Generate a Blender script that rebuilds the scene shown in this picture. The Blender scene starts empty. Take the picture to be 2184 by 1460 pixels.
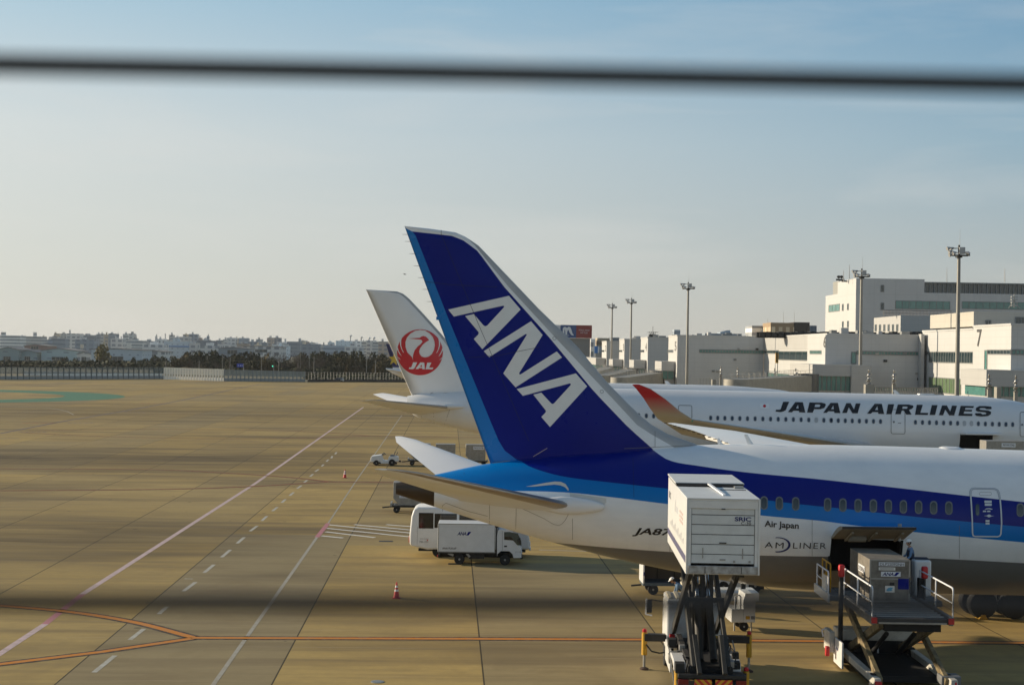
import bpy, bmesh, math, random
from mathutils import Vector, Matrix
from mathutils.geometry import tessellate_polygon
R = math.radians
rnd = random.Random(7)
scn = bpy.context.scene
COL = scn.collection

# ------------------------------------------------------------------ camera, sky, sun, exposure
FPX, CH, PITCH, ROLL = 3174.0, 11.8, math.atan(18/3174), 0.0165   # focal length in photo pixels, eye height
FWD = Vector((0, math.cos(PITCH), math.sin(PITCH)))
UP0 = Vector((0, -math.sin(PITCH), math.cos(PITCH)))
RGT = Vector((1, 0, 0))*math.cos(ROLL) + UP0*math.sin(ROLL)
UPV = RGT.cross(FWD)
EYE = Vector((0, 0, CH))
cd = bpy.data.cameras.new("camera"); cam = bpy.data.objects.new("camera", cd); COL.objects.link(cam)
cm = Matrix((RGT, UPV, -FWD)).transposed().to_4x4(); cm.translation = EYE
cam.matrix_world = cm
cd.sensor_width = 36; cd.lens = 36*FPX/2184
cd.clip_start = 0.05; cd.clip_end = 20000
cd.dof.use_dof = True; cd.dof.focus_distance = 78; cd.dof.aperture_fstop = 4.1
scn.camera = cam

SUN_EL, SUN_AZ = 15.5, 18.0        # sun low on the left, a little behind the subject
to_sun = Vector((-math.cos(R(SUN_AZ))*math.cos(R(SUN_EL)), math.sin(R(SUN_AZ))*math.cos(R(SUN_EL)), math.sin(R(SUN_EL))))
world = bpy.data.worlds.new("World"); scn.world = world; world.use_nodes = True
nt = world.node_tree; nt.nodes.clear()
out = nt.nodes.new('ShaderNodeOutputWorld'); bg = nt.nodes.new('ShaderNodeBackground')
sky = nt.nodes.new('ShaderNodeTexSky'); sky.sky_type = 'NISHITA'; sky.sun_disc = False
sky.sun_elevation = R(SUN_EL); sky.sun_rotation = math.atan2(to_sun.x, to_sun.y)
sky.air_density = 1.0; sky.dust_density = 0.6; sky.ozone_density = 1.2; sky.altitude = 0
# low haze: the lowest fifteen degrees are milky, warmer and brighter towards the sun, bluer away from it
def wm(op, a_, b_=None):
    o = nt.nodes.new('ShaderNodeMath'); o.operation = op
    for i, q in enumerate((a_, b_)):
        if q is None: continue
        if isinstance(q, (int, float)): o.inputs[i].default_value = q
        else: nt.links.new(q, o.inputs[i])
    return o.outputs[0]
def wmix(f, a_, b_, clamp=True):
    o = nt.nodes.new('ShaderNodeMix'); o.data_type = 'RGBA'; o.clamp_factor = clamp
    for k, q in (('Factor', f), ('A', a_), ('B', b_)):
        if isinstance(q, tuple): o.inputs[k].default_value = (*q, 1)
        elif isinstance(q, (int, float)): o.inputs[k].default_value = q
        else: nt.links.new(q, o.inputs[k])
    return o.outputs['Result']
tc = nt.nodes.new('ShaderNodeTexCoord'); sp = nt.nodes.new('ShaderNodeSeparateXYZ'); nt.links.new(tc.outputs['Generated'], sp.inputs[0])
def wramp(stops):
    o = nt.nodes.new('ShaderNodeValToRGB'); e = o.color_ramp.elements
    for p, c in stops[1:-1]: e.new(p).color = (*c, 1)
    e[0].position, e[0].color = stops[0][0], (*stops[0][1], 1); e[-1].position, e[-1].color = stops[-1][0], (*stops[-1][1], 1)
    nt.links.new(sp.outputs[2], o.inputs['Fac']); return o.outputs['Color']
sunny = wramp([(0, (.50,.495,.455)), (.047, (.50,.51,.475)), (.139, (.50,.535,.53)), (.23, (.30,.44,.53)), (.5, (.075,.135,.215))])
away = wramp([(0, (.40,.385,.345)), (.047, (.34,.365,.36)), (.139, (.225,.33,.40)), (.23, (.13,.26,.385)), (.5, (.04,.09,.165))])
hl = wm('SQRT', wm('ADD', wm('MULTIPLY', sp.outputs[0], sp.outputs[0]), wm('ADD', wm('MULTIPLY', sp.outputs[1], sp.outputs[1]), 1e-4)))
dt = wm('DIVIDE', wm('ADD', wm('MULTIPLY', sp.outputs[0], -math.cos(R(SUN_AZ))), wm('MULTIPLY', sp.outputs[1], math.sin(R(SUN_AZ)))), hl)
d0 = wm('ADD', dt, .017)
tf = wm('MINIMUM', wm('ADD', wm('DIVIDE', wm('MAXIMUM', d0, 0.0), .617), wm('MULTIPLY', wm('MAXIMUM', wm('MULTIPLY', d0, -1.0), 0.0), 1.5)), 1.45)   # darkest at right angles to the sun
haze_c = wmix(tf, away, sunny, False)
# faint cirrus veils drawn out along the horizon
mp = nt.nodes.new('ShaderNodeMapping'); mp.inputs['Scale'].default_value = (1.6, 1.6, 11); mp.inputs['Rotation'].default_value = (0, R(5), 0)
no = nt.nodes.new('ShaderNodeTexNoise'); no.inputs['Scale'].default_value = 1.9; no.inputs['Detail'].default_value = 5; no.inputs['Roughness'].default_value = .55; no.inputs['Distortion'].default_value = .4
nt.links.new(tc.outputs['Generated'], mp.inputs['Vector']); nt.links.new(mp.outputs[0], no.inputs['Vector'])
mr = nt.nodes.new('ShaderNodeMapRange'); mr.inputs['From Min'].default_value = .5; mr.inputs['From Max'].default_value = .8; mr.inputs['To Max'].default_value = .38
nt.links.new(no.outputs['Fac'], mr.inputs['Value'])
haze_c = wmix(mr.outputs[0], haze_c, (.56, .55, .52))
sky10 = nt.nodes.new('ShaderNodeVectorMath'); sky10.operation = 'SCALE'; sky10.inputs['Scale'].default_value = 14
nt.links.new(haze_c, sky10.inputs[0])
wf = nt.nodes.new('ShaderNodeMapRange'); wf.inputs['From Min'].default_value = .2; wf.inputs['From Max'].default_value = .6; wf.inputs['To Min'].default_value = .92; wf.inputs['To Max'].default_value = .8
nt.links.new(sp.outputs[2], wf.inputs['Value'])
nt.links.new(wmix(wf.outputs[0], sky.outputs['Color'], sky10.outputs[0]), bg.inputs['Color'])
bg.inputs['Strength'].default_value = 0.078
nt.links.new(bg.outputs['Background'], out.inputs['Surface'])
sl = bpy.data.lights.new("sun", 'SUN'); so = bpy.data.objects.new("sun", sl); COL.objects.link(so)
sl.energy = 4.9; sl.angle = R(0.6); sl.color = (1.0, .84, .61)
so.location = (-60, 40, 60); so.rotation_euler = (-to_sun).to_track_quat('-Z', 'Y').to_euler()
scn.view_settings.view_transform = 'Standard'; scn.view_settings.look = 'None'
scn.view_settings.exposure = 0.32; scn.view_settings.gamma = 1

# ------------------------------------------------------------------ photo pixel -> place helpers
def ray(px, py): return FWD + RGT*((px-1092)/FPX) + UPV*((730-py)/FPX)
def at(px, py, Y):
    d = ray(px, py); return EYE + d*(Y/d.y)
def gnd(px, py, z=0.0):
    d = ray(px, py); return EYE + d*((z-CH)/d.z)
YAW = R(2.4)      # the apron grid and the parked aircraft are turned this much against the view
def frame(x, y, rz=YAW, z=0): return Matrix.Translation((x, y, z)) @ Matrix.Rotation(rz, 4, 'Z')
def hit(px, py, M, yl):          # pixel ray against the plane y = yl of a local frame, in local coordinates
    Mi = M.inverted(); o = Mi @ EYE; d = Mi.to_3x3() @ ray(px, py)
    return o + d*((yl-o.y)/d.y)

# ------------------------------------------------------------------ object helpers
def tag(o, label=None, cat=None, group=None, kind=None):
    if label: o['label'] = label
    if cat: o['category'] = cat
    if group: o['group'] = group
    if kind: o['kind'] = kind
    return o
def thing(name, label, cat, M=None, group=None):
    o = bpy.data.objects.new(name, None); COL.objects.link(o); o.empty_display_size = .3
    if M is not None: o.matrix_world = M
    return tag(o, label, cat, group)
def add(name, me, mats, parent=None):
    o = bpy.data.objects.new(name, me); COL.objects.link(o)
    if parent is not None: o.parent = parent
    if mats is not None:
        for m in (mats if isinstance(mats, (list, tuple)) else [mats]): me.materials.append(m)
    return o
def copy_tree(o, parent=None):
    c = o.copy(); COL.objects.link(c)
    if parent is not None: c.parent = parent
    for ch in list(o.children): copy_tree(ch, c)
    return c

class MB:
    def __init__(s): s.v = []; s.f = []; s.m = []
    def _q(s, faces, m):
        for f in faces: s.f.append(f); s.m.append(m)
    def box(s, x0, x1, y0, y1, z0, z1, m=0):
        b = len(s.v)
        s.v += [(x0,y0,z0),(x1,y0,z0),(x1,y1,z0),(x0,y1,z0),(x0,y0,z1),(x1,y0,z1),(x1,y1,z1),(x0,y1,z1)]
        s._q([(b,b+3,b+2,b+1),(b+4,b+5,b+6,b+7),(b,b+1,b+5,b+4),(b+1,b+2,b+6,b+5),(b+2,b+3,b+7,b+6),(b+3,b,b+4,b+7)], m); return s
    def bar(s, p0, p1, w, h, m=0, up=(0,0,1)):       # rectangular bar between two points
        p0 = Vector(p0); p1 = Vector(p1); d = (p1-p0).normalized(); u = Vector(up)
        if abs(d.dot(u)) > .98: u = Vector((0,1,0))
        sd = d.cross(u).normalized(); u = sd.cross(d).normalized()
        b = len(s.v)
        for p in (p0, p1):
            for a, c in ((-1,-1),(1,-1),(1,1),(-1,1)): s.v.append(tuple(p + sd*(a*w/2) + u*(c*h/2)))
        s._q([(b,b+3,b+2,b+1),(b+4,b+5,b+6,b+7),(b,b+1,b+5,b+4),(b+1,b+2,b+6,b+5),(b+2,b+3,b+7,b+6),(b+3,b,b+4,b+7)], m); return s
    def cyl(s, p0, p1, r0, r1=None, n=12, m=0, cap=True):
        if r1 is None: r1 = r0
        p0 = Vector(p0); p1 = Vector(p1); d = (p1-p0).normalized()
        a = d.orthogonal().normalized(); c = d.cross(a)
        b = len(s.v)
        for p, r in ((p0, r0), (p1, r1)):
            for i in range(n):
                t = 2*math.pi*i/n; s.v.append(tuple(p + a*(r*math.cos(t)) + c*(r*math.sin(t))))
        s._q([(b+i, b+(i+1)%n, b+n+(i+1)%n, b+n+i) for i in range(n)], m)
        if cap: s._q([tuple(range(b+n-1, b-1, -1)), tuple(range(b+n, b+2*n))], m)
        return s
    def tube(s, pts, r, n=8, m=0):
        for a, b in zip(pts[:-1], pts[1:]): s.cyl(a, b, r, r, n, m)
        return s
    def prism(s, pts, y0, y1, m=0):                  # (x,z) outline pushed along y
        b = len(s.v); n = len(pts)
        s.v += [(x, y0, z) for x, z in pts] + [(x, y1, z) for x, z in pts]
        s._q([(b+i, b+n+i, b+n+(i+1)%n, b+(i+1)%n) for i in range(n)], m)
        s._q([tuple(range(b, b+n)), tuple(range(b+2*n-1, b+n-1, -1))], m); return s
    def prismx(s, pts, x0, x1, m=0):                 # (y,z) outline pushed along x
        b = len(s.v); n = len(pts)
        s.v += [(x0, y, z) for y, z in pts] + [(x1, y, z) for y, z in pts]
        s._q([(b+i, b+(i+1)%n, b+n+(i+1)%n, b+n+i) for i in range(n)], m)
        s._q([tuple(range(b+n-1, b-1, -1)), tuple(range(b+n, b+2*n))], m); return s
    def prismz(s, pts, z0, z1, m=0):
        b = len(s.v); n = len(pts)
        s.v += [(x, y, z0) for x, y in pts] + [(x, y, z1) for x, y in pts]
        s._q([(b+i, b+(i+1)%n, b+n+(i+1)%n, b+n+i) for i in range(n)], m)
        s._q([tuple(range(b+n-1, b-1, -1)), tuple(range(b+n, b+2*n))], m); return s
    def lathe(s, c, prof, n=16, m=0):                # prof (r,z) round a vertical axis
        b = len(s.v); k = len(prof)
        for r, z in prof:
            for i in range(n):
                t = 2*math.pi*i/n; s.v.append((c[0]+r*math.cos(t), c[1]+r*math.sin(t), c[2]+z))
        for j in range(k-1):
            s._q([(b+j*n+i, b+j*n+(i+1)%n, b+(j+1)*n+(i+1)%n, b+(j+1)*n+i) for i in range(n)], m)
        s._q([tuple(range(b+n-1, b-1, -1)), tuple(range(b+(k-1)*n, b+k*n))], m); return s
    def loft(s, rings, m=0, caps=True, mrow=None):
        b = len(s.v); n = len(rings[0])
        for r in rings: s.v += [tuple(p) for p in r]
        for j in range(len(rings)-1):
            mm = mrow[j] if mrow else m
            s._q([(b+j*n+i, b+j*n+(i+1)%n, b+(j+1)*n+(i+1)%n, b+(j+1)*n+i) for i in range(n)], mm)
        if caps:
            s._q([tuple(range(b+n-1, b-1, -1))], mrow[0] if mrow else m)
            s._q([tuple(range(b+(len(rings)-1)*n, b+len(rings)*n))], mrow[-1] if mrow else m)
        return s
    def quad(s, a, b_, c, d, m=0):
        b = len(s.v); s.v += [tuple(a), tuple(b_), tuple(c), tuple(d)]; s._q([(b,b+1,b+2,b+3)], m); return s
    def mesh(s, name, smooth=True, ang=38, fix=True):
        me = bpy.data.meshes.new(name); me.from_pydata(s.v, [], s.f)
        me.polygons.foreach_set('material_index', s.m)
        if fix:
            bm = bmesh.new(); bm.from_mesh(me); bmesh.ops.recalc_face_normals(bm, faces=bm.faces); bm.to_mesh(me); bm.free()
        if smooth:
            me.polygons.foreach_set('use_smooth', [True]*len(me.polygons)); me.set_sharp_from_angle(angle=R(ang))
        me.update(); return me
    def build(s, name, mats, parent=None, smooth=True, bev=0, ang=38, seg=2, fix=True):
        o = add(name, s.mesh(name, smooth, ang, fix), mats, parent)
        if bev:
            b = o.modifiers.new('edge', 'BEVEL'); b.width = bev; b.segments = seg; b.limit_method = 'ANGLE'; b.angle_limit = R(40)
        return o

def pchip(xs, ys):
    n = len(xs); h = [xs[i+1]-xs[i] for i in range(n-1)]; d = [(ys[i+1]-ys[i])/h[i] for i in range(n-1)]
    m = [0.0]*n; m[0] = d[0]; m[-1] = d[-1]
    for i in range(1, n-1):
        if d[i-1]*d[i] > 0:
            w1 = 2*h[i]+h[i-1]; w2 = h[i]+2*h[i-1]; m[i] = (w1+w2)/(w1/d[i-1]+w2/d[i])
    def f(x):
        if x <= xs[0]: return ys[0]+m[0]*(x-xs[0])
        if x >= xs[-1]: return ys[-1]+m[-1]*(x-xs[-1])
        lo, hi = 0, n-1
        while hi-lo > 1:
            k = (lo+hi)//2
            if xs[k] <= x: lo = k
            else: hi = k
        t = (x-xs[lo])/h[lo]; t2 = t*t; t3 = t2*t
        return (2*t3-3*t2+1)*ys[lo]+(t3-2*t2+t)*h[lo]*m[lo]+(-2*t3+3*t2)*ys[lo+1]+(t3-t2)*h[lo]*m[lo+1]
    return f
def plin(xs, ys):
    def f(x):
        if x <= xs[0]: return ys[0]
        if x >= xs[-1]: return ys[-1]
        for i in range(len(xs)-1):
            if x <= xs[i+1]: return ys[i]+(ys[i+1]-ys[i])*(x-xs[i])/(xs[i+1]-xs[i])
    return f

# flat outlines and lettering
def tess(loops):
    fl = [p for l in loops for p in l]
    tr = tessellate_polygon([[Vector((p[0], p[1], 0)) for p in l] for l in loops])
    return fl, [tuple(t) for t in tr]
def text2d(body, bold=0.0, shear=0.0, space=1.0):      # lettering as a flat mesh fitted into the unit square
    cu = bpy.data.curves.new('lettering', 'FONT'); cu.body = body; cu.fill_mode = 'BOTH'; cu.offset = bold; cu.shear = shear; cu.space_character = space; cu.resolution_u = 3
    ob = bpy.data.objects.new('lettering', cu); COL.objects.link(ob)
    dg = bpy.context.evaluated_depsgraph_get(); me = bpy.data.meshes.new_from_object(ob.evaluated_get(dg))
    vs = [(v.co.x, v.co.y) for v in me.vertices]; fs = [tuple(p.vertices) for p in me.polygons]
    bpy.data.objects.remove(ob); bpy.data.curves.remove(cu); bpy.data.meshes.remove(me)
    x0 = min(v[0] for v in vs); x1 = max(v[0] for v in vs); y0 = min(v[1] for v in vs); y1 = max(v[1] for v in vs)
    return [((x-x0)/(x1-x0), (y-y0)/(y1-y0)) for x, y in vs], fs
def cut_mesh(vs, fs, step_y=None, step_x=None):
    bm = bmesh.new(); bv = [bm.verts.new((x, y, 0)) for x, y in vs]
    for f in fs:
        if len(set(f)) > 2:
            try: bm.faces.new([bv[i] for i in f])
            except ValueError: pass
    for ax, st in ((1, step_y), (0, step_x)):
        if not st: continue
        lo = min(v.co[ax] for v in bm.verts); hi = max(v.co[ax] for v in bm.verts)
        k = math.floor(lo/st)*st
        while k < hi:
            co = [0, 0, 0]; co[ax] = k; no_ = [0, 0, 0]; no_[ax] = 1
            bmesh.ops.bisect_plane(bm, geom=bm.verts[:]+bm.edges[:]+bm.faces[:], plane_co=co, plane_no=no_, dist=1e-6); k += st
    return bm
def decal(name, shapes, surf, mat, parent, off=.012, step_y=None, step_x=None):
    """thin paint: shapes = list of (verts2d, faces) in photo pixels laid onto the surface surf(px,py)->local point"""
    vs, fs = [], []
    for v, f in shapes:
        b = len(vs); vs += list(v); fs += [tuple(i+b for i in t) for t in f]
    bm = cut_mesh(vs, fs, step_y, step_x)
    for v in bm.verts:
        p = surf(v.co.x, v.co.y); v.co = (p[0], p[1]-off, p[2])
    bmesh.ops.triangulate(bm, faces=[f for f in bm.faces if len(f.verts) > 4])
    for f in bm.faces:
        f.normal_update()
        if f.normal.y > 0: f.normal_flip()
    me = bpy.data.meshes.new(name); bm.to_mesh(me); bm.free()
    return add(name, me, mat, parent)
def txt_px(body, x0, yb0, x1, yb1, hpx, bold=0, shear=0, space=1.0):    # lettering between two baseline pixels
    vs, fs = text2d(body, bold, shear, space)
    return [(x0+(x1-x0)*u, yb0+(yb1-yb0)*u-hpx*v) for u, v in vs], fs
def rrect(cx, cy, w, h, r, n=5):
    p = []
    for sx, sy, a0 in ((1,1,0), (-1,1,90), (-1,-1,180), (1,-1,270)):
        for i in range(n+1):
            a = R(a0+90*i/n); p.append((cx+sx*(w/2-r)+r*math.cos(a), cy+sy*(h/2-r)+r*math.sin(a)))
    return p
def text_on(name, body, mat, parent, o, ux, uz, w, h, bold=0, shear=0, space=1.0):   # lettering on a flat face: origin, right, up
    vs, fs = text2d(body, bold, shear, space); o = Vector(o); ux = Vector(ux); uz = Vector(uz)
    me = bpy.data.meshes.new(name); me.from_pydata([tuple(o+ux*(w*u)+uz*(h*v)) for u, v in vs], [], fs); me.update()
    return add(name, me, mat, parent)
def poly_on(name, loops, mat, parent, o, ux, uz):
    vs, fs = tess(loops); o = Vector(o); ux = Vector(ux); uz = Vector(uz)
    me = bpy.data.meshes.new(name); me.from_pydata([tuple(o+ux*u+uz*v) for u, v in vs], [], fs); me.update()
    return add(name, me, mat, parent)

# ------------------------------------------------------------------ materials
MATS = {}
def mat(name, col, rough=.5, metal=0, var=0, vscale=3.0, spec=.5, coat=0, bump=0, stretch=None, col2=None):
    if name in MATS: return MATS[name]
    m = bpy.data.materials.new(name); m.use_nodes = True; t = m.node_tree; b = t.nodes['Principled BSDF']
    b.inputs['Base Color'].default_value = (*col, 1); b.inputs['Roughness'].default_value = rough; b.inputs['Metallic'].default_value = metal
    b.inputs['Specular IOR Level'].default_value = spec
    if coat: b.inputs['Coat Weight'].default_value = coat; b.inputs['Coat Roughness'].default_value = .08
    if var or bump:
        tcn = t.nodes.new('ShaderNodeTexCoord'); ns = t.nodes.new('ShaderNodeTexNoise'); ns.inputs['Scale'].default_value = vscale; ns.inputs['Detail'].default_value = 6; ns.inputs['Roughness'].default_value = .6
        if stretch:
            mpn = t.nodes.new('ShaderNodeMapping'); mpn.inputs['Scale'].default_value = stretch
            t.links.new(tcn.outputs['Object'], mpn.inputs['Vector']); t.links.new(mpn.outputs[0], ns.inputs['Vector'])
        else: t.links.new(tcn.outputs['Object'], ns.inputs['Vector'])
        if var:
            mr = t.nodes.new('ShaderNodeMapRange'); mr.inputs['From Min'].default_value = .3; mr.inputs['From Max'].default_value = .7
            mixn = t.nodes.new('ShaderNodeMix'); mixn.data_type = 'RGBA'
            c2 = col2 if col2 else tuple(c*(1-var) for c in col)
            mixn.inputs['A'].default_value = (*c2, 1); mixn.inputs['B'].default_value = (*col, 1)
            t.links.new(ns.outputs['Fac'], mr.inputs['Value']); t.links.new(mr.outputs[0], mixn.inputs['Factor']); t.links.new(mixn.outputs['Result'], b.inputs['Base Color'])
            rr = t.nodes.new('ShaderNodeMapRange'); rr.inputs['To Min'].default_value = min(1, rough+.12); rr.inputs['To Max'].default_value = max(.03, rough-.05)
            t.links.new(ns.outputs['Fac'], rr.inputs['Value']); t.links.new(rr.outputs[0], b.inputs['Roughness'])
        if bump:
            bn = t.nodes.new('ShaderNodeBump'); bn.inputs['Strength'].default_value = bump; bn.inputs['Distance'].default_value = .02
            t.links.new(ns.outputs['Fac'], bn.inputs['Height']); t.links.new(bn.outputs[0], b.inputs['Normal'])
    MATS[name] = m; return m
WHITE = mat('white_paint', (.78, .79, .80), .32, var=.05, vscale=.7, coat=.3)
TRUCKW = mat('vehicle_white', (.72, .73, .73), .38, var=.10, vscale=2.2, coat=.2)
CREAM = mat('aged_cream_paint', (.62, .57, .45), .55, var=.35, vscale=3.5)
DBLUE = mat('deep_blue_paint', (.001, .010, .20), .26, var=.10, vscale=.6, spec=.13)
LBLUE = mat('sky_blue_paint', (.0, .17, .52), .25, var=.08, vscale=.6, spec=.3)
TITAN = mat('bare_titanium', (.10, .075, .055), .42, .7, var=.25, vscale=.9)
METAL = mat('bare_metal', (.42, .40, .38), .34, .85, var=.15, vscale=1.5)
LEDGE = mat('polished_leading_edge', (.44, .39, .34), .30, .8, var=.14, vscale=1.1)
LEGREY = mat('grey_leading_edge', (.44, .43, .42), .4, .35, var=.16, vscale=1.0)
GREYP = mat('grey_belly_paint', (.23, .235, .24), .35, var=.12, vscale=.7, coat=.2)
BLACK = mat('black_paint', (.012, .012, .014), .4)
RUBBER = mat('tyre_rubber', (.02, .02, .021), .85, var=.3, vscale=8)
DARK = mat('dark_steel', (.028, .029, .031), .5, .2, var=.45, vscale=4)
STEEL = mat('galvanised_steel', (.36, .36, .35), .45, .6, var=.2, vscale=3)
ALU = mat('container_aluminium', (.36, .345, .315), .45, .45, var=.3, vscale=4)
GLASS = mat('dark_glass', (.012, .014, .016), .06, spec=.7)
CABGLASS = mat('cab_glass', (.05, .075, .075), .06, spec=.9)
TEAL = mat('teal_glass', (.10, .27, .25), .12, var=.35, vscale=.35, spec=.8)
BLUEGL = mat('blue_black_glass', (.03, .055, .065), .08, var=.4, vscale=.5, spec=.8)
REDP = mat('signal_red', (.55, .02, .025), .4, var=.12)
JALRED = mat('emblem_red', (.52, .008, .02), .3, coat=.3)
YELLOW = mat('machine_yellow', (.62, .34, .02), .45, var=.22, vscale=6)
HOLD = mat('hold_interior', (.02, .02, .02), .8)
NAVY = mat('navy_paint', (.02, .028, .14), .4)
TXTBLK = mat('lettering_black', (.01, .01, .012), .4)
TXTGREY = mat('lettering_grey', (.16, .16, .17), .5)
SEAM = mat('panel_seam', (.16, .155, .15), .6)
SEAMD = mat('panel_seam_blue', (.003, .006, .05), .6)
FABB = mat('work_shirt_blue', (.16, .26, .42), .9, var=.15, vscale=20)
FABD = mat('dark_trousers', (.03, .035, .05), .9, var=.2, vscale=20)
SKIN = mat('skin', (.48, .28, .19), .6)
HAIR = mat('black_hair', (.012, .01, .01), .6)
HELM = mat('helmet_white', (.78, .78, .76), .35)
# ------------------------------------------------------------------ ground and apron
class NT:
    def __init__(s, m): s.t = m.node_tree
    def n(s, k, **kw):
        o = s.t.nodes.new(k)
        for a, b in kw.items(): setattr(o, a, b)
        return o
    def l(s, a, b): s.t.links.new(a, b)
    def math(s, op, a, b=None, c=None):
        o = s.n('ShaderNodeMath', operation=op)
        for i, q in enumerate((a, b, c)):
            if q is None: continue
            if isinstance(q, (int, float)): o.inputs[i].default_value = q
            else: s.l(q, o.inputs[i])
        return o.outputs[0]
    def vec(s, x, y, z=0):
        o = s.n('ShaderNodeCombineXYZ')
        for i, q in enumerate((x, y, z)):
            if isinstance(q, (int, float)): o.inputs[i].default_value = q
            else: s.l(q, o.inputs[i])
        return o.outputs[0]
    def noise(s, v, sc=1, det=5, ro=.55, dist=0):
        o = s.n('ShaderNodeTexNoise'); o.inputs['Scale'].default_value = sc; o.inputs['Detail'].default_value = det; o.inputs['Roughness'].default_value = ro; o.inputs['Distortion'].default_value = dist
        s.l(v, o.inputs['Vector']); return o.outputs['Fac']
    def rng(s, v, a, b, c=0, d=1):
        o = s.n('ShaderNodeMapRange'); s.l(v, o.inputs['Value'])
        for k, q in zip(('From Min', 'From Max', 'To Min', 'To Max'), (a, b, c, d)): o.inputs[k].default_value = q
        return o.outputs[0]
    def mix(s, f, a, b):
        o = s.n('ShaderNodeMix', data_type='RGBA')
        if isinstance(f, (int, float)): o.inputs['Factor'].default_value = f
        else: s.l(f, o.inputs['Factor'])
        for k, q in (('A', a), ('B', b)):
            if isinstance(q, tuple): o.inputs[k].default_value = (*q, 1)
            else: s.l(q, o.inputs[k])
        return o.outputs['Result']
def newmat(name):
    m = bpy.data.materials.new(name); m.use_nodes = True; return m, NT(m), m.node_tree.nodes['Principled BSDF']

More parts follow.
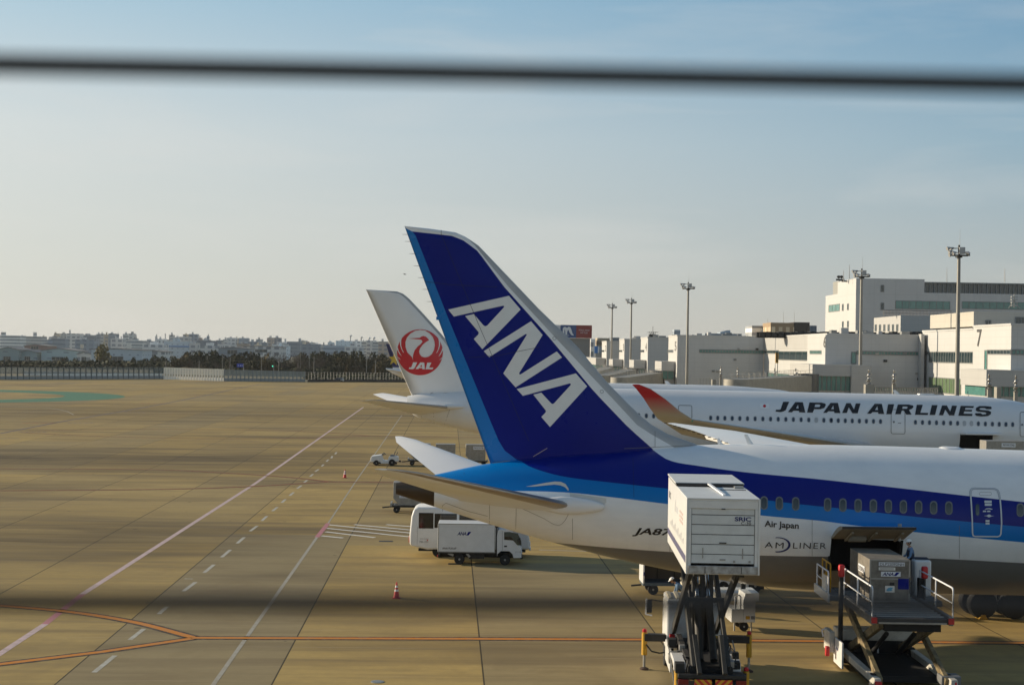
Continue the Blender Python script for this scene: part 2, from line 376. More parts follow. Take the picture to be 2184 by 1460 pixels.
def concrete():
    m, T, b = newmat('apron_concrete')
    g = T.n('ShaderNodeNewGeometry'); sp = T.n('ShaderNodeSeparateXYZ'); T.l(g.outputs['Position'], sp.inputs[0])
    X, Y = sp.outputs[0], sp.outputs[1]
    xr = T.math('ADD', X, T.math('MULTIPLY', Y, .042)); yr = T.math('SUBTRACT', Y, T.math('MULTIPLY', X, .042))
    P = 7.45
    lane = T.math('DIVIDE', T.math('SUBTRACT', xr, 1.43), P)
    row = T.math('DIVIDE', yr, 46.0)
    wn = T.n('ShaderNodeTexWhiteNoise', noise_dimensions='2D'); T.l(T.vec(T.math('FLOOR', lane), T.math('FLOOR', T.math('ADD', row, .05))), wn.inputs['Vector'])
    wn2 = T.n('ShaderNodeTexWhiteNoise', noise_dimensions='2D'); T.l(T.vec(T.math('FLOOR', lane), T.math('FLOOR', T.math('DIVIDE', yr, 7.5))), wn2.inputs['Vector'])
    big = T.noise(T.vec(T.math('MULTIPLY', xr, .012), T.math('MULTIPLY', yr, .03)), 1, 5, .6)
    c = T.mix(T.rng(big, .35, .65), (.425, .30, .105), (.50, .365, .145))
    grey = T.math('MULTIPLY', T.rng(wn.outputs['Value'], .5, .95), .34)          # some slabs were relaid in greyer concrete
    # the greyer lane between the stand lines
    lgrey = T.math('MULTIPLY', T.math('MULTIPLY', T.math('GREATER_THAN', lane, -2.0), T.math('LESS_THAN', lane, -1.0)), T.math('LESS_THAN', yr, 94.5))
    lgrey2 = T.math('MULTIPLY', T.math('MULTIPLY', T.math('GREATER_THAN', lane, 0.0), T.math('LESS_THAN', lane, 1.0)), T.math('LESS_THAN', yr, 83.0))
    grey = T.math('MAXIMUM', grey, T.math('MAXIMUM', T.math('MULTIPLY', lgrey, .62), T.math('MULTIPLY', lgrey2, .5)))
    c = T.mix(grey, c, (.255, .235, .17))
    c = T.mix(T.rng(wn2.outputs['Value'], 0, 1, 0, .20), c, (.24, .18, .10))
    # rubber streaks drawn out along the taxi direction, oil smudges
    st = T.noise(T.vec(T.math('MULTIPLY', xr, .045), T.math('MULTIPLY', yr, .75)), 1, 7, .62, .3)
    c = T.mix(T.rng(st, .48, .78, 0, .72), c, (.15, .105, .055))
    st2 = T.noise(T.vec(T.math('MULTIPLY', xr, .03), T.math('MULTIPLY', yr, .16)), 1, 4, .55, .4)
    c = T.mix(T.rng(st2, .50, .72, 0, .8), c, (.13, .10, .062))
    def band(y0, w, xe):       # places where vehicles and aircraft turn have been blackened
        e = T.math('POWER', 2.718, T.math('MULTIPLY', T.math('POWER', T.math('ABSOLUTE', T.math('DIVIDE', T.math('SUBTRACT', yr, y0), w)), 2.0), -1.0))
        return T.math('MULTIPLY', e, T.rng(xr, xe+9, xe-9))
    bn_ = T.noise(T.vec(T.math('MULTIPLY', xr, .05), T.math('MULTIPLY', yr, .33)), 1, 6, .65, .6)
    bd_ = T.math('MAXIMUM', T.math('MAXIMUM', band(92, 9, -12), band(156, 14, -6)), T.math('MAXIMUM', T.math('MULTIPLY', band(124, 5, -30), .7), T.math('MULTIPLY', band(260, 40, 20), .6)))
    c = T.mix(T.math('MULTIPLY', bd_, T.rng(bn_, .30, .62, .22, .95)), c, (.085, .062, .036))
    blot = T.noise(T.vec(T.math('MULTIPLY', xr, .22), T.math('MULTIPLY', yr, .22), 3.0), 1, 7, .68, .8)
    c = T.mix(T.rng(blot, .48, .72, 0, .42), c, (.20, .145, .075))
    sc = T.noise(T.vec(T.math('MULTIPLY', xr, .11), T.math('MULTIPLY', yr, 3.2)), 1, 4, .6, .5)
    c = T.mix(T.rng(sc, .62, .78, 0, .35), c, (.55, .46, .33))                        # pale scuffs
    fine = T.noise(g.outputs['Position'], 2.2, 8, .7)
    c = T.mix(T.rng(fine, .3, .75, 0, .28), c, (.20, .16, .10))
    spot = T.n('ShaderNodeTexVoronoi'); spot.inputs['Scale'].default_value = .33; T.l(g.outputs['Position'], spot.inputs['Vector'])
    c = T.mix(T.math('MULTIPLY', T.math('LESS_THAN', spot.outputs['Distance'], .055), .55), c, (.07, .06, .05))
    dj = T.math('MULTIPLY', T.math('ABSOLUTE', T.math('SUBTRACT', T.math('FRACT', T.math('ADD', lane, .5)), .5)), P)
    jn = T.math('LESS_THAN', dj, .030)
    dj2 = T.math('MULTIPLY', T.math('ABSOLUTE', T.math('SUBTRACT', T.math('FRACT', T.math('ADD', T.math('DIVIDE', yr, 7.5), .5)), .5)), 7.5)
    jn2 = T.math('MULTIPLY', T.math('LESS_THAN', dj2, .02), .22)
    c = T.mix(T.math('MULTIPLY', T.math('MAXIMUM', jn, jn2), .85), c, (.035, .032, .028))
    T.l(c, b.inputs['Base Color']); b.inputs['Roughness'].default_value = .72; b.inputs['Specular IOR Level'].default_value = .08
    T.l(T.rng(st, .4, .8, .82, .6), b.inputs['Roughness'])
    bn = T.n('ShaderNodeBump'); bn.inputs['Strength'].default_value = .25; bn.inputs['Distance'].default_value = .01
    T.l(fine, bn.inputs['Height']); T.l(bn.outputs[0], b.inputs['Normal'])
    return m
def paintm(name, col, wear=.35, sc=2.0):       # worn road paint: concrete shows where it has gone
    m, T, b = newmat(name); g = T.n('ShaderNodeNewGeometry')
    f = T.noise(g.outputs['Position'], sc*1.4, 9, .75)
    T.l(T.mix(T.rng(f, .42, .68, 0, wear*1.7), col, (.30, .25, .17)), b.inputs['Base Color']); b.inputs['Roughness'].default_value = .65; b.inputs['Specular IOR Level'].default_value = .1
    return m
def groundm():
    m, T, b = newmat('dry_grass_ground'); g = T.n('ShaderNodeNewGeometry')
    f = T.noise(g.outputs['Position'], .02, 8, .65)
    T.l(T.mix(T.rng(f, .35, .65), (.06, .065, .035), (.12, .105, .06)), b.inputs['Base Color']); b.inputs['Roughness'].default_value = .95
    return m
gm = MB(); gm.quad((-3400,-250,-.02), (3400,-250,-.02), (3400,3800,-.02), (-3400,3800,-.02))
tag(gm.build('ground', groundm(), smooth=False), kind='structure')
far = [gnd(-300, 806), gnd(0, 809), gnd(350, 808), gnd(480, 813), gnd(860, 814.5), gnd(1100, 818)]
am = MB(); pts = [(-420, -120), (150, -120), (150, 760), (60, 760)] + [(p.x, p.y) for p in reversed(far)]
am.v = [(x, y, 0) for x, y in pts]; am.f = [tuple(range(len(pts)))]; am.m = [0]
tag(am.build('apron', concrete(), smooth=False), kind='structure')

def ribbon(mb, pts, w, z, m=0):
    n = len(pts); L = []
    for i in range(n):
        a = Vector(pts[max(i-1, 0)][:2]); b = Vector(pts[min(i+1, n-1)][:2]); d = (b-a).normalized(); nn = Vector((-d.y, d.x))*(w/2)
        p = Vector(pts[i][:2]); L.append(((p+nn).x, (p+nn).y, (p-nn).x, (p-nn).y))
    for i in range(n-1):
        a, b = L[i], L[i+1]; mb.quad((a[0],a[1],z), (b[0],b[1],z), (b[2],b[3],z), (a[2],a[3],z), m)
def gl(l): return [gnd(x, y) for x, y in l]
def dense(l, k=10):
    xs = [p[0] for p in l]
    if xs[0] > xs[-1]: l = l[::-1]; xs = xs[::-1]
    f = pchip(xs, [p[1] for p in l]); n = max(2, int((xs[-1]-xs[0])/k))
    return [(xs[0]+(xs[-1]-xs[0])*i/n, f(xs[0]+(xs[-1]-xs[0])*i/n)) for i in range(n+1)]
PINK = paintm('mauve_line_paint', (.62, .47, .48), .4); PINKR = paintm('pink_line_paint', (.50, .20, .24), .3)
PALE = paintm('white_line_paint', (.50, .49, .44), .5); FAINT = paintm('worn_white_paint', (.40, .38, .33), .5)
ORANGE = paintm('orange_line_paint', (.60, .22, .03), .28); EDGE = paintm('black_edge_paint', (.05, .04, .035), .3)
RUST = paintm('worn_orange_paint', (.34, .10, .03), .3); GREEN = paintm('green_ring_paint', (.035, .20, .12), .45); VIOL = paintm('dark_violet_paint', (.13, .10, .11), .35)
def marking(name, mats, fn):
    mb = MB(); fn(mb); tag(mb.build(name, mats, smooth=False, fix=False), kind='structure')
def f1(mb):
    ribbon(mb, gl([(-90, 1452), (0, 1393), (96, 1330)]), .30, .004); ribbon(mb, gl([(176, 1266), (545, 1030), (775, 868)]), .30, .004); ribbon(mb, gl([(96, 1330), (176, 1266)]), .30, .004, 1)
marking('mauve_line', [PINK, PINKR], f1)
def f2(mb):
    ribbon(mb, gl([(440, 1480), (676, 1145)]), .17, .004, 1); ribbon(mb, gl([(700, 1115), (754, 1033), (857, 885)]), .11, .004, 1)
    ribbon(mb, gl([(676, 1145), (700, 1115)]), .3, .004, 2)
    Z = 2.427
    for a, b, c, d in ((487,1390,595,1303),(672,1222,745,1165),(822,1088,865,1050),(950,970,1012,924),(1057,875,1107,833),(1147,795,1192,757),(1228,723,1264,692),(1295,660,1332,632),(1355,607,1382,582),(1410,556,1436,536),(1458,513,1478,495),(1500,477,1520,459),(1538,440,1560,424),(1575,408,1590,396),(1605,378,1620,365),(1632,352,1650,340),(1665,325,1675,315),(1690,300,1700,290),(1715,283,1720,272),(1735,262,1742,252)):
        ribbon(mb, gl([(a/Z, 860+b/Z), (c/Z, 860+d/Z)]), .2, .004)
    ribbon(mb, gl([(393.5, 1233.3), (411, 1233.7)]), .16, .004)
    for a, b, c, d in ((1700,627,2160,673),(1690,645,2160,693),(1685,663,1940,693),(1665,684,1775,695),(1835,626,2160,657),(2000,626,2160,639)):
        ribbon(mb, gl([(a/Z, 860+b/Z), (c/Z, 860+d/Z)]), .30, .004, 3)
    ribbon(mb, gl(dense([(0, 878), (417, 881), (700, 885), (860, 889)], 60)), .3, .004, 1)
    ribbon(mb, gl(dense([(0, 867), (90, 869), (140, 876), (157, 884)], 12)), .2, .004, 1)
    ribbon(mb, gl([(1150, 1172), (1290, 1176)]), .16, .004)
HATCH = paintm('fresh_white_paint', (.74, .73, .69), .18)
marking('white_line', [PALE, FAINT, PINKR, HATCH], f2)
def f3(mb):
    for w, z, m in ((.74, .004, 1), (.38, .008, 0)):
        ribbon(mb, gl([(408, 1359.3), (1000, 1361.3), (1385, 1363), (2300, 1371.5)]), w, z, m)
        ribbon(mb, gl(dense([(410, 1358), (284, 1325.6), (140, 1303), (25, 1292.6), (-70, 1285)], 14)), w, z, m)
        ribbon(mb, gl([(410, 1360.5), (214, 1389.5), (0, 1415.4), (-90, 1425)]), w, z, m)
marking('orange_line', [ORANGE, EDGE], f3)
def f4(mb):
    for w, z, m in ((.70, .004, 1), (.34, .008, 0)):
        for l in ([(704.6,1026.9),(630,1018.6),(478,1008),(330,1001),(0,999)], [(700,1027),(531,1037),(371,1042.5),(0,1046)], [(704,1027),(1000,1030),(1500,1036)],
                  [(787,929),(709,923),(618,918.5),(474,915.6),(309,914.8),(60,918)], [(787,929),(659,933),(494,935.4),(330,933.3),(165,928),(50,922)], [(787,929),(1000,932),(1300,936)]):
            ribbon(mb, gl(dense(l, 24)), w, z, m)
marking('rust_line', [RUST, EDGE], f4)
def f5(mb):
    ribbon(mb, gl([(0, 924), (140, 897), (255, 878), (356, 859.5), (442, 842), (500, 829), (558, 818.5)]), .55, .004)
    for x0, x1, y in ((98,160,944),(198,262,945),(305,362,945.5),(412,470,944.5),(505,577,940.5),(622,680,941),(719,783,942.5),(10,66,941),(420,500,936),(338,390,909.5),(410,480,909.5),(520,600,911),(620,700,910),(250,330,900),(380,470,902),(480,560,899),(180,250,907),(490,560,849),(500,590,827),(540,600,824),(640,740,838),(560,700,850),(30,300,821),(170,470,826),(380,560,830),(120,330,817)):
        ribbon(mb, gl([(x0, y), (x1, y+(x1-x0)*.012)]), .22 if y > 890 else .5, .004)
    for x0, x1, y0, y1 in ((144,202,899,904),(41,103,919,922.5),(0,43,932,937),(265,312,877.5,880)):    # worn stencil lettering, too far to read
        k = 5
        for i in range(k):
            xa = x0+(x1-x0)*i/k; xb = xa+(x1-x0)/k*.7
            ribbon(mb, gl([(xa, (y0+y1)/2+.2), (xb, (y0+y1)/2)]), .9, .004)
marking('dark_line', [VIOL], f5)
def f5b(mb):
    for x0, x1, y0, y1 in ((49,124,899,904),(300,352,858,861),(395,430,842,844)):
        for i in range(4):
            xa = x0+(x1-x0)*i/4; ribbon(mb, gl([(xa, (y0+y1)/2+.2), (xa+(x1-x0)*.19, (y0+y1)/2)]), 1.0, .004)
marking('stencil_mark', [RUST], f5b)
def f6(mb):
    c = (-131, 326); n = 72
    for i in range(n):
        a, b = 2*math.pi*i/n, 2*math.pi*(i+1)/n
        mb.quad((c[0]+45*math.cos(a), c[1]+45*math.sin(a), .004), (c[0]+45*math.cos(b), c[1]+45*math.sin(b), .004), (c[0]-4+36*math.cos(b), c[1]+32*math.sin(b), .004), (c[0]-4+36*math.cos(a), c[1]+32*math.sin(a), .004))
marking('green_ring', [GREEN], f6)
# drain grate and manhole cover in the slabs
p = gnd(823, 1153.5); o = MB().box(-.42,.42,-.25,.25,0,.012).build('drain_grate', DARK, smooth=False); o.matrix_world = frame(p.x, p.y); tag(o, 'dark rectangular drain grate in the concrete near the white hatching', 'drain grate')
p = gnd(805, 1453); o = MB().lathe((0,0,0), [(.24,0),(.24,.015),(.21,.02),(.05,.022)], 24).build('manhole_cover', STEEL); o.matrix_world = frame(p.x, p.y); tag(o, 'pale round manhole cover at the bottom edge below the near cone', 'manhole cover')

# ------------------------------------------------------------------ aircraft builder
class Craft:
    def __init__(s, root, M, st, nang=64):
        """st: (local x, z top, z bottom, half width)"""
        s.root, s.M = root, M
        xs = [q[0] for q in st]
        s.zt = pchip(xs, [q[1] for q in st]); s.zb = pchip(xs, [q[2] for q in st]); s.w = pchip(xs, [q[3] for q in st]); s.x0, s.x1 = xs[0], xs[-1]
    def near(s, x, z):
        zt, zb = s.zt(x), s.zb(x); c = (zt+zb)/2; h = max((zt-zb)/2, .01); q = 1-((z-c)/h)**2
        return -s.w(x)*math.sqrt(q) if q > 0 else 0.0
    def surf(s, px, py):
        y = -s.w((s.x0+s.x1)/2)*.97
        for _ in range(14):
            p = hit(px, py, s.M, y); y = .5*y+.5*s.near(p.x, p.z)
        return Vector((p.x, y, p.z))
    def body(s, name, mats, xs, angs, skip=None, mfun=None, ang=30):
        mb = MB(); n = len(angs)
        for x in xs:
            zt, zb, w = s.zt(x), s.zb(x), s.w(x); c = (zt+zb)/2; h = (zt-zb)/2
            for a in angs: mb.v.append((x, -w*math.cos(a), c+h*math.sin(a)))
        for j in range(len(xs)-1):
            for i in range(n):
                k = (i+1) % n
                if skip and skip((xs[j]+xs[j+1])/2, angs[i], angs[k] if k else 2*math.pi+angs[0]): continue
                mb.f.append((j*n+i, (j+1)*n+i, (j+1)*n+k, j*n+k)); mb.m.append(mfun((xs[j]+xs[j+1])/2) if mfun else 0)
        mb.f.append(tuple(range(n))); mb.m.append(mfun(xs[0]) if mfun else 0); mb.f.append(tuple(range((len(xs)-1)*n, len(xs)*n))); mb.m.append(0)
        return mb.build(name, mats, s.root, ang=ang)
    def paint(s, name, loops_list, m, off=.012, sy=5, sx=None):
        return decal(name, [tess(l) for l in loops_list], s.surf, m, s.root, off, sy, sx)
    def letters(s, name, tx, m, off=.014): return decal(name, [tx], s.surf, m, s.root, off, 3)
    def window(s, px, py, w, h, mats, rim=.18, off=.012):
        o_, i_ = rrect(px, py, w, h, w*.48), rrect(px, py+.3, w*(1-rim*1.7), h*(1-rim), w*.4)
        vs, fs = tess([o_]); a = decal('window', [(vs, fs)], s.surf, mats[0], s.root, off, 6)
        vs2, fs2 = tess([i_]); b = decal('pane', [(vs2, fs2)], s.surf, mats[1], a, off+.006, 6)
        return a
    def outline(s, name, loop, wd, m, off=.014):
        cx = sum(p[0] for p in loop)/len(loop); cy = sum(p[1] for p in loop)/len(loop)
        n = len(loop); inner = []
        for i in range(n):
            a = Vector(loop[i-1]); b = Vector(loop[(i+1) % n]); d = (b-a).normalized(); q = Vector(loop[i])+Vector((-d.y, d.x))*wd
            if (q-Vector((cx, cy))).length > (Vector(loop[i])-Vector((cx, cy))).length: q = Vector(loop[i])-Vector((-d.y, d.x))*wd
            inner.append((q.x, q.y))
        vs = list(loop)+inner; fs = [(i, (i+1) % n, n+(i+1) % n, n+i) for i in range(n)]
        return decal(name, [(vs, fs)], s.surf, m, s.root, off, 8)
def linepx(pts, wd):         # a thin painted line as quads in photo pixels
    vs, fs = [], []
    for i in range(len(pts)):
        a = Vector(pts[max(i-1, 0)]); b = Vector(pts[min(i+1, len(pts)-1)]); d = (b-a).normalized(); nn = Vector((-d.y, d.x))*wd/2; p = Vector(pts[i])
        vs += [tuple(p+nn), tuple(p-nn)]
    fs = [(2*i, 2*i+1, 2*i+3, 2*i+2) for i in range(len(pts)-1)]
    return vs, fs
def foil(u, t): return 5*t*(.2969*math.sqrt(max(u,0))-.126*u-.3516*u*u+.2843*u**3-.1036*u**4)
def wing(name, secs, mats, parent, n=14, lecol=None, mats_le=1):
    """secs: list of (LE xyz, TE xyz, thickness m); flying surface lofted between sections"""
    mb = MB(); us = [(1-math.cos(math.pi*i/n))/2 for i in range(n+1)]; rings = []
    for le, te, th in secs:
        le = Vector(le); te = Vector(te); ch = (te-le).length; dz = (Vector((0,0,1)))
        r = []
        for u in us: r.append(le+(te-le)*u+dz*(foil(u, th/ch)*ch))
        for u in reversed(us[1:-1]): r.append(le+(te-le)*u-dz*(foil(u, th/ch)*ch*.8))
        rings.append(r)
    m = len(rings[0]); b = len(mb.v)
    for r in rings: mb.v += [tuple(p) for p in r]
    for j in range(len(rings)-1):
        for i in range(m):
            k = (i+1) % m; col = 0
            if lecol is not None and (i < lecol or i >= m-lecol): col = mats_le
            mb.f.append((j*m+i, j*m+k, (j+1)*m+k, (j+1)*m+i)); mb.m.append(col)
    mb.f.append(tuple(range(m))); mb.m.append(0); mb.f.append(tuple(range((len(rings)-1)*m, len(rings)*m))); mb.m.append(0)
    return mb.build(name, mats, parent, ang=50)
def fin(name, M, LE, TE, cuts, zbot, ztop, mats, parent, tmax=.42, tk=.055, nrow=34):
    """vertical fin: LE/TE pixel outlines on the centre plane; cuts = colour borders (pixel lines) from TE forward"""
    L = [hit(x, y, M, 0) for x, y in LE]; T_ = [hit(x, y, M, 0) for x, y in TE]
    fl = plin([p.z for p in L], [p.x for p in L]); ft = plin([p.z for p in T_], [p.x for p in T_])
    fc = []
    for c in cuts:
        q = sorted([hit(x, y, M, 0) for x, y in c], key=lambda p: p.z); fc.append(plin([p.z for p in q], [p.x for p in q]))
    def half(x, z):
        le, te = fl(z), ft(z); ch = max(le-te, .05); u = min(max((le-x)/ch, 0), 1); return foil(u, min(2*tk, 2*tmax/ch))*ch
    zs = [zbot+(ztop-zbot)*(1-(1-i/nrow)**1.35) for i in range(nrow+1)]; zs[-1] = ztop-1e-4
    mb = MB(); rows = []; nseg = [5]*len(cuts)+[9]
    for z in zs:
        b = [ft(z)]
        for f in fc: b.append(min(max(f(z), b[-1]+.002), fl(z)-.004))
        b.append(fl(z)); r = []
        for k in range(len(b)-1):
            for i in range(nseg[k]):
                q = i/nseg[k]
                if k == len(b)-2: q = 1-(1-q)**1.8
                r.append(b[k]+(b[k+1]-b[k])*q)
        r.append(b[-1]); rows.append((z, r))
    m = len(rows[0][1]); seg = [k for k in range(len(nseg)) for _ in range(nseg[k])]
    for z, r in rows:
        for x in r: mb.v.append((x, -half(x, z), z))
        for x in r: mb.v.append((x, half(x, z), z))
    for j in range(len(rows)-1):
        for i in range(m-1):
            a = j*2*m+i; mb.f.append((a, a+1, a+2*m+1, a+2*m)); mb.m.append(seg[i])
            a += m; mb.f.append((a+2*m, a+2*m+1, a+1, a)); mb.m.append(seg[i])
    a = (len(rows)-1)*2*m
    for i in range(m-1): mb.f.append((a+i, a+i+1, a+m+i+1, a+m+i)); mb.m.append(seg[i])
    o = mb.build(name, mats, parent, ang=50, fix=False)
    bm = bmesh.new(); bm.from_mesh(o.data); bmesh.ops.remove_doubles(bm, verts=bm.verts, dist=1e-5); bmesh.ops.recalc_face_normals(bm, faces=bm.faces); bm.to_mesh(o.data); bm.free()
    def surf(px, py):
        y = -.25
        for _ in range(10):
            p = hit(px, py, M, y); y = -half(p.x, p.z)
        return Vector((p.x, y, p.z))
    return o, surf
# ------------------------------------------------------------------ near aircraft: blue and white twin jet
M7 = frame(0, 62.4); P7 = thing('passenger_airplane', 'nearest airliner, white with dark and light blue stripes and a tall dark blue tail fin', 'airplane', M7)
st = []
for px, t, b, wf in ((845,1029,1053,1.0),(870,1023.5,1061,1.0),(926,1012,1079,.98),(1045,987.5,1116,.96),(1130,977,1141,.95),(1200,970,1160,.95),(1300,962,1186,.95),(1400,954,1208,.96),(1500,948.5,1227,.965),(1630,946.3,1248,.97),(1750,948,1256,.972),(2184,959.8,1267.5,.972)):
    a, c = hit(px, t, M7, 0), hit(px, b, M7, 0); st.append((a.x, a.z, c.z, (a.z-c.z)/2*wf))
xe, zte, zbe, we = st[-1]; sl_ = (st[-1][1]-st[-2][1])/(st[-1][0]-st[-2][0])
st += [(46, zte+sl_*(46-xe), zbe+sl_*(46-xe), we)]
zt0, zb0 = st[-1][1], st[-1][2]
st += [(51, zt0-.35, zb0-.0, we*.96), (54.5, zt0-1.3, zb0+.25, we*.82), (56.8, zt0-2.7, zb0+1.0, we*.5), (57.7, zt0-3.7, zb0+2.0, we*.14)]
C7 = Craft(P7, M7, st)
# livery: stripes run along the body; borders are curves of height over length
def livery():
    m, T, b = newmat('striped_livery'); t = T.n('ShaderNodeTexCoord'); sp = T.n('ShaderNodeSeparateXYZ'); T.l(t.outputs['Object'], sp.inputs[0])
    xn = T.rng(sp.outputs[0], -6, 60)
    def curve(px):
        pts = [C7.surf(x, y) if 930 < x else hit(x, y, M7, -1) for x, y in px]
        e = pts[-1]; d = (pts[-1]-pts[-2]); pts += [e+d*((58-e.x)/d.x)]
        c = T.n('ShaderNodeFloatCurve'); cm_ = c.mapping; cv = cm_.curves[0]; cm_.use_clip = False
        cv.points[0].location = (0, max(.0, pts[0].z/12)); cv.points[1].location = (1, pts[-1].z/12)
        for p in pts: cv.points.new((p.x+6)/66, p.z/12)
        cm_.update(); T.l(xn, c.inputs['Value']); return T.math('MULTIPLY', c.outputs[0], 12)
    B1 = curve([(1380,952),(1396,962),(1437,984),(1488,992.5),(1574,1004.5),(1750,1021.6),(1826,1030),(1952,1044),(2065.5,1057),(2184,1070)])
    B2 = curve([(1101,979),(1123.5,991.5),(1156,1004),(1205,1016),(1300,1028),(1430,1042),(1574,1058),(1700,1074),(1826,1087),(1920,1098),(2065,1112),(2184,1123)])
    B3 = curve([(935,1040),(1045,1045),(1215,1050),(1300,1059),(1430,1075),(1629,1099),(1750,1110),(1826,1120),(1952,1134),(2065,1145),(2184,1156)])
    B4 = curve([(1200,1158),(1300,1167),(1430,1176),(1629,1184),(1750,1186),(1984,1190),(2184,1200)])
    z, x = sp.outputs[2], sp.outputs[0]
    nz = T.noise(T.vec(T.math('MULTIPLY', x, .9), T.math('MULTIPLY', sp.outputs[1], .9), T.math('MULTIPLY', z, 2.4)), .8, 6, .65)
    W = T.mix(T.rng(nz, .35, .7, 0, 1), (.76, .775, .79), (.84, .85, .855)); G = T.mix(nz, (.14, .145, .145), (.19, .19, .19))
    x1 = C7.surf(1380, 954).x; x2 = hit(1085, 965, M7, 0).x
    b1 = T.math('MAXIMUM', T.math('LESS_THAN', z, B1), T.math('LESS_THAN', x, x1))
    b2 = T.math('MAXIMUM', T.math('LESS_THAN', z, B2), T.math('LESS_THAN', x, x2))
    c = T.mix(b1, W, (.001, .010, .20)); c = T.mix(b2, c, (.0, .17, .52)); c = T.mix(T.math('LESS_THAN', z, B3), c, W)
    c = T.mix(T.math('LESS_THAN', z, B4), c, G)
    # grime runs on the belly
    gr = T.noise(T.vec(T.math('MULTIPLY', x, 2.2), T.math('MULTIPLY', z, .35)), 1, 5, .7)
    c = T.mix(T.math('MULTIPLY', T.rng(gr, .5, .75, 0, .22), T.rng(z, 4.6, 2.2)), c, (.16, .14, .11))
    T.l(c, b.inputs['Base Color']); b.inputs['Roughness'].default_value = .3; b.inputs['Specular IOR Level'].default_value = .24
    # faint skin waviness in the reflections
    bn = T.n('ShaderNodeBump'); bn.inputs['Strength'].default_value = .05; bn.inputs['Distance'].default_value = .05
    T.l(T.noise(T.vec(T.math('MULTIPLY', x, .6), 0, T.math('MULTIPLY', z, 1.6)), 1, 2, .5), bn.inputs['Height']); T.l(bn.outputs[0], b.inputs['Normal'])
    return m
LIV = livery()
hx0, hx1 = C7.surf(1770, 1180).x, C7.surf(1924, 1180).x
zsill, ztopd = C7.surf(1850, 1219).z, C7.surf(1850, 1150).z
cz, hz = (C7.zt(15)+C7.zb(15))/2, (C7.zt(15)-C7.zb(15))/2
asill, atop = math.asin((zsill-cz)/hz) % (2*math.pi), math.asin((ztopd-cz)/hz) % (2*math.pi)
angs = sorted([2*math.pi*i/72 for i in range(72) if min(abs(2*math.pi*i/72-asill), abs(2*math.pi*i/72-atop)) > .03]+[asill, atop])
xs = sorted(set([round(st[0][0]+(57.7-st[0][0])*i/110, 3) for i in range(111)]+[hx0, hx1, st[0][0]+.05, st[0][0]+.15, hit(926, 1050, M7, -1).x]))
xs = [x for i, x in enumerate(xs) if x in (hx0, hx1) or not any(abs(x-q) < .12 for q in (hx0, hx1))]
def inside(x, a, b): return hx0 < x < hx1 and a >= asill-1e-4 and b <= atop+1e-4
xcone = hit(926, 1050, M7, -1).x
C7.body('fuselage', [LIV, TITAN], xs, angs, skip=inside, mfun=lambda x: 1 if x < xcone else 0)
# open cargo door: a dark hold and the curved door panel swung up
mb = MB(); yn = C7.near(15, (zsill+ztopd)/2)+.05
mb.box(hx0-.3, hx1+.3, yn+2.6, yn+2.65, zsill-.1, ztopd+.3); mb.box(hx0-.3, hx0-.25, yn+.35, yn+2.6, zsill-.1, ztopd+.3); mb.box(hx1+.25, hx1+.3, yn+.35, yn+2.6, zsill-.1, ztopd+.3)
mb.box(hx0-.25, hx1+.25, yn+.7, yn+2.6, zsill-.12, zsill-.03); mb.box(hx0-.25, hx1+.25, yn+.35, yn+2.6, ztopd+.25, ztopd+.3)
mb.build('cargo_hold', HOLD, P7, smooth=False)
for q in (hx0, hx1): MB().box(q-.05, q+.05, yn-.02, yn+.4, zsill+.02, ztopd-.02).build('door_frame', DARK, P7)
dp = thing('cargo_door', None, None); dp.parent = P7
mb = MB(); n = 9; yh = C7.near(15, ztopd)-.02; outer, inner = [], []
for i in range(n+1):
    a = i/n; y = yh-1.62*a; z = ztopd+.12+.95*math.sin(a*math.pi*.5)*.62; outer.append((y, z)); inner.append((y, z-.10-.10*math.sin(math.pi*a)))
for j in range(n):
    for pts, m in ((outer, 0), (inner, 1)):
        mb.quad((hx0, *pts[j]), (hx1, *pts[j]), (hx1, *pts[j+1]), (hx0, *pts[j+1]), m)
    for x in (hx0, hx1): mb.quad((x, *outer[j]), (x, *outer[j+1]), (x, *inner[j+1]), (x, *inner[j]), 1)
mb.quad((hx0, *outer[-1]), (hx1, *outer[-1]), (hx1, *inner[-1]), (hx0, *inner[-1]), 2); mb.quad((hx0, *outer[0]), (hx1, *outer[0]), (hx1, *inner[0]), (hx0, *inner[0]), 1)
LIN = mat('door_lining', (.30, .28, .23), .6, var=.2, vscale=3)
mb.build('door_panel', [WHITE, LIN, BLACK], dp)
for q in (.18, .5, .86): x = hx0+(hx1-hx0)*q; MB().bar((x, yh-.15, ztopd-.02), (x, yh-1.25, ztopd+.42), .09, .07).build('door_hinge', LIN, dp)
MB().cyl((hx0+.6, yh-.3, ztopd+.10), (hx0+1.3, yh-.3, ztopd+.10), .16, n=14).build('door_drum', LIN, dp)
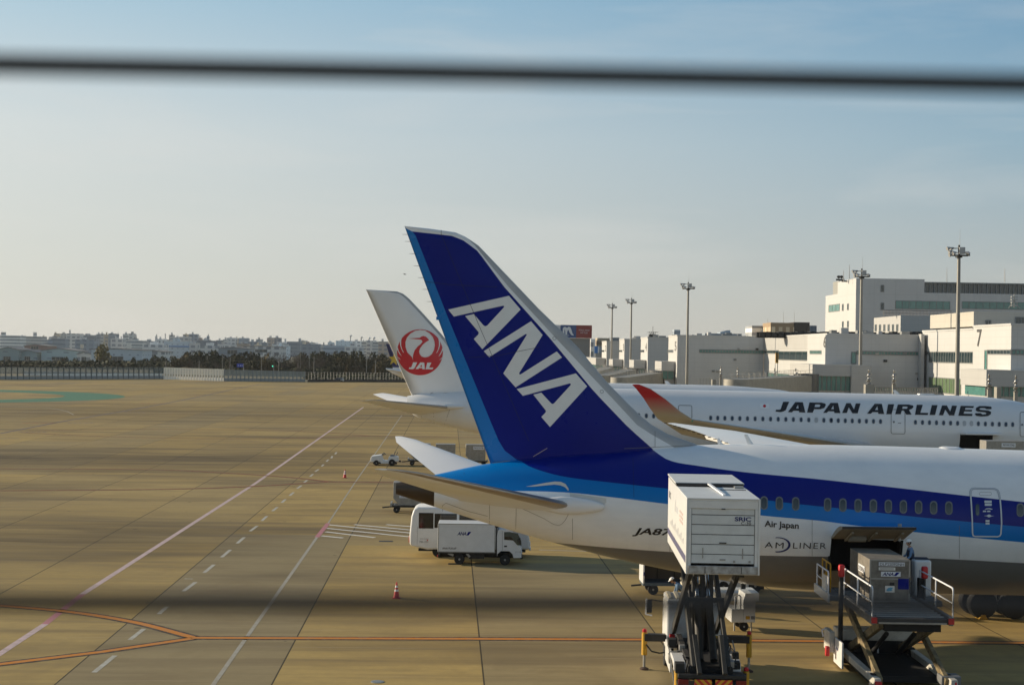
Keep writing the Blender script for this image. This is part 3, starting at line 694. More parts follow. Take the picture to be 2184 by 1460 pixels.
# the open passenger door behind the box truck is closed in the photo: outline only at the forward one
DOORW = mat('door_outline_white', (.62, .66, .68), .4)
lp = [(2068,1046),(2071,1040.5),(2077,1039),(2121,1040),(2128,1043),(2132,1050),(2134.5,1065),(2136.5,1090),(2137.5,1115),(2136,1138),(2133,1143),(2128,1145),(2079,1144.5),(2074,1142),(2072.5,1136),(2072,1110),(2070,1075)]
d = tag(C7.outline('door_outline', lp, 3.0, DOORW)); C7.outline('door_outline', [(2068,1057)]+[(2068,1046),(2071,1040.5),(2077,1039),(2121,1040),(2128,1043),(2132,1050),(2134,1064)]+[(2131.5,1064),(2129,1052),(2126,1045),(2120,1042.5),(2078,1041.5),(2073.5,1043),(2071,1047),(2071,1057)], .6, NAVY, .018)
sm = [rrect(2107,1069,15.5,5,1), rrect(2107.5,1075.3,15,5,1), rrect(2099.5,1089.4,7,3,.5), rrect(2108.5,1089.4,7,3,.5), rrect(2106,1110,8.5,4.2,.5), rrect(2106,1115.5,8.5,4.2,.5), [(2097.5,1099),(2105,1098.4),(2107,1096.3),(2111,1096.3),(2113.5,1098.6),(2120.5,1099.3),(2113.5,1100.2),(2111,1102),(2107,1102),(2105,1100)], [(2099.5,1086),(2103,1083.3),(2110,1082.5),(2117,1084.5),(2115,1086),(2109,1084.6),(2104,1085)]]
C7.paint('door_placard', [[l] for l in sm], DOORW, .018)
C7.paint('door_window', [[rrect(2084.5,1086,8,24,3)]], BLUEGL, .016)
C7.outline('door_vent', rrect(2101.5,1052,26,7.4,3.4), .5, SEAM, .016)
# windows
RIM7 = mat('window_rim', (.15, .16, .16), .45); PANE7 = mat('dimmed_window', (.035, .04, .042), .12, spec=.8)
for px in (1629.5, 1662, 1697, 1765, 1797.5, 1830, 1862.5, 1894.5, 1926.5, 1959, 1991, 2023.5, 2176, 2208):
    C7.window(px, 1072.6+(px-1662)*.0276, 16, 29, (RIM7, PANE7))
# writing on the side
C7.letters('registration', txt_px('JA878A', 1348.5, 1142.8, 1472, 1147, 18.5, .026, .30), TXTBLK)
C7.letters('operator_name', txt_px('Air Japan', 1630.5, 1126.3, 1703.5, 1131.0, 17.5, .02), TXTBLK)
C7.letters('title', txt_px('AM', 1630.5, 1167, 1671.5, 1168.5, 12.3, -.006, .06, 1.25), TXTBLK)
C7.letters('title', txt_px('LINER', 1691, 1168.7, 1761.5, 1169.5, 12.3, -.006, .06, 1.15), TXTBLK)
cres = [(1659 + 27*math.cos(R(a)), 1161+16.3*math.sin(R(a))) for a in range(-100, 101, 8)]; cin = [(1657.5+23.6*math.cos(R(a)), 1160.6+14.2*math.sin(R(a))) for a in range(100, -101, -8)]
C7.paint('crescent', [[cres+cin]], NAVY, .014)
# tail fin
LE7 = [(1520,990),(1500,948.5),(1478,945),(1430,928),(1397,911),(1361,882),(1293,813),(1230,737),(1148,657),(1066,571),(1021,524),(998,508),(980,498),(955,491),(930,489),(863.2,482.2)]
TE7 = [(1050,1000),(1045,985),(862.6,482)]
cL = [(1123,991),(1101,979),(1079,964),(1067,947),(1047,900),(955,676),(883,494),(869,492.5),(862.6,482)]
cW = [(1420,985),(1396,962),(1386.6,953),(1339,911),(1265.5,834),(1168.7,717),(1075,612),(1019,536),(1000,521.6),(984,510),(967,504),(941,499),(882,494),(869,492.5),(862.6,482)]
cG = [(1455,965),(1432,950),(1362.5,911),(1291,834),(1181,717),(1084.5,612),(1045,564),(1010,520),(990,503.5),(955,491),(862.6,482)]
zb_, zt_ = hit(1050, 1000, M7, 0).z, hit(862.6, 482, M7, 0).z
F7, fs7 = fin('tail_fin', M7, LE7, TE7, [cL, cW, cG], zb_, zt_, [LBLUE, DBLUE, WHITE, LEGREY], P7)
def zz(l, s=4.709, ox=940, oy=610): return [(ox+x/s, oy+y/s) for x, y in l]
LETW = mat('fin_lettering_white', (.70, .72, .73), .35, var=.05, coat=.2)
A1 = [(75,235),(685,97),(802,235),(418,632),(332,530),(376,486),(382,472),(379,459),(245,300),(332,280),(428,392),(440,400),(452,402),(468,394),(632,216),(637,206),(634,198),(626,196),(132,305)]
N1 = [(432,652),(907,352),(1023,490),(788,872),(788,880),(793,886),(803,884),(1165,655),(1218,715),(752,1015),(628,875),(862,492),(864,485),(860,480),(850,482),(487,712)]
A2 = [(763,1032),(1357,875),(1470,1005),(1097,1413),(1010,1312),(1050,1270),(1057,1258),(1054,1245),(930,1088),(1010,1068),(1105,1172),(1116,1180),(1128,1181),(1140,1173),(1302,995),(1307,985),(1304,978),(1295,975),(825,1100)]
for l in (A1, N1, A2): decal('fin_letter', [tess([zz(l)])], fs7, LETW, F7, .012, 12, 6)
for l, m in (([(1397,911),(1397,953)], SEAM), ([(1331,956),(1386,953.5)], SEAM), ([(1386,953.5),(1478,949)], SEAM), ([(941,490),(941,499)], SEAM), ([(941,499),(1020,690),(1102,880),(1128,940)], SEAMD), ([(905,600),(960,607),(1060,612)], SEAMD), ([(1150,740),(1060,758),(1000,762)], SEAMD)):
    decal('seam', [linepx(l, .9)], fs7, m, F7, .016, 8, 8)
decal('rudder_gap', [linepx([(1050,986.5),(1130,975.5),(1137,973)], 1.3)], C7.surf, METAL, P7, .05)
decal('rudder_gap', [linepx([(1137,973),(1167,955)], 1.3)], fs7, METAL, F7, .03, 8, 8)
for px, py in ((1182.5, 721), (1283.5, 834.5)):
    ring = [(px+4*math.cos(R(a)), py+4*math.sin(R(a))) for a in range(0, 360, 20)]; rin = [(px+3.2*math.cos(R(a)), py+3.2*math.sin(R(a))) for a in range(0, 360, 20)]
    decal('access_cover', [tess([ring, rin])], fs7, SEAM, F7, .014, 6, 6)
mb = MB()      # static wicks on the rudder's trailing edge
for py in (500, 515, 541, 567, 592, 617, 643):
    x = 862.6+(py-482)*(1045-862.6)/(985-482); p = hit(x, py, M7, 0); MB().cyl(p+Vector((.12,0,0)), p+Vector((-.22,0,.0)), .012, .006, 5).build('static_wick', DARK, F7)
p = hit(934.5, 676, M7, 0); MB().box(p.x-.08, p.x+.1, -.06, .06, p.z-.12, p.z+.02).build('rudder_notch', LBLUE, F7)
# tailplanes
zr_, xr_ = 5.75, 0
def yaww(X, Y, z):     # world -> local
    q = M7.inverted() @ Vector((X, Y, z)); return q
rl, rt = hit(1216, 1078, M7, -2.05), hit(975, 1064, M7, -1.5)
tl, tt = hit(826, 1000.5, M7, -9.7), hit(799, 999.5, M7, -9.9)
k1, k2 = hit(898, 1010, M7, -8.3), hit(806, 1011, M7, -9.2)
secs = [((rl.x+1.3, .3, rl.z-.45), (rt.x+.3, .3, rt.z-.35), .62), (rl, rt, .56)]
for a in (.25, .5, .75, .9): secs.append((rl.lerp(k1, a), rt.lerp(k2, a), .56-.36*a))
secs += [(k1, k2, .19), (k1.lerp(tl, .5)+Vector((.12, -.05, .0)), k2.lerp(tt, .55), .13), (tl, tt, .06)]
wing('tailplane', secs, [WHITE, LEDGE], P7, lecol=3)
flip = lambda v: Vector((v[0], -v[1], v[2]))
wing('tailplane', [(flip(a), flip(b), t) for a, b, t in secs], [WHITE, LEDGE], P7, lecol=3)
mb = MB()     # rounded fairing ahead of the near tailplane root
ra, rb = hit(1196, 1078, M7, -2.25), hit(1292, 1082, M7, -2.45)
rings = []
for u in (-.75, -.5, -.25, 0, .15, .3, .45, .6, .75, .88, .96, 1.0):
    c = ra.lerp(rb, u); s_ = math.sqrt(max(1-u*u, .0004))*.44 if u > 0 else .44*(1+u*.85); rings.append([(c.x, c.y+.30+.42*s_*math.cos(R(a)), c.z+s_*.82*math.sin(R(a))) for a in range(0, 360, 24)])
mb.loft(rings).build('root_fairing', WHITE, P7, ang=60)
C7.paint('trim_mark', [[[(1121,1037),(1147,1032),(1165,1028.5),(1183,1026),(1196,1026.5),(1206,1031),(1213,1042),(1212,1046),(1205,1038),(1195,1034),(1182,1032.5),(1160,1034.5),(1140,1036.5)]]], mat('trim_white', (.62, .60, .54), .4), .02)
C7.paint('trim_mark', [[[(1215,1050),(1293,1062),(1293,1070),(1289,1075),(1216,1068)]]], mat('trim_light', (.60, .60, .57), .4), .012)
for l in ([(1044,1074),(1044,1116)], [(1101,1078),(1100,1128)], [(1106,1080),(1160,1105),(1180,1117),(1192,1120),(1200,1115),(1206,1108),(1212,1096)], [(944,1090),(944,1077),(951,1072),(1000,1090),(1040,1100)], [(1221,1105),(1221,1150)], [(1430,1120),(1428,1190)], [(1732,1105),(1732,1185)], [(2046,1120),(2046,1190)]):
    decal('seam', [linepx(l, .7)], C7.surf, SEAM, P7, .012, 8)
for l in ([(1350,975),(1352,1060)], [(990,1001),(990,1010)]): decal('seam', [linepx(l, .7)], C7.surf, SEAMD, P7, .012, 8)
# wings, engines and undercarriage (mostly outside the frame), roof aerials
def w7(far):
    s_ = 1 if far else -1
    tipT = yaww((1425-1092)*92/3174, 92, 7.5); tipL = yaww((1443-1092)*91.5/3174, 91.5, 7.52)
    midT = yaww(11.6, 79.5, 7.08); midL = yaww(15.4, 79.8, 7.02); k3T = yaww(10.6, 86.5, 7.36); k3L = yaww(13.3, 86.2, 7.30)
    rT, rL = Vector((17.5, 2.6, 4.1)), Vector((29.5, 2.6, 4.2)); iT, iL = Vector((15.2, 9, 5.6)), Vector((24.5, 9, 5.7))
    sc_ = [(rL, rT, 1.3), (iL, iT, .9), (midL, midT, .5), (k3L, k3T, .22), (tipL, tipT, .05)]
    return sc_ if far else [(flip(a)+Vector((10.5, 0, 0)), flip(b)+Vector((10.5, 0, 0)), t) for a, b, t in sc_]
W7 = wing('wing', w7(True), [WHITE, METAL], P7, lecol=3); wing('wing', w7(False), [WHITE, METAL], P7, lecol=3)
mb = MB()
for i in range(13):
    u = i/12; a = w7(True)[2][1].lerp(w7(True)[4][1], u); MB().box(a.x-.16, a.x+.02, a.y-.022, a.y+.022, a.z-.01, a.z+.03).build('static_wick', DARK, W7)
fl_ = [yaww(*q) for q in ((12.0, 88, 7.05), (14.8, 80.5, 6.75), (14.9, 80.4, 6.45), (12.1, 87.9, 6.85))]
mb = MB(); a, b, c, d_ = fl_; e = Vector((-.9, 0, -.1)); mb.loft([[a, a+e*.6, d_+e*.6, d_], [b, b+e, c+e, c]]); mb.build('flaperon', WHITE, P7, smooth=False)
for y in (-9.8, 9.8):
    rings = []
    for x, r in ((36.2, 1.35), (36.0, 1.5), (34.5, 1.72), (32.5, 1.66), (30.8, 1.3), (30.7, .9), (29.2, .45)): rings.append([(x, y+r*math.cos(R(q)), 2.35+r*math.sin(R(q))) for q in range(0, 360, 15)])
    MB().loft(rings).bar((33.5, y, 3.8), (27.5, y, 5.2), .4, .9).build('engine', WHITE, P7)
def gear(x, y, r, nax, name='landing_gear', w=.44):
    g = thing(name, None, None); g.parent = P7
    m1 = MB().cyl((x, y, r), (x, y, 2.6), .16).bar((x-.75 if nax > 1 else x-.1, y, r), (x+.75 if nax > 1 else x+.1, y, r), .2, .2).build('strut', METAL, g)
    for dx in ((-.73, .73) if nax > 1 else (0,)):
        for dy in (-.55, .55):
            wb = MB(); prof = [(r-.28, -w/2), (r-.06, -w/2), (r, -w/2+.09), (r, w/2-.09), (r-.06, w/2), (r-.28, w/2)]
            rings = [[(x+dx+q*math.cos(R(t)), y+dy+h_, r+q*math.sin(R(t))) for t in range(0, 360, 15)] for q, h_ in prof]
            wb.loft(rings); tw = wb.build('tyre', RUBBER, g); MB().cyl((x+dx, y+dy-w/2+.04, r), (x+dx, y+dy+w/2-.04, r), r-.27, n=20).build('hub', STEEL, tw)
xg = M7.inverted() @ gnd(2140, 1337)
gear(xg.x+.55, 5.0, .66, 2); gear(xg.x+.55, -5.0, .66, 2); gear(48.0, 0, .5, 1, w=.35)
def blade(px, py, h, ch, lean):
    a = hit(px, py, M7, 0); mb = MB(); rings = []
    for u in (-.15, 0, 1):
        c = ch*(1-.45*max(u, 0)); x = a.x-lean*max(u, 0); z = a.z+h*u; rings.append([(x+c/2, 0, z), (x, .03, z), (x-c/2, 0, z), (x, -.03, z)])
    mb.loft(rings).build('roof_aerial', WHITE, P7, smooth=False)
blade(1537, 947, .26, .22, .12); blade(1601, 947, .42, .26, .22)
a = hit(2000, 954.5, M7, 0); b = hit(2055, 956.5, M7, 0); mb = MB(); rings = []
for i in range(13):
    u = -1+i/6; q = math.sqrt(max(1-u**4, .002)); c = a.lerp(b, (u+1)/2); rings.append([(c.x, .5*q*math.cos(R(t)), c.z-.12+.2*q*math.sin(R(t))) for t in range(0, 181, 15)])
mb.loft(rings, caps=True).build('satellite_radome', WHITE, P7)
p = hit(1919, 1124, M7, -3.6); MB().cyl(p-Vector((0, 0, .55)), p+Vector((0, 0, .1)), .05, n=8).cyl(p+Vector((0, 0, .02)), p+Vector((0, 0, .14)), .08, n=8).build('door_lamp', STEEL, dp)

# ------------------------------------------------------------------ second aircraft: white with red emblem
MA = frame(0, 130.2); PA = thing('passenger_airplane', 'white airliner with a red crane emblem on its tail fin and large black title', 'airplane', MA)
st = []
for px, t, b in ((868,844.5,869),(884,841,886),(926,837.5,900.5),(1000,833,919),(1100,829,942),(1200,827,961),(1308,828,974),(1450,830.6,982),(1600,833.3,986),(1760,837,989),(1960,841,993),(2050,843.4,995)):
    a, c = hit(px, t, MA, 0), hit(px, b, MA, 0); st.append((a.x, a.z, c.z, (a.z-c.z)/2*.975))
xe, zte, zbe, we = st[-1]
st += [(xe+2.2, zte-.1, zbe, we), (xe+3.8, zte-.24, zbe, we*.985), (xe+5.6, zte-.55, zbe+.02, we*.95), (xe+8, zte-1.35, zbe+.2, we*.83), (xe+10.2, zte-2.7, zbe+.8, we*.58), (xe+11.4, zte-3.7, zbe+1.7, we*.2)]
CA = Craft(PA, MA, st)
xA = [st[0][0]+.02+(st[-1][0]-st[0][0]-.03)*i/100 for i in range(101)]
ha0, ha1 = CA.surf(2047, 940).x, CA.surf(2117, 940).x; zs1, zs2 = CA.surf(2080, 958).z, CA.surf(2080, 925.5).z
cz, hz = (CA.zt(38)+CA.zb(38))/2, (CA.zt(38)-CA.zb(38))/2
as1, as2 = math.asin((zs1-cz)/hz) % (2*math.pi), math.asin((zs2-cz)/hz) % (2*math.pi)
angA = sorted([2*math.pi*i/60 for i in range(60) if min(abs(2*math.pi*i/60-as1), abs(2*math.pi*i/60-as2)) > .03]+[as1, as2])
xA = sorted([x for x in xA if min(abs(x-ha0), abs(x-ha1)) > .1]+[ha0, ha1])
WHITEA = mat('airliner_white', (.76, .765, .77), .32, var=.06, vscale=.5, coat=.3)
CA.body('fuselage', [WHITEA], xA, angA, skip=lambda x, a, b: ha0 < x < ha1 and a >= as1-1e-4 and b <= as2+1e-4)
yA = CA.near(38, (zs1+zs2)/2)
MB().box(ha0-.2, ha1+.2, yA+2.2, yA+2.25, zs1-.1, zs2+.3).box(ha0-.2, ha0-.15, yA+.5, yA+2.2, zs1-.1, zs2+.3).box(ha1+.15, ha1+.2, yA+.5, yA+2.2, zs1-.1, zs2+.3).box(ha0-.2, ha1+.2, yA+.7, yA+2.2, zs1-.12, zs1-.02).box(ha0-.2, ha1+.2, yA+.4, yA+2.2, zs2+.25, zs2+.3).build('cargo_hold', HOLD, PA, smooth=False)
mb = MB(); mb.prismx([(yA+.02, zs2), (yA-.4, zs2+.16), (yA-1.3, zs2+.12), (yA-1.3, zs2+.02), (yA-.4, zs2-.02), (yA, zs2-.1)], ha0+.1, ha1+.5); mb.build('cargo_door', WHITEA, PA)
LEA = [(960,850),(955,837),(1050,822),(945,716),(872,640),(861,628),(850,622.5),(838,619.5),(781,617.5)]
LEA = [(1040,850),(1010,832),(980,800),(945,727),(912,679),(877,645),(862,628.5),(853,623),(840,619.8),(781.2,617.3)]
LEA = [(1052,850),(1022,818),(990,775),(945,716),(905,671),(872,636),(861,627),(852,622.5),(840,619.8),(781.2,617.3)]
TEA = [(884,860),(878,842),(780.5,617.2)]
FA, fsA = fin('tail_fin', MA, LEA, TEA, [[(x-7, y+.2) for x, y in LEA[:-2]]+[(781.2,617.3)]], hit(884, 860, MA, 0).z, hit(780.5, 617.2, MA, 0).z, [WHITEA, LEGREY], PA, tmax=.42, nrow=26)
# emblem: a red disc of spread wings round a crane's neck and head, white letters below
def e(l): return [(840+x/12.167, 690+y/12.167) for x, y in l]
disc = [(678+595*math.cos(R(a)), 740+595*math.sin(R(a))) for a in range(0, 360, 5)]
hole = [(502,955),(468,862),(350,745),(305,610),(300,480),(340,360),(430,255),(550,185),(680,160),(800,172),(920,240),(1010,340),(1055,460),(1065,560),(1045,670),(985,790),(900,855),(805,875),(720,850),(672,790),(655,720),(680,640),(750,545),(830,475),(916,426),(872,372),(832,335),(770,317),(710,335),(675,365),(560,372),(385,384),(560,400),(690,411),(730,435),(742,468),(700,525),(620,590),(540,690),(505,790),(492,880)]
decal('emblem', [tess([e(disc), e(hole)])], fsA, JALRED, FA, .02, 3, 4)
cuts_ = [[(160,445),(190,440),(188,560),(215,660),(262,755),(235,735),(190,640),(160,540)], [(80,640),(100,612),(122,700),(205,845),(150,790),(95,690)], [(88,845),(120,870),(182,937),(125,900)]]
full = cuts_+[[(2*680-x, y+12) for x, y in l] for l in cuts_]
full += [[(130,400),(215,330),(190,440),(160,445),(110,560),(80,640),(60,640),(80,500)], [(1230,412),(1145,342),(1170,452),(1200,457),(1250,572),(1280,652),(1300,652),(1280,512)]]
J = [(500,1000),(605,1003),(552,1120),(525,1165),(480,1180),(388,1172),(400,1135),(445,1133),(462,1115)]
A_ = [(690,1003),(790,1008),(805,1182),(740,1180),(737,1150),(655,1150),(635,1175),(562,1170)]; Ah = [(672,1120),(735,1120),(722,1060)]
L_ = [(870,1008),(975,1008),(915,1135),(1025,1138),(1005,1182),(820,1180)]
for l in full: decal('emblem_feather_gap', [tess([e(l)])], fsA, WHITEA, FA, .026, 4, 6)
for l in ([e(J)], [e(A_), e(Ah)], [e(L_)]): decal('emblem_letter', [tess(l)], fsA, WHITEA, FA, .026, 4, 6)
decal('seam', [linepx([(880,841.5),(955,836.5)], .9), linepx([(918,839),(932,832)], .9)], CA.surf, SEAM, PA, .03)
# title
def tz(l): return [(1640+x/4.457, 840+y/4.457) for x, y in l]
T1 = [[[(135,72),(192,72),(160,150),(140,163),(110,170),(62,165),(68,147),(100,148),(112,140)]],
 [[(250,75),(322,76),(345,174),(288,173),(284,157),(233,157),(218,172),(180,170)], [(256,135),(282,135),(276,100)]],
 [[(385,78),(500,80),(535,90),(540,105),(525,130),(490,142),(430,142),(415,175),(362,174)], [(440,97),(480,97),(490,104),(480,122),(432,122)]],
 [[(585,82),(655,83),(678,180),(622,178),(618,162),(565,162),(548,177),(515,177)], [(590,142),(617,142),(611,106)]],
 [[(735,85),(775,85),(808,145),(825,88),(870,88),(842,182),(793,181),(758,125),(740,178),(695,178)]],
 [[(1005,90),(1072,92),(1095,188),(1040,187),(1036,170),(985,170),(968,185),(932,185)], [(1008,150),(1036,150),(1030,113)]],
 [[(1132,95),(1190,95),(1165,190),(1115,190)]],
 [[(1225,97),(1330,98),(1370,108),(1372,125),(1355,140),(1330,150),(1355,193),(1305,193),(1280,155),(1262,155),(1252,190),(1200,190)], [(1272,117),(1310,117),(1320,125),(1308,138),(1265,138)]],
 [[(1405,100),(1462,101),(1438,176),(1515,178),(1508,197),(1388,195)]],
 [[(1548,103),(1602,104),(1578,198),(1526,197)]],
 [[(1645,106),(1690,107),(1722,165),(1740,108),(1786,110),(1760,202),(1712,201),(1675,145),(1655,200),(1615,199)]],
 [[(1822,110),(1948,113),(1942,130),(1868,129),(1862,147),(1932,148),(1926,164),(1856,163),(1850,184),(1935,187),(1930,207),(1800,204)]],
 [[(2000,112),(2060,112),(2110,118),(2117,128),(2112,142),(2068,142),(2050,132),(2010,132),(1998,140),(2010,148),(2085,155),(2112,168),(2108,190),(2080,207),(2030,212),(1975,207),(1957,195),(1962,180),(2010,180),(2030,192),(2060,190),(2068,180),(2050,172),(1985,166),(1965,155),(1968,130)]]]
CA.paint('title', [[tz(l) for l in ls] for ls in T1], TXTBLK, .03, 2.5)
CA.paint('flag', [[[(1621,859.5),(1640,859.5),(1640,871),(1621,871)]]], mat('flag_white', (.82, .82, .82), .5), .03, 4)
CA.paint('flag_disc', [[[(1630.3+3.2*math.cos(R(a)), 865.3+3.2*math.sin(R(a))) for a in range(0, 360, 20)]]], JALRED, .04, 4)
RIMA = mat('window_rim_silver', (.45, .45, .45), .4); PANEA = mat('window_pane_blue', (.03, .045, .075), .1, spec=.8); SHUT = mat('window_blind', (.42, .44, .46), .5)
wl = [1362, 1378.5, 1394]+[1330+z/4.853 for z in (901,974,1048,1124,1203,1282,1361,1441,1521,1600,1679,1757,1837,1916,1994,2072,2148)]+[1760+z/5.151 for z in (65,143,220,297,375,452,530,607,991,1068,1145,1222,1300,1377,1454,1529,1606,1682,1759,1836,1911,1985,2059)]
yw = plin([1362, 1516, 1690, 1772, 1878, 1952, 2160], [885.5, 890.5, 893.8, 895.8, 898.2, 899.8, 904.6])
for px in wl:
    blind = min(abs(px-q) for q in (1330+1994/4.853, 1760+1529/5.151, 1760+1606/5.151)) < 1
    CA.window(px, yw(px), 7.6, 11.2, (RIMA, SHUT if blind else PANEA), .16, .02)
for x0, x1, y0, y1 in ((1446.5, 1476, 863.5, 915.5), (1900, 1930.5, 872.5, 925), (2175, 2203, 878, 931)):
    cx, cy = (x0+x1)/2, (y0+y1)/2; CA.outline('door_outline', [(px, py+(px-cx)*.02) for px, py in rrect(cx, cy, x1-x0, y1-y0, 4)], .9, BLACK, .03)
    CA.paint('door_handle', [[rrect(cx-11+2, cy+.5, 4, 4.4, 1.8)], [rrect(cx+3, cy+3, 7, 1.3, .4)]], TXTGREY, .03)
# wings; the near one ends in a curved red tip
rL, rT = Vector((31.5, -2.7, 3.9)), Vector((19.5, -2.7, 3.8))
def wA(px, py, yl): return hit(px, py, MA, yl)
tl, tt = wA(1478, 894.5, -28.6), wA(1402, 892, -29.0)
m1 = rL.lerp(tl, .5); m2 = rT.lerp(tt, .5); m2.x -= 1.6
secs = [(rL, rT, 1.5), (m1, m2, .75), (tl, tt, .3), (wA(1452, 878, -30.2), wA(1386, 870, -30.3), .22), (wA(1420, 851, -31.0), wA(1372, 848, -31.1), .16), (wA(1388, 829, -31.5), wA(1357, 829, -31.5), .1), (wA(1365, 820, -31.8), wA(1348, 819.5, -31.8), .05)]
def tipm():
    m, T, b = newmat('wing_tip_red_fade'); t = T.n('ShaderNodeTexCoord'); sp = T.n('ShaderNodeSeparateXYZ'); T.l(t.outputs['Object'], sp.inputs[0])
    za, zb2 = wA(1402, 884, -29.5).z, wA(1385, 845, -31).z
    T.l(T.mix(T.rng(sp.outputs[2], za, zb2), (.40, .41, .44), (.46, .006, .03)), b.inputs['Base Color']); b.inputs['Roughness'].default_value = .3; b.inputs['Coat Weight'].default_value = .3; return m
wing('wing', secs, [tipm(), LEGREY], PA, lecol=1)
fs_ = [(flip(a), flip(b), t) for a, b, t in secs]; wing('wing', fs_, [bpy.data.materials['wing_tip_red_fade'], LEGREY], PA, lecol=2)
mb = MB(); a, b = wA(1700, 942, -3.0), wA(1900, 955, -2.9); rings = []
for i in range(11):
    u = -1+i/5; q = math.sqrt(max(1-u*u, .003)); c = a.lerp(b, (u+1)/2); rings.append([(c.x, c.y+.9-1.0*q*math.cos(R(t)), c.z-.45+.8*q*math.sin(R(t))) for t in range(0, 360, 20)])
mb.loft(rings).build('wing_root_fairing', WHITEA, PA)
p = wA(1475, 896.5, -28.6); MB().lathe((p.x+.05, p.y, p.z-.02), [(.02,-.05),(.06,0),(.02,.05)], 8).build('navigation_lamp', mat('green_lamp', (.05, .5, .4), .2), PA)
tlA, ttA = wA(797, 851.5, -9.0), wA(770, 855, -9.3); rlA, rtA = wA(958, 868, -2.2), wA(886, 883, -1.3)
secs = [((rlA.x+.8, .3, rlA.z-.2), (rtA.x+.2, .3, rtA.z-.1), .55), (rlA, rtA, .5), (rlA.lerp(tlA, .6), rtA.lerp(ttA, .6), .28), (rlA.lerp(tlA, .93), rtA.lerp(ttA, .95), .14), (tlA, ttA, .05)]
wing('tailplane', secs, [WHITEA, LEGREY], PA, lecol=2); wing('tailplane', [(flip(a), flip(b), t) for a, b, t in secs], [WHITEA, LEDGE], PA, lecol=2)
mb = MB(); rings = []; a, b = wA(950, 866, -2.3), wA(991, 867.5, -2.5)
for i in range(8):
    u = i/7; q = math.sqrt(max(1-u*u, .003)); c = a.lerp(b, u); rings.append([(c.x, c.y+.3+.35*q*math.cos(R(t)), c.z+.28*q*math.sin(R(t))) for t in range(0, 360, 24)])
mb.loft(rings).build('root_fairing', WHITEA, PA)
for l in ([(899,875),(899,892)], [(960,870),(948,905)], [(925,875),(925,903)]): decal('seam', [linepx(l, .5)], CA.surf, SEAM, PA, .012, 8)
for y in (-10.5, 10.5):
    rings = [[(x, y+r*math.cos(R(q)), 2.4+r*math.sin(R(q))) for q in range(0, 360, 15)] for x, r in ((38.2, 1.4), (36.5, 1.75), (34.5, 1.7), (32, 1.2), (30.5, .5))]
    MB().loft(rings).bar((35.0, y, 3.2), (31.5, y, 3.4), .4, .7).build('engine', WHITEA, PA)
for x, y in ((22.5, -5.3), (22.5, 5.3), (42, 0)):
    MB().cyl((x, y, .6), (x, y, 3), .15).cyl((x, y-.6, .65), (x, y-.2, .65), .65, n=20).cyl((x, y+.2, .65), (x, y+.6, .65), .65, n=20).build('landing_gear', RUBBER, PA)
def bladeA(px, py, h):
    a = wA(px, py, 0); MB().loft([[(a.x+.3, 0, a.z-.1), (a.x, .04, a.z-.1), (a.x-.3, 0, a.z-.1), (a.x, -.04, a.z-.1)], [(a.x-.25, 0, a.z+h), (a.x-.35, .02, a.z+h), (a.x-.5, 0, a.z+h), (a.x-.35, -.02, a.z+h)]]).build('roof_aerial', WHITEA, PA, smooth=False)
bladeA(1916, 840.5, .38)
a = wA(1958, 841, 0); MB().box(a.x, a.x+1.4, -.3, .3, a.z-.1, a.z+.1).build('roof_aerial', WHITEA, PA, bev=.05)

# ------------------------------------------------------------------ third aircraft: only its white back shows beyond the second
MB3 = frame(0, 158.5); PB = thing('passenger_airplane', 'plain white airliner back showing behind the airliner with the black title', 'airplane', MB3)
st = []
for px, t, b in ((1010,836,850),(1060,826,880),(1130,819,905),(1290,816.3,938),(1400,818.5,941),(1500,820.5,943),(1560,822.5,944),(1620,827,944),(1665,831.5,942),(1705,841,938),(1735,856,930),(1750,872,915)):
    a, c = hit(px, t, MB3, 0), hit(px, b, MB3, 0); st.append((a.x, a.z, c.z, (a.z-c.z)/2))
CB = Craft(PB, MB3, st); CB.body('fuselage', [WHITEA], [st[0][0]+(st[-1][0]-st[0][0])*i/70 for i in range(71)], [2*math.pi*i/48 for i in range(48)])
fin('tail_fin', MB3, [(1120,840),(1108,820),(1060,700),(1035,690)], [(1030,840),(1024,826),(1012,690)], [[(1118,840),(1105,820),(1056,700),(1034,690)]], hit(1030, 840, MB3, 0).z, hit(1012, 691, MB3, 0).z, [WHITEA, LEGREY], PB, nrow=8)
for s_ in (1, -1):
    wing('wing', [(Vector((16, 2*s_, 3.2)), Vector((9, 2*s_, 3.1)), .9), (Vector((6, 17*s_, 5)), Vector((4, 17*s_, 5)), .2)], [WHITEA, METAL], PB, n=8); wing('tailplane', [(Vector((0.5, .6*s_, 7)), Vector((-2.2, .6*s_, 7)), .3), (Vector((-2.6, 6*s_, 7.5)), Vector((-3.8, 6*s_, 7.5)), .1)], [WHITEA, METAL], PB, n=8)
    MB().cyl((14, 3*s_, .5), (14, 3*s_, 3), .2).cyl((14, 3*s_-.3, .55), (14, 3*s_+.3, .55), .55, n=16).build('landing_gear', RUBBER, PB)
MB().cyl((28, 0, .5), (28, 0, 3), .15).cyl((28, -.3, .45), (28, .3, .45), .45, n=16).build('landing_gear', RUBBER, PB)
a = hit(1427, 818.8, MB3, 0); MB().loft([[(a.x+.3, -.04, a.z-.1), (a.x+.3, .04, a.z-.1), (a.x-.3, .04, a.z-.1), (a.x-.3, -.04, a.z-.1)], [(a.x-.2, -.02, a.z+.35), (a.x-.2, .02, a.z+.35), (a.x-.5, .02, a.z+.35), (a.x-.5, -.02, a.z+.35)]]).build('roof_aerial', WHITEA, PB, smooth=False)

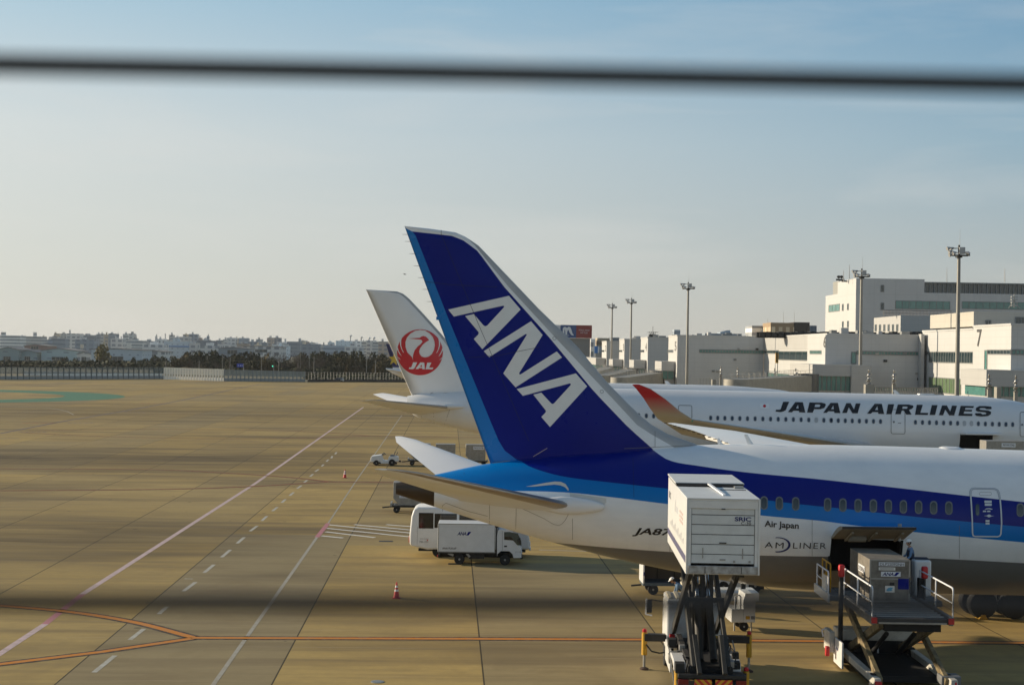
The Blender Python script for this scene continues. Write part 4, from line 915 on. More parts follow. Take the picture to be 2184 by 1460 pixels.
# ------------------------------------------------------------------ fourth aircraft: tail with a yellow star, far left
MS = frame(0, 322); PS = thing('passenger_airplane', 'distant airliner tail, dark blue with a yellow star, in front of the trees', 'airplane', MS)
st = []
for px, t, b in ((823,784.5,787),(845,786.5,800),(880,790,813),(930,796,826),(990,806,841),(1060,809,846),(1140,810,847),(1180,816,847),(1205,830,842)):
    a, c = hit(px, t, MS, 0), hit(px, b, MS, 0); st.append((a.x, a.z, c.z, (a.z-c.z)/2*.97))
CS = Craft(PS, MS, st); CS.body('fuselage', [WHITEA], [st[0][0]+(st[-1][0]-st[0][0])*i/50 for i in range(51)], [2*math.pi*i/36 for i in range(36)])
FS, fsS = fin('tail_fin', MS, [(930,800),(905,786),(860,735),(848,732)], [(842,800),(839,786),(823,732)], [[(929,800),(904,786),(859,735),(847,732)]], hit(842, 800, MS, 0).z, hit(823, 733, MS, 0).z, [NAVY, LEGREY], PS, nrow=12)
star = []
for i in range(10):
    a = R(-90+36*i+6); r = (13.5 if i % 2 == 0 else 5.6); star.append((840.5+r*math.cos(a)*.95, 766+r*math.sin(a)*1.1))
decal('star', [tess([star])], fsS, mat('star_yellow', (.62, .42, .04), .4), FS, .03, 6, 6)
decal('fin_base_band', [tess([[(837,783),(905,783),(908,789),(839,789)]])], fsS, mat('band_white', (.7, .7, .7), .5), FS, .02, 6, 6)
for s_ in (1, -1): wing('tailplane', [(hit(880, 797, MS, 0)+Vector((0, .5*s_, 0)), hit(850, 794, MS, 0)+Vector((0, .5*s_, 0)), .3), (hit(830, 787.5, MS, -6)*Vector((1, 0, 1)) if False else Vector((hit(838, 788, MS, 0).x, 6*s_, hit(838, 788, MS, 0).z)), Vector((hit(826, 787.5, MS, 0).x, 6*s_, hit(838, 788, MS, 0).z)), .1)], [WHITEA, METAL], PS, n=8)
for x in (12, 27): MB().cyl((hit(1000, 830, MS, 0).x+x-12, -.4, .45), (hit(1000, 830, MS, 0).x+x-12, .4, .45), .45, n=14).cyl((hit(1000, 830, MS, 0).x+x-12, 0, .4), (hit(1000, 830, MS, 0).x+x-12, 0, 2.6), .15).build('landing_gear', RUBBER, PS)
# ------------------------------------------------------------------ terminal on the right
def lp(px, py, X):                 # pixel ray against a wall standing at x = X
    d = ray(px, py); return EYE + d*(X/d.x)
def cladding(name, col, dz=1.0, dx=3.0, dark=.82, rough=.55):
    m, T, b = newmat(name); t = T.n('ShaderNodeTexCoord'); sp_ = T.n('ShaderNodeSeparateXYZ'); T.l(t.outputs['Object'], sp_.inputs[0])
    h = T.math('ADD', sp_.outputs[0], sp_.outputs[1])
    a = T.math('LESS_THAN', T.math('FRACT', T.math('DIVIDE', sp_.outputs[2], dz)), .06/dz)
    c = T.math('LESS_THAN', T.math('FRACT', T.math('DIVIDE', h, dx)), .06/dx)
    ns = T.noise(t.outputs['Object'], .25, 6, .65)
    st_ = T.noise(T.vec(T.math('MULTIPLY', h, 1.2), T.math('MULTIPLY', sp_.outputs[2], .05)), 1, 4, .7)
    base = T.mix(T.rng(ns, .3, .7), tuple(q*.93 for q in col), col)
    base = T.mix(T.rng(st_, .55, .8, 0, .25), base, tuple(q*.62 for q in col))
    base = T.mix(T.math('MULTIPLY', T.math('MAXIMUM', a, c), .8), base, tuple(q*dark for q in col))
    T.l(base, b.inputs['Base Color']); b.inputs['Roughness'].default_value = rough; return m
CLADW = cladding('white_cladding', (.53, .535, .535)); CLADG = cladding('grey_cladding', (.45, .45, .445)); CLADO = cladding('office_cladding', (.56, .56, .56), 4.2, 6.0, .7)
ROOFM = mat('roof_membrane', (.25, .25, .25), .8, var=.2, vscale=.3)
FRAMEM = mat('window_frame', (.20, .21, .21), .5)
def frect(px0, px1, py0, py1, Y):
    pm = (px0+px1)/2; return at(px0, py0, Y).x, at(px1, py0, Y).x, at(pm, py1, Y).z, at(pm, py0, Y).z
def lrect(px0, px1, py0, py1, X):
    pm = (px0+px1)/2; return lp(px0, py0, X).y, lp(px1, py0, X).y, lp(pm, py1, X).z, lp(pm, py0, X).z     # far y, near y, z0, z1
def fwin(par, px0, px1, py0, py1, Y, n=6, glass=BLUEGL, name='window_band', bar=.07):
    x0, x1, z0, z1 = frect(px0, px1, py0, py1, Y); mb = MB().box(x0, x1, Y-.04, Y+.1, z0, z1, 0)
    for i in range(n+1):
        x = x0+(x1-x0)*i/n; mb.box(x-bar, x+bar, Y-.10, Y-.02, z0, z1, 1)
    mb.box(x0, x1, Y-.09, Y-.02, z0-bar, z0+bar, 1).box(x0, x1, Y-.09, Y-.02, z1-bar, z1+bar, 1)
    return mb.build(name, [glass, FRAMEM], par, smooth=False)
def lwin(par, px0, px1, py0, py1, X, n=6, glass=BLUEGL, name='window_band', bar=.07):
    y1, y0, z0, z1 = lrect(px0, px1, py0, py1, X); mb = MB().box(X-.04, X+.1, y0, y1, z0, z1, 0)
    for i in range(n+1):
        y = y0+(y1-y0)*i/n; mb.box(X-.10, X-.02, y-bar, y+bar, z0, z1, 1)
    mb.box(X-.09, X-.02, y0, y1, z0-bar, z0+bar, 1).box(X-.09, X-.02, y0, y1, z1-bar, z1+bar, 1)
    return mb.build(name, [glass, FRAMEM], par, smooth=False)
def block(name, label, xf, xb, yt, Yf, Xr=None, m=CLADW, Zt=None):
    X = at(xf, yt, Yf).x; z = at(xf, yt, Yf).z if Zt is None else Zt; Yb = lp(xb, yt, X).y
    t = thing(name, label, 'terminal'); mb = MB(); Xr = Xr or X+16
    mb.box(X, Xr, Yf, Yb, 0, z); mb.build('wall', m, t, smooth=False)
    MB().box(X-.12, Xr, Yf-.12, Yb, z, z+.28).build('parapet', CLADW, t, smooth=False)
    return t, X, Yf, Yb, z
def annex(par, xf, xr, xb, yt, ywh, ygl, Yf, glassn=2, x0g=None):
    X = at(xf, yt, Yf).x; Xr = at(xr, yt, Yf).x; Yb = lp(xb, yt, X).y; zt, zm, zg = at((xf+xr)/2, yt, Yf).z, at((xf+xr)/2, ywh, Yf).z, at((xf+xr)/2, ygl, Yf).z
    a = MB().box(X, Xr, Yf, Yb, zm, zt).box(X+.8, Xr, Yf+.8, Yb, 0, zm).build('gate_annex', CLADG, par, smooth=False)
    w = MB(); xa = X+.15; w.box(xa, Xr-.15, Yf+.68, Yf+.82, zg, zm, 0)
    for i in range(glassn+1):
        x = xa+(Xr-.3-X)*i/glassn; w.box(x-.09, x+.09, Yf+.60, Yf+.7, zg, zm, 1)
    w.build('glazing', [TEAL, FRAMEM], a, smooth=False)
    s = MB().box(X+.68, X+.82, Yf+.82, Yb, zg, zm).build('glazing', [TEAL, FRAMEM], a, smooth=False)
    return a, X, Yb
NUM = mat('gate_number_grey', (.07, .07, .07), .5)
def gate_no(par, ch, px0, px1, py0, py1, X):
    y1, y0, z0, z1 = lrect(px0, px1, py0, py1, X); text_on('gate_number', ch, NUM, par, (X-.05, y1, z0), (0, -1, 0), (0, 0, 1), y1-y0, z1-z0, .008)
# gates, farthest first
t1, X, Yf, Yb, z = block('terminal_block', 'farthest narrow white terminal block with a gate box, just right of the tail fin', 1294, 1284, 728, 527)
lwin(t1, 1284, 1289, 746.5, 750, X, 2); gate_no(t1, '2', 1291, 1293, 736, 749, X); annex(t1, 1271, 1290.5, 1246, 763, 778, 789, 530)
t2, X, Yf, Yb, z = block('terminal_block', 'second farthest white terminal block, behind the leftmost floodlight mast', 1332, 1321, 724, 442)
lwin(t2, 1321, 1327, 746.5, 750, X, 2); gate_no(t2, '3', 1329, 1331, 733, 748, X); annex(t2, 1307, 1328, 1299, 766, 781, 795, 445)
t3, X, Yf, Yb, z = block('terminal_block', 'white terminal block behind the second floodlight mast from the left', 1382, 1367, 720.5, 387)
lwin(t3, 1367, 1374, 746, 750.5, X, 3); gate_no(t3, '4', 1377, 1379.5, 731, 748, X); annex(t3, 1352, 1377, 1342, 767.5, 785.5, 799, 390)
t4, X4, Yf, Yb, z = block('terminal_block', 'long grey-shaded terminal block with a thin window band and number five', 1445, 1426, 716.3, 326, Xr=55.2)
lwin(t4, 1424.5, 1436, 746, 751, X4, 4); gate_no(t4, '5', 1439.5, 1443, 728, 748, X4); fwin(t4, 1492, 1629, 746.3, 752.6, 326, 22, TEAL); annex(t4, 1411, 1439.5, 1397, 770.5, 790.5, 808, 329)
t5, X6, Yf6, Yb6, z6 = block('terminal_block', 'white terminal block marked six with teal glazing under its gate box', 1765, 1630, 713.5, 261, Xr=72, m=CLADW)
Yw = lp(1726, 740, X6).y
MB().box(X6-.35, X6, Yf6-.0, Yw, at(1765, 777.5, Yf6).z, z6).build('number_panel', CLADW, t5, smooth=False)
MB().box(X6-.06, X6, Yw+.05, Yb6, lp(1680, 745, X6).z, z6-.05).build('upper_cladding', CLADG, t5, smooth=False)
lwin(t5, 1631, 1661, 747, 753, X6-.06, 5); lwin(t5, 1661, 1726, 749, 767.5, X6-.06, 5); lwin(t5, 1728, 1752, 747.5, 754, X6-.35, 8, TEAL)
gate_no(t5, '6', 1757, 1762, 717, 741, X6-.36); fwin(t5, 1827, 1959, 749.5, 756, 261, 20, TEAL); fwin(t5, 1816, 1826, 750.5, 775, 261, 1, TEAL)
fwin(t5, 1817, 1960, 826, 833, 261, 18, TEAL)
a5, Xa, Ya = annex(t5, 1733, 1859, 1685, 777.5, 802, 833, 254, 12)
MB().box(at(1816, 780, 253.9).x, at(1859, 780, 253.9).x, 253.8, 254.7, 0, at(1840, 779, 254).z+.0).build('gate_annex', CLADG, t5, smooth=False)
lwin(t5, 1637, 1683, 796, 812, X6-.06, 6, TEAL)
t6, X7, Yf7, Yb7, z7 = block('terminal_block', 'sunlit white terminal wall with dark mullioned windows between blocks six and seven', 2076, 1968, 703, 233.5, Xr=120)
lwin(t6, 1969, 1981, 750, 755, X7, 2); lwin(t6, 1982, 2076, 750.3, 773, X7, 17); lwin(t6, 1982, 2050, 806, 838, X7, 9, mat('green_glass', (.16, .24, .13), .15, var=.4, vscale=.4, spec=.8))
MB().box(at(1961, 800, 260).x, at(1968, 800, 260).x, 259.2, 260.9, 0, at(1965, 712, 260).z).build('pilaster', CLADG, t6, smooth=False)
t7, X8, Yf8, Yb8, z8 = block('terminal_block', 'white terminal block marked seven at the right edge with a beige upper storey', 2157, 2076, 693.3, 215, Xr=120)
lwin(t7, 2107, 2156, 746, 755, X8, 7); gate_no(t7, '7', 2084, 2094, 702, 739, X8-.02); fwin(t7, 2158, 2260, 746.5, 756, 215, 12, TEAL); lwin(t7, 2101, 2106, 747, 788, X8, 1, TEAL)
annex(t7, 2104, 2260, 2049, 789.5, 825, 846, 211, 12)
up = thing('upper_building', 'beige rooftop storey above the terminal block marked seven', 'building')
Yu = 240; X = at(2077, 663, Yu).x; MB().box(X, X+60, Yu, Yu+25, z8+.29, at(2077, 664, Yu).z).build('wall', cladding('beige_cladding', (.50, .47, .41)), up, smooth=False)
fwin(up, 2102, 2113, 683, 694, Yu, 2, name='window'); fwin(up, 2165.5, 2260, 677, 692, Yu, 8)
mb = MB(); mb.cyl(at(2163, 655, 250), at(2163, 627, 250), .12, .05, 6)
for k in (-1, 1): mb.cyl(at(2163+12*k, 657, 250), at(2163, 640, 250), .06, n=5)
for k in range(4): p = at(2163, 633+6*k, 250); mb.box(p.x-.5, p.x+.5, p.y-.3, p.y+.3, p.z-.12, p.z+.12)
tag(mb.build('antenna_mast', STEEL), 'lattice antenna mast with small boxes on the beige rooftop storey', 'antenna')
rf_ = random.Random(4)
def facade(par, px0, px1, Y, ztop, n):
    for i in range(n):
        px = px0+(px1-px0)*(i+.5)/n; x = at(px, 740, Y).x
        for k in range(2): xx = x+rf_.uniform(2, 6); z = rf_.uniform(7.5, 13.5); MB().box(xx-.3, xx+.3, Y-.2, Y-.02, z-.2, z+.2).build('wall_vent', rf_.choice((STEEL, FRAMEM, DARK)), par, smooth=False)
facade(t4, 1470, 1610, 326, 15.5, 3); facade(t5, 1780, 1940, 261, 15.3, 3); facade(t7, 2162, 2184, 215, 16.4, 1)
for t_, Y0, Xa_, Xb_, zr in ((t4, 328, 38, 53, 15.9), (t5, 263, 57, 70, 15.9), (t7, 218, 76, 100, 17.0), (t3, 390, 37, 48, 16), (t2, 446, 36, 46, 16)):
    for i in range(7):
        x = rf_.uniform(Xa_, Xb_); w_ = rf_.uniform(.6, 2.0); d_ = rf_.uniform(.6, 2); y = Y0+rf_.uniform(0, 5); MB().box(x, x+w_, y, y+d_, zr-.5, zr+rf_.uniform(.3, 1.0)).build('roof_unit', rf_.choice((STEEL, CLADG, FRAMEM)), t_, smooth=False)
# office building behind
of = thing('office_building', 'large pale office building with a dark louvred top floor above the terminal', 'building')
Yo = 420; Xo = at(1826, 600, Yo).x; zo = at(1826, 593, Yo).z; Yob = lp(1786.5, 620, Xo).y; Yoc = lp(1761, 640, Xo).y; Xe = at(1972, 600, Yo).x; zl = at(1972, 624, Yo).z; zl2 = lp(1770, 629.5, Xo).z
MB().box(Xo, Xe, Yo, Yob, 0, zo).box(Xe, 230, Yo, Yob+10, 0, zl).box(Xo, Xe, Yob, Yoc, 0, zl2).build('wall', CLADO, of, smooth=False)
mb = MB(); zq = at(1972, 600.5, Yo).z; mb.box(Xe, 230, Yo+1.5, Yob, zl, zq-.4, 0); mb.box(Xe, 230, Yo+.9, Yob, zq-.4, zq, 1)
for i in range(70): x = Xe+.6+i*1.25; mb.box(x-.12, x+.12, Yo+1.2, Yo+1.5, zl, zq-.4, 1)
mb.build('louvre_storey', [BLUEGL, FRAMEM], of, smooth=False)
mb = MB().box(Xo+.5, Xo+8, Yob+1, Yoc-8, zl2, lp(1780, 600, Xo).z); mb.build('plant_room', mat('grey_plant', (.30, .30, .28), .6), of, smooth=False)
for a in ((1879,1885,608,622), (1879,1885,646,660)): fwin(of, *a, Yo, 1, name='window', bar=.1)
fwin(of, 1910, 2026, 642, 659, Yo, 8, TEAL); fwin(of, 2052, 2200, 644, 659, Yo, 10, TEAL)
for a in ((1768,1791,649.5,664), (1796.5,1799.5,648.5,662), (1807.5,1810.5,647.5,660.5), (1796.5,1799.5,685.5,698), (1807.5,1810.5,684.5,697.5)): lwin(of, *a, Xo, 3 if a[1]-a[0] > 9 else 1, TEAL if a[1]-a[0] > 9 else BLUEGL, name='window', bar=.1)
for px, y0, y1 in ((1799, 600, 577), (1811.5, 594, 564), (2019.5, 673, 571), (2143, 601, 573)):
    mb = MB().cyl(at(px, y0, 425), at(px, y1, 425), .12, .06, 6); tag(mb.build('aerial_rod', STEEL), {1799: 'left of two thin rooftop aerials on the office building\'s left end', 1811.5: 'right of two thin rooftop aerials on the office building\'s left end', 2019.5: 'tall thin pole in front of the office building windows', 2143: 'single thin aerial above the louvred roof at the far right'}[px], 'aerial')
mb = MB()
for px in (1789, 1795): p = at(px, 591, 430); mb.lathe((p.x, p.y, p.z), [(.1, -.4), (.55, 0), (.6, .25), (.2, .5)], 10)
p = at(1792, 596, 430); mb.box(p.x-1.2, p.x+1.2, p.y-.1, p.y+.1, p.z-.3, p.z+.2); p2 = at(1796, 598, 430); mb.box(p2.x-.1, p2.x+1.6, p2.y-.1, p2.y+.1, p2.z-.4, p2.z)
tag(mb.build('rooftop_lamp', DARK), 'pair of round dark lamps on the office building plant room', 'roof lamp')
mid = thing('annex_building', 'lower white building with a row of slit windows in front of the office building', 'building')
Ym = 330; Xm = at(1921, 675, Ym).x; zm_ = at(1921, 672.5, Ym).z; Ymb = lp(1864, 680, Xm).y
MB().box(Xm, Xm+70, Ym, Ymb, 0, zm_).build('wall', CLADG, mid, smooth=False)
for k in range(6): lwin(mid, 1866.5+9.2*k, 1870+9.2*k, 692-.1*k, 706, Xm, 1, name='window', bar=.05)
for a in ((1995, 2005.5, 693, 705), (2030, 2040, 694, 704), (2054.5, 2064, 687, 694)): fwin(mid, *a, Ym, 2, name='window')
RAILP = mat('rail_grey_pink', (.30, .27, .25), .6)
mb = MB(); x0, x1, z0, z1 = frect(1885, 2030, 662, 671, Ym+4)
for i in range(49): x = x0+(x1-x0)*i/48; mb.box(x-.05, x+.05, Ym+4, Ym+4.1, zm_, z1)
mb.box(x0, x1, Ym+4.0, Ym+4.1, z1-.1, z1+.05).box(x0, x1, Ym+4.0, Ym+4.1, (z1+zm_)/2-.05, (z1+zm_)/2+.05); mb.build('roof_railing', RAILP, mid, smooth=False)
# roof plant strip along the terminal
mb = MB()
for i in range(26):
    px = 1620+i*13.5; a = at(px, 709-.0*i, 300); b = at(px+11, 709, 300); mb.box(a.x, b.x, 300, 303, 15.5, at(px, 706.5+rnd.random()*3, 300).z)
mb.box(at(1615, 710, 300).x, at(1975, 710, 300).x, 300.5, 302, 15.3, at(1790, 710.5, 300).z)
tag(mb.build('roof_plant', DARK, smooth=False), 'long dark strip of roof plant behind the parapet of block six', 'roof plant')
# things beyond the terminal roof
def faraway(name, label, x0, x1, yt, Y, m, depth=18, cat='building', xb=None):
    t = thing(name, label, cat); X0, X1 = at(x0, yt, Y).x, at(x1, yt, Y).x
    MB().box(X0, X1, Y, Y+depth, 0, at((x0+x1)/2, yt, Y).z).build('wall', m, t, smooth=False); return t
def citym(name, col, fz=4.4, fx=6.2, win=(.10, .12, .15), band=False, wz=.5, wx=.6):
    m, T, b = newmat(name); t = T.n('ShaderNodeTexCoord'); sp_ = T.n('ShaderNodeSeparateXYZ'); T.l(t.outputs['Object'], sp_.inputs[0])
    g = T.n('ShaderNodeNewGeometry'); sn = T.n('ShaderNodeSeparateXYZ'); T.l(g.outputs['Normal'], sn.inputs[0])
    h = T.math('ADD', sp_.outputs[0], T.math('MULTIPLY', sp_.outputs[1], .77))
    a = T.math('LESS_THAN', T.math('ABSOLUTE', T.math('SUBTRACT', T.math('FRACT', T.math('DIVIDE', sp_.outputs[2], fz)), .5)), wz/2)
    c = T.math('LESS_THAN', T.math('ABSOLUTE', T.math('SUBTRACT', T.math('FRACT', T.math('DIVIDE', h, fx)), .5)), wx/2)
    f = a if band else T.math('MULTIPLY', a, c)
    f = T.math('MULTIPLY', f, T.math('LESS_THAN', sn.outputs[2], .5))
    oi = T.n('ShaderNodeObjectInfo'); tint = T.mix(T.rng(oi.outputs['Random'], 0, 1), tuple(q*.66 for q in col), tuple(min(.9, q*1.2) for q in col))
    wn = T.n('ShaderNodeTexWhiteNoise', noise_dimensions='2D'); T.l(T.vec(T.math('FLOOR', T.math('DIVIDE', h, fx)), T.math('FLOOR', T.math('DIVIDE', sp_.outputs[2], fz))), wn.inputs['Vector'])
    wcol = T.mix(wn.outputs['Value'], win, tuple(q*2.2 for q in win))
    T.l(T.mix(T.math('MULTIPLY', f, .75), tint, wcol), b.inputs['Base Color']); b.inputs['Roughness'].default_value = .7; return m
CM = {'w': citym('city_white', (.78, .78, .76)), 'g': citym('city_grey', (.58, .58, .57)), 'b': citym('city_blue_grey', (.36, .43, .50), band=True, wz=.4), 'c': citym('city_cream', (.70, .60, .46), wz=.4, wx=.5),
      'd': citym('city_dark', (.27, .32, .38)), 'n': citym('city_brown', (.44, .36, .30)), 'v': citym('city_balcony', (.76, .75, .72), 3.2, 9, band=True, wz=.42), 't': citym('city_shed', (.36, .45, .46), 4, 11, wz=.2, wx=.3), 's': citym('city_white_shed', (.62, .70, .76), 3.6, 5, wz=.22, wx=.25)}
brown = thing('brown_building', 'beige and dark brown flat-roofed building beyond the roof of block six', 'building')
Yb_ = 620; X0, X1, X2 = at(1644, 690, Yb_).x, at(1694, 690, Yb_).x, at(1727, 690, Yb_).x; zt = at(1680, 686.5, Yb_).z
MB().box(X1, X2, Yb_, Yb_+20, 0, zt).build('dark_wall', mat('dark_brown_wall', (.035, .028, .025), .6), brown, smooth=False)
MB().box(X0, X1, Yb_+.3, Yb_+20, 0, zt-.3).build('beige_wall', citym('beige_office', (.36, .26, .16), 9, 3, (.5, .42, .3), wz=.25, wx=.5), brown, smooth=False)
for px in (1637, 1671, 1694): tag(MB().cyl(at(px, 690, 640), at(px, 664 if px > 1640 else 678, 640), .12, .05, 5).build('aerial_rod', STEEL), {1637: 'short thin aerial left of the brown building', 1671: 'thin aerial above the beige half of the brown building', 1694: 'thin aerial above the join of the brown building'}[px], 'aerial')
faraway('balcony_block', 'low white balcony block left of the brown building beyond the terminal', 1604, 1643, 694.5, 640, CM['v'])
faraway('stepped_block', 'small dark stepped block right of the brown building beyond the terminal', 1727, 1742, 694, 640, CM['d'])
faraway('glass_tower', 'small blue-grey tower peeking over the roof of block five', 1438, 1451, 703, 1500, CM['b'])
f = faraway('long_roof_building', 'long low dark roof with a pale dome beyond block five', 1504, 1582, 711, 700, CM['d'])
X0, X1 = at(1532, 706, 705).x, at(1562, 706, 705).x; mb = MB(); mb.prism([(X0, 15), (X0+1, at(1535, 708, 705).z), (X0+4, at(1540, 704, 705).z), (X1-1, at(1560, 704, 705).z), (X1, 15)], 705, 715); mb.build('roof_dome', CM['b'], f, smooth=False)
ant = MB(); p = at(1392, 716, 395); ant.box(p.x-.9, p.x+.9, 395, 397, 15, at(1392, 712.5, 395).z)
for k in (-4, -1.5, 1.5, 4): ant.cyl(at(1392+k, 713, 396), at(1392+k*1.8, 707, 396), .07, n=5)
ant.cyl(at(1392.5, 713, 396), at(1392.5, 696, 396), .06, n=5).bar(at(1381, 708.5, 396), at(1404, 708.5, 396), .12, .12)
tag(ant.build('antenna_cluster', DARK, smooth=False), 'small dark antenna cluster standing on the roof left of block five', 'antenna')
# billboard building
bb = thing('billboard_building', 'grey building carrying a blue and red rooftop billboard, beside the tail fin', 'building')
Yq = 660; X0, X1 = at(1186, 735, Yq).x, at(1262, 735, Yq).x
MB().box(X0-10, at(1259, 735, Yq).x, Yq+1, Yq+25, 0, at(1230, 721, Yq).z).build('wall', citym('billboard_wall', (.30, .29, .28), 6, 40, (.2, .2, .2), band=True, wz=.2), bb, smooth=False)
fwin(bb, 1216, 1232, 739, 746, Yq+.9, 2, name='window', bar=.12)
zb1, zb2 = at(1228, 720.5, Yq).z, at(1228, 693, Yq).z; xm = at(1229, 700, Yq).x; xl = at(1195.3, 700, Yq).x
bd = MB().box(xl, X1, Yq, Yq+3, zb1, zb2).build('billboard', mat('billboard_frame', (.6, .6, .62), .5), bb, smooth=False)
MB().box(X0-6, xl, Yq+1, Yq+3, zb1, zb2).build('billboard_side', mat('billboard_white', (.7, .71, .75), .5), bb, smooth=False)
poly_on('blue_panel', [[(0, 0), (xm-xl, 0), (xm-xl, zb2-zb1), (0, zb2-zb1)]], mat('billboard_blue', (.03, .08, .24), .5), bd, (xl, Yq-.05, zb1), (1, 0, 0), (0, 0, 1))
poly_on('red_panel', [[(0, 0), (X1-xm, 0), (X1-xm, zb2-zb1), (0, zb2-zb1)]], mat('billboard_red', (.26, .025, .02), .5), bd, (xm, Yq-.05, zb1), (1, 0, 0), (0, 0, 1))
BW = mat('billboard_lettering', (.72, .74, .78), .5)
s_ = (xm-xl); nlog = [(.15,.25),(.15,.72),(.22,.84),(.34,.84),(.41,.76),(.50,.86),(.62,.84),(.69,.66),(.76,.38),(.86,.22),(.80,.18),(.68,.24),(.58,.42),(.50,.64),(.44,.52),(.42,.25),(.32,.25),(.30,.60),(.26,.62),(.25,.25)]
poly_on('billboard_emblem', [[(u*s_, v*(zb2-zb1)) for u, v in nlog]], BW, bd, (xl, Yq-.1, zb1), (1, 0, 0), (0, 0, 1))
text_on('billboard_lettering', 'WID', BW, bd, (xl+s_*.16, Yq-.1, zb1+(zb2-zb1)*.13), (1, 0, 0), (0, 0, 1), s_*.36, (zb2-zb1)*.12)
for tx, v in (('TWO-ONE', .55), ('STYLE', .36)): text_on('billboard_lettering', tx, BW, bd, (xm+(X1-xm)*(.16 if v > .5 else .28), Yq-.1, zb1+(zb2-zb1)*v), (1, 0, 0), (0, 0, 1), (X1-xm)*(.68 if v > .5 else .44), (zb2-zb1)*.11, 0, 0, 1.25)
faraway('banded_building', 'cream building with brown window bands right of the billboard', 1274, 1302, 720.5, 700, citym('banded_wall', (.62, .52, .38), 3.6, 9, (.16, .12, .09), band=True, wz=.45))
faraway('blue_roof_box', 'dark blue roof box between the floodlight masts beyond the far gates', 1303, 1321, 719.5, 690, CM['d'])
faraway('pale_block', 'narrow pale block with blue windows just right of the billboard building', 1260, 1270, 722.5, 690, CM['w'])
sg = thing('shop_sign', 'bright blue shop sign with white strip right of the billboard building', 'sign'); p = at(1275, 745, 640); MB().box(at(1268, 745, 640).x, at(1275, 745, 640).x, 640, 641, at(1271, 753, 640).z, at(1271, 737.5, 640).z).build('panel', mat('sign_blue', (.04, .2, .55), .5), sg, smooth=False)
MB().box(at(1275.2, 745, 640).x, at(1278, 745, 640).x, 640, 641, at(1271, 752, 640).z, at(1271, 738, 640).z).build('panel', BW, sg, smooth=False); MB().box(at(1278.2, 745, 640).x, at(1284, 745, 640).x, 640, 641, at(1271, 753, 640).z, at(1271, 738, 640).z).build('panel', CM['d'], sg, smooth=False)
MB().box(at(1270, 750, 640).x, at(1282, 750, 640).x, 640.2, 640.8, 0, at(1271, 753, 640).z).build('support', STEEL, sg, smooth=False)
# gate sign and gangways
ys = thing('gate_sign', 'yellow and black vertical gate sign on a pole before block six', 'sign'); Y = 258; x0, x1, z0, z1 = frect(1654.5, 1660.5, 752.5, 774, Y)
MB().box(x0, x1, Y, Y+.3, z0, z1, 0).build('panel', YELLOW, ys, smooth=False)
for k in range(5): zc = z0+(z1-z0)*(.12+.19*k); poly_on('character', [[(0, 0), (x1-x0-.14, 0), (x1-x0-.14, .07), (.24, .10), (.24, .18), (x1-x0-.14, .2), (x1-x0-.2, .27), (0, .27)]], TXTBLK, ys, (x0+.07, Y-.02, zc), (1, 0, 0), (0, 0, 1))
MB().cyl(((x0+x1)/2+.15, Y+.4, 0), ((x0+x1)/2+.15, Y+.4, z1), .09, n=8).build('pole', STEEL, ys)
BRID = mat('gangway_panel', (.33, .32, .29), .6, .2, var=.2, vscale=1.2)
def gangway(label, a, b, w=3.0, h=2.6, posts=(), rot=None):
    g = thing('boarding_bridge', label, 'boarding bridge', group='boarding bridges at the gates'); a = Vector(a); b = Vector(b); d = (b-a).normalized(); sd = Vector((-d.y, d.x, 0)).normalized()
    MB().bar(a, b, w, h).build('tunnel', BRID, g, smooth=False)
    L = (b-a).length; n = int(L/1.1)
    mb = MB()
    for i in range(n+1):
        p = a+d*(i*1.1); mb.bar(p-sd*(w/2+.06)+Vector((0, 0, -h/2)), p-sd*(w/2+.06)+Vector((0, 0, h/2)), .12, .12)
    mb.bar(a-sd*(w/2+.05)+Vector((0,0,h/2)), b-sd*(w/2+.05)+Vector((0,0,h/2)), .2, .14).bar(a-sd*(w/2+.05)-Vector((0,0,h/2)), b-sd*(w/2+.05)-Vector((0,0,h/2)), .2, .14)
    mb.build('tunnel_rib', STEEL, g, smooth=False)
    rl_ = MB(); t = Vector((0, 0, h/2+.9))
    for s2 in (-1, 1):
        o = sd*(s2*(w/2-.1)); rl_.bar(a+o+t, b+o+t, .05, .05).bar(a+o+t-Vector((0,0,.45)), b+o+t-Vector((0,0,.45)), .05, .05)
        for i in range(0, n+1, 2): p = a+d*(i*1.1)+o; rl_.cyl(p+Vector((0,0,h/2)), p+t, .03, n=5)
    rl_.build('roof_railing', STEEL, g)
    MB().cyl((a.x, a.y, 0), (a.x, a.y, a.z+h/2+.3), 2.1, n=20).build('rotunda', mat('rotunda_grey', (.10, .105, .11), .5, .3), g)
    MB().cyl((b.x, b.y, 0), (b.x, b.y, b.z-h/2), .35, n=10).box(b.x-1.3, b.x+1.3, b.y-.6, b.y+.6, .4, 1.3).build('support', STEEL, g)
    MB().cyl(b-Vector((0,0,h/2)), b+Vector((0,0,h/2)), 1.9, n=16).build('cab', BRID, g); return g
def gw(px, py, Y, px2, py2, Y2, label): gangway(label, at(px, py, Y), at(px2, py2, Y2))
gw(1719, 817, 248, 1570, 827, 222, 'grey boarding bridge in front of block six with railed roof')
gw(1404, 806, 332, 1322, 818, 300, 'grey boarding bridge at the gate box of block five')
gw(1348, 797, 392, 1284, 812, 352, 'grey boarding bridge two gates left of block five')
gw(1300, 791, 448, 1262, 803, 400, 'farthest grey boarding bridge, right beside the tail fin edge')
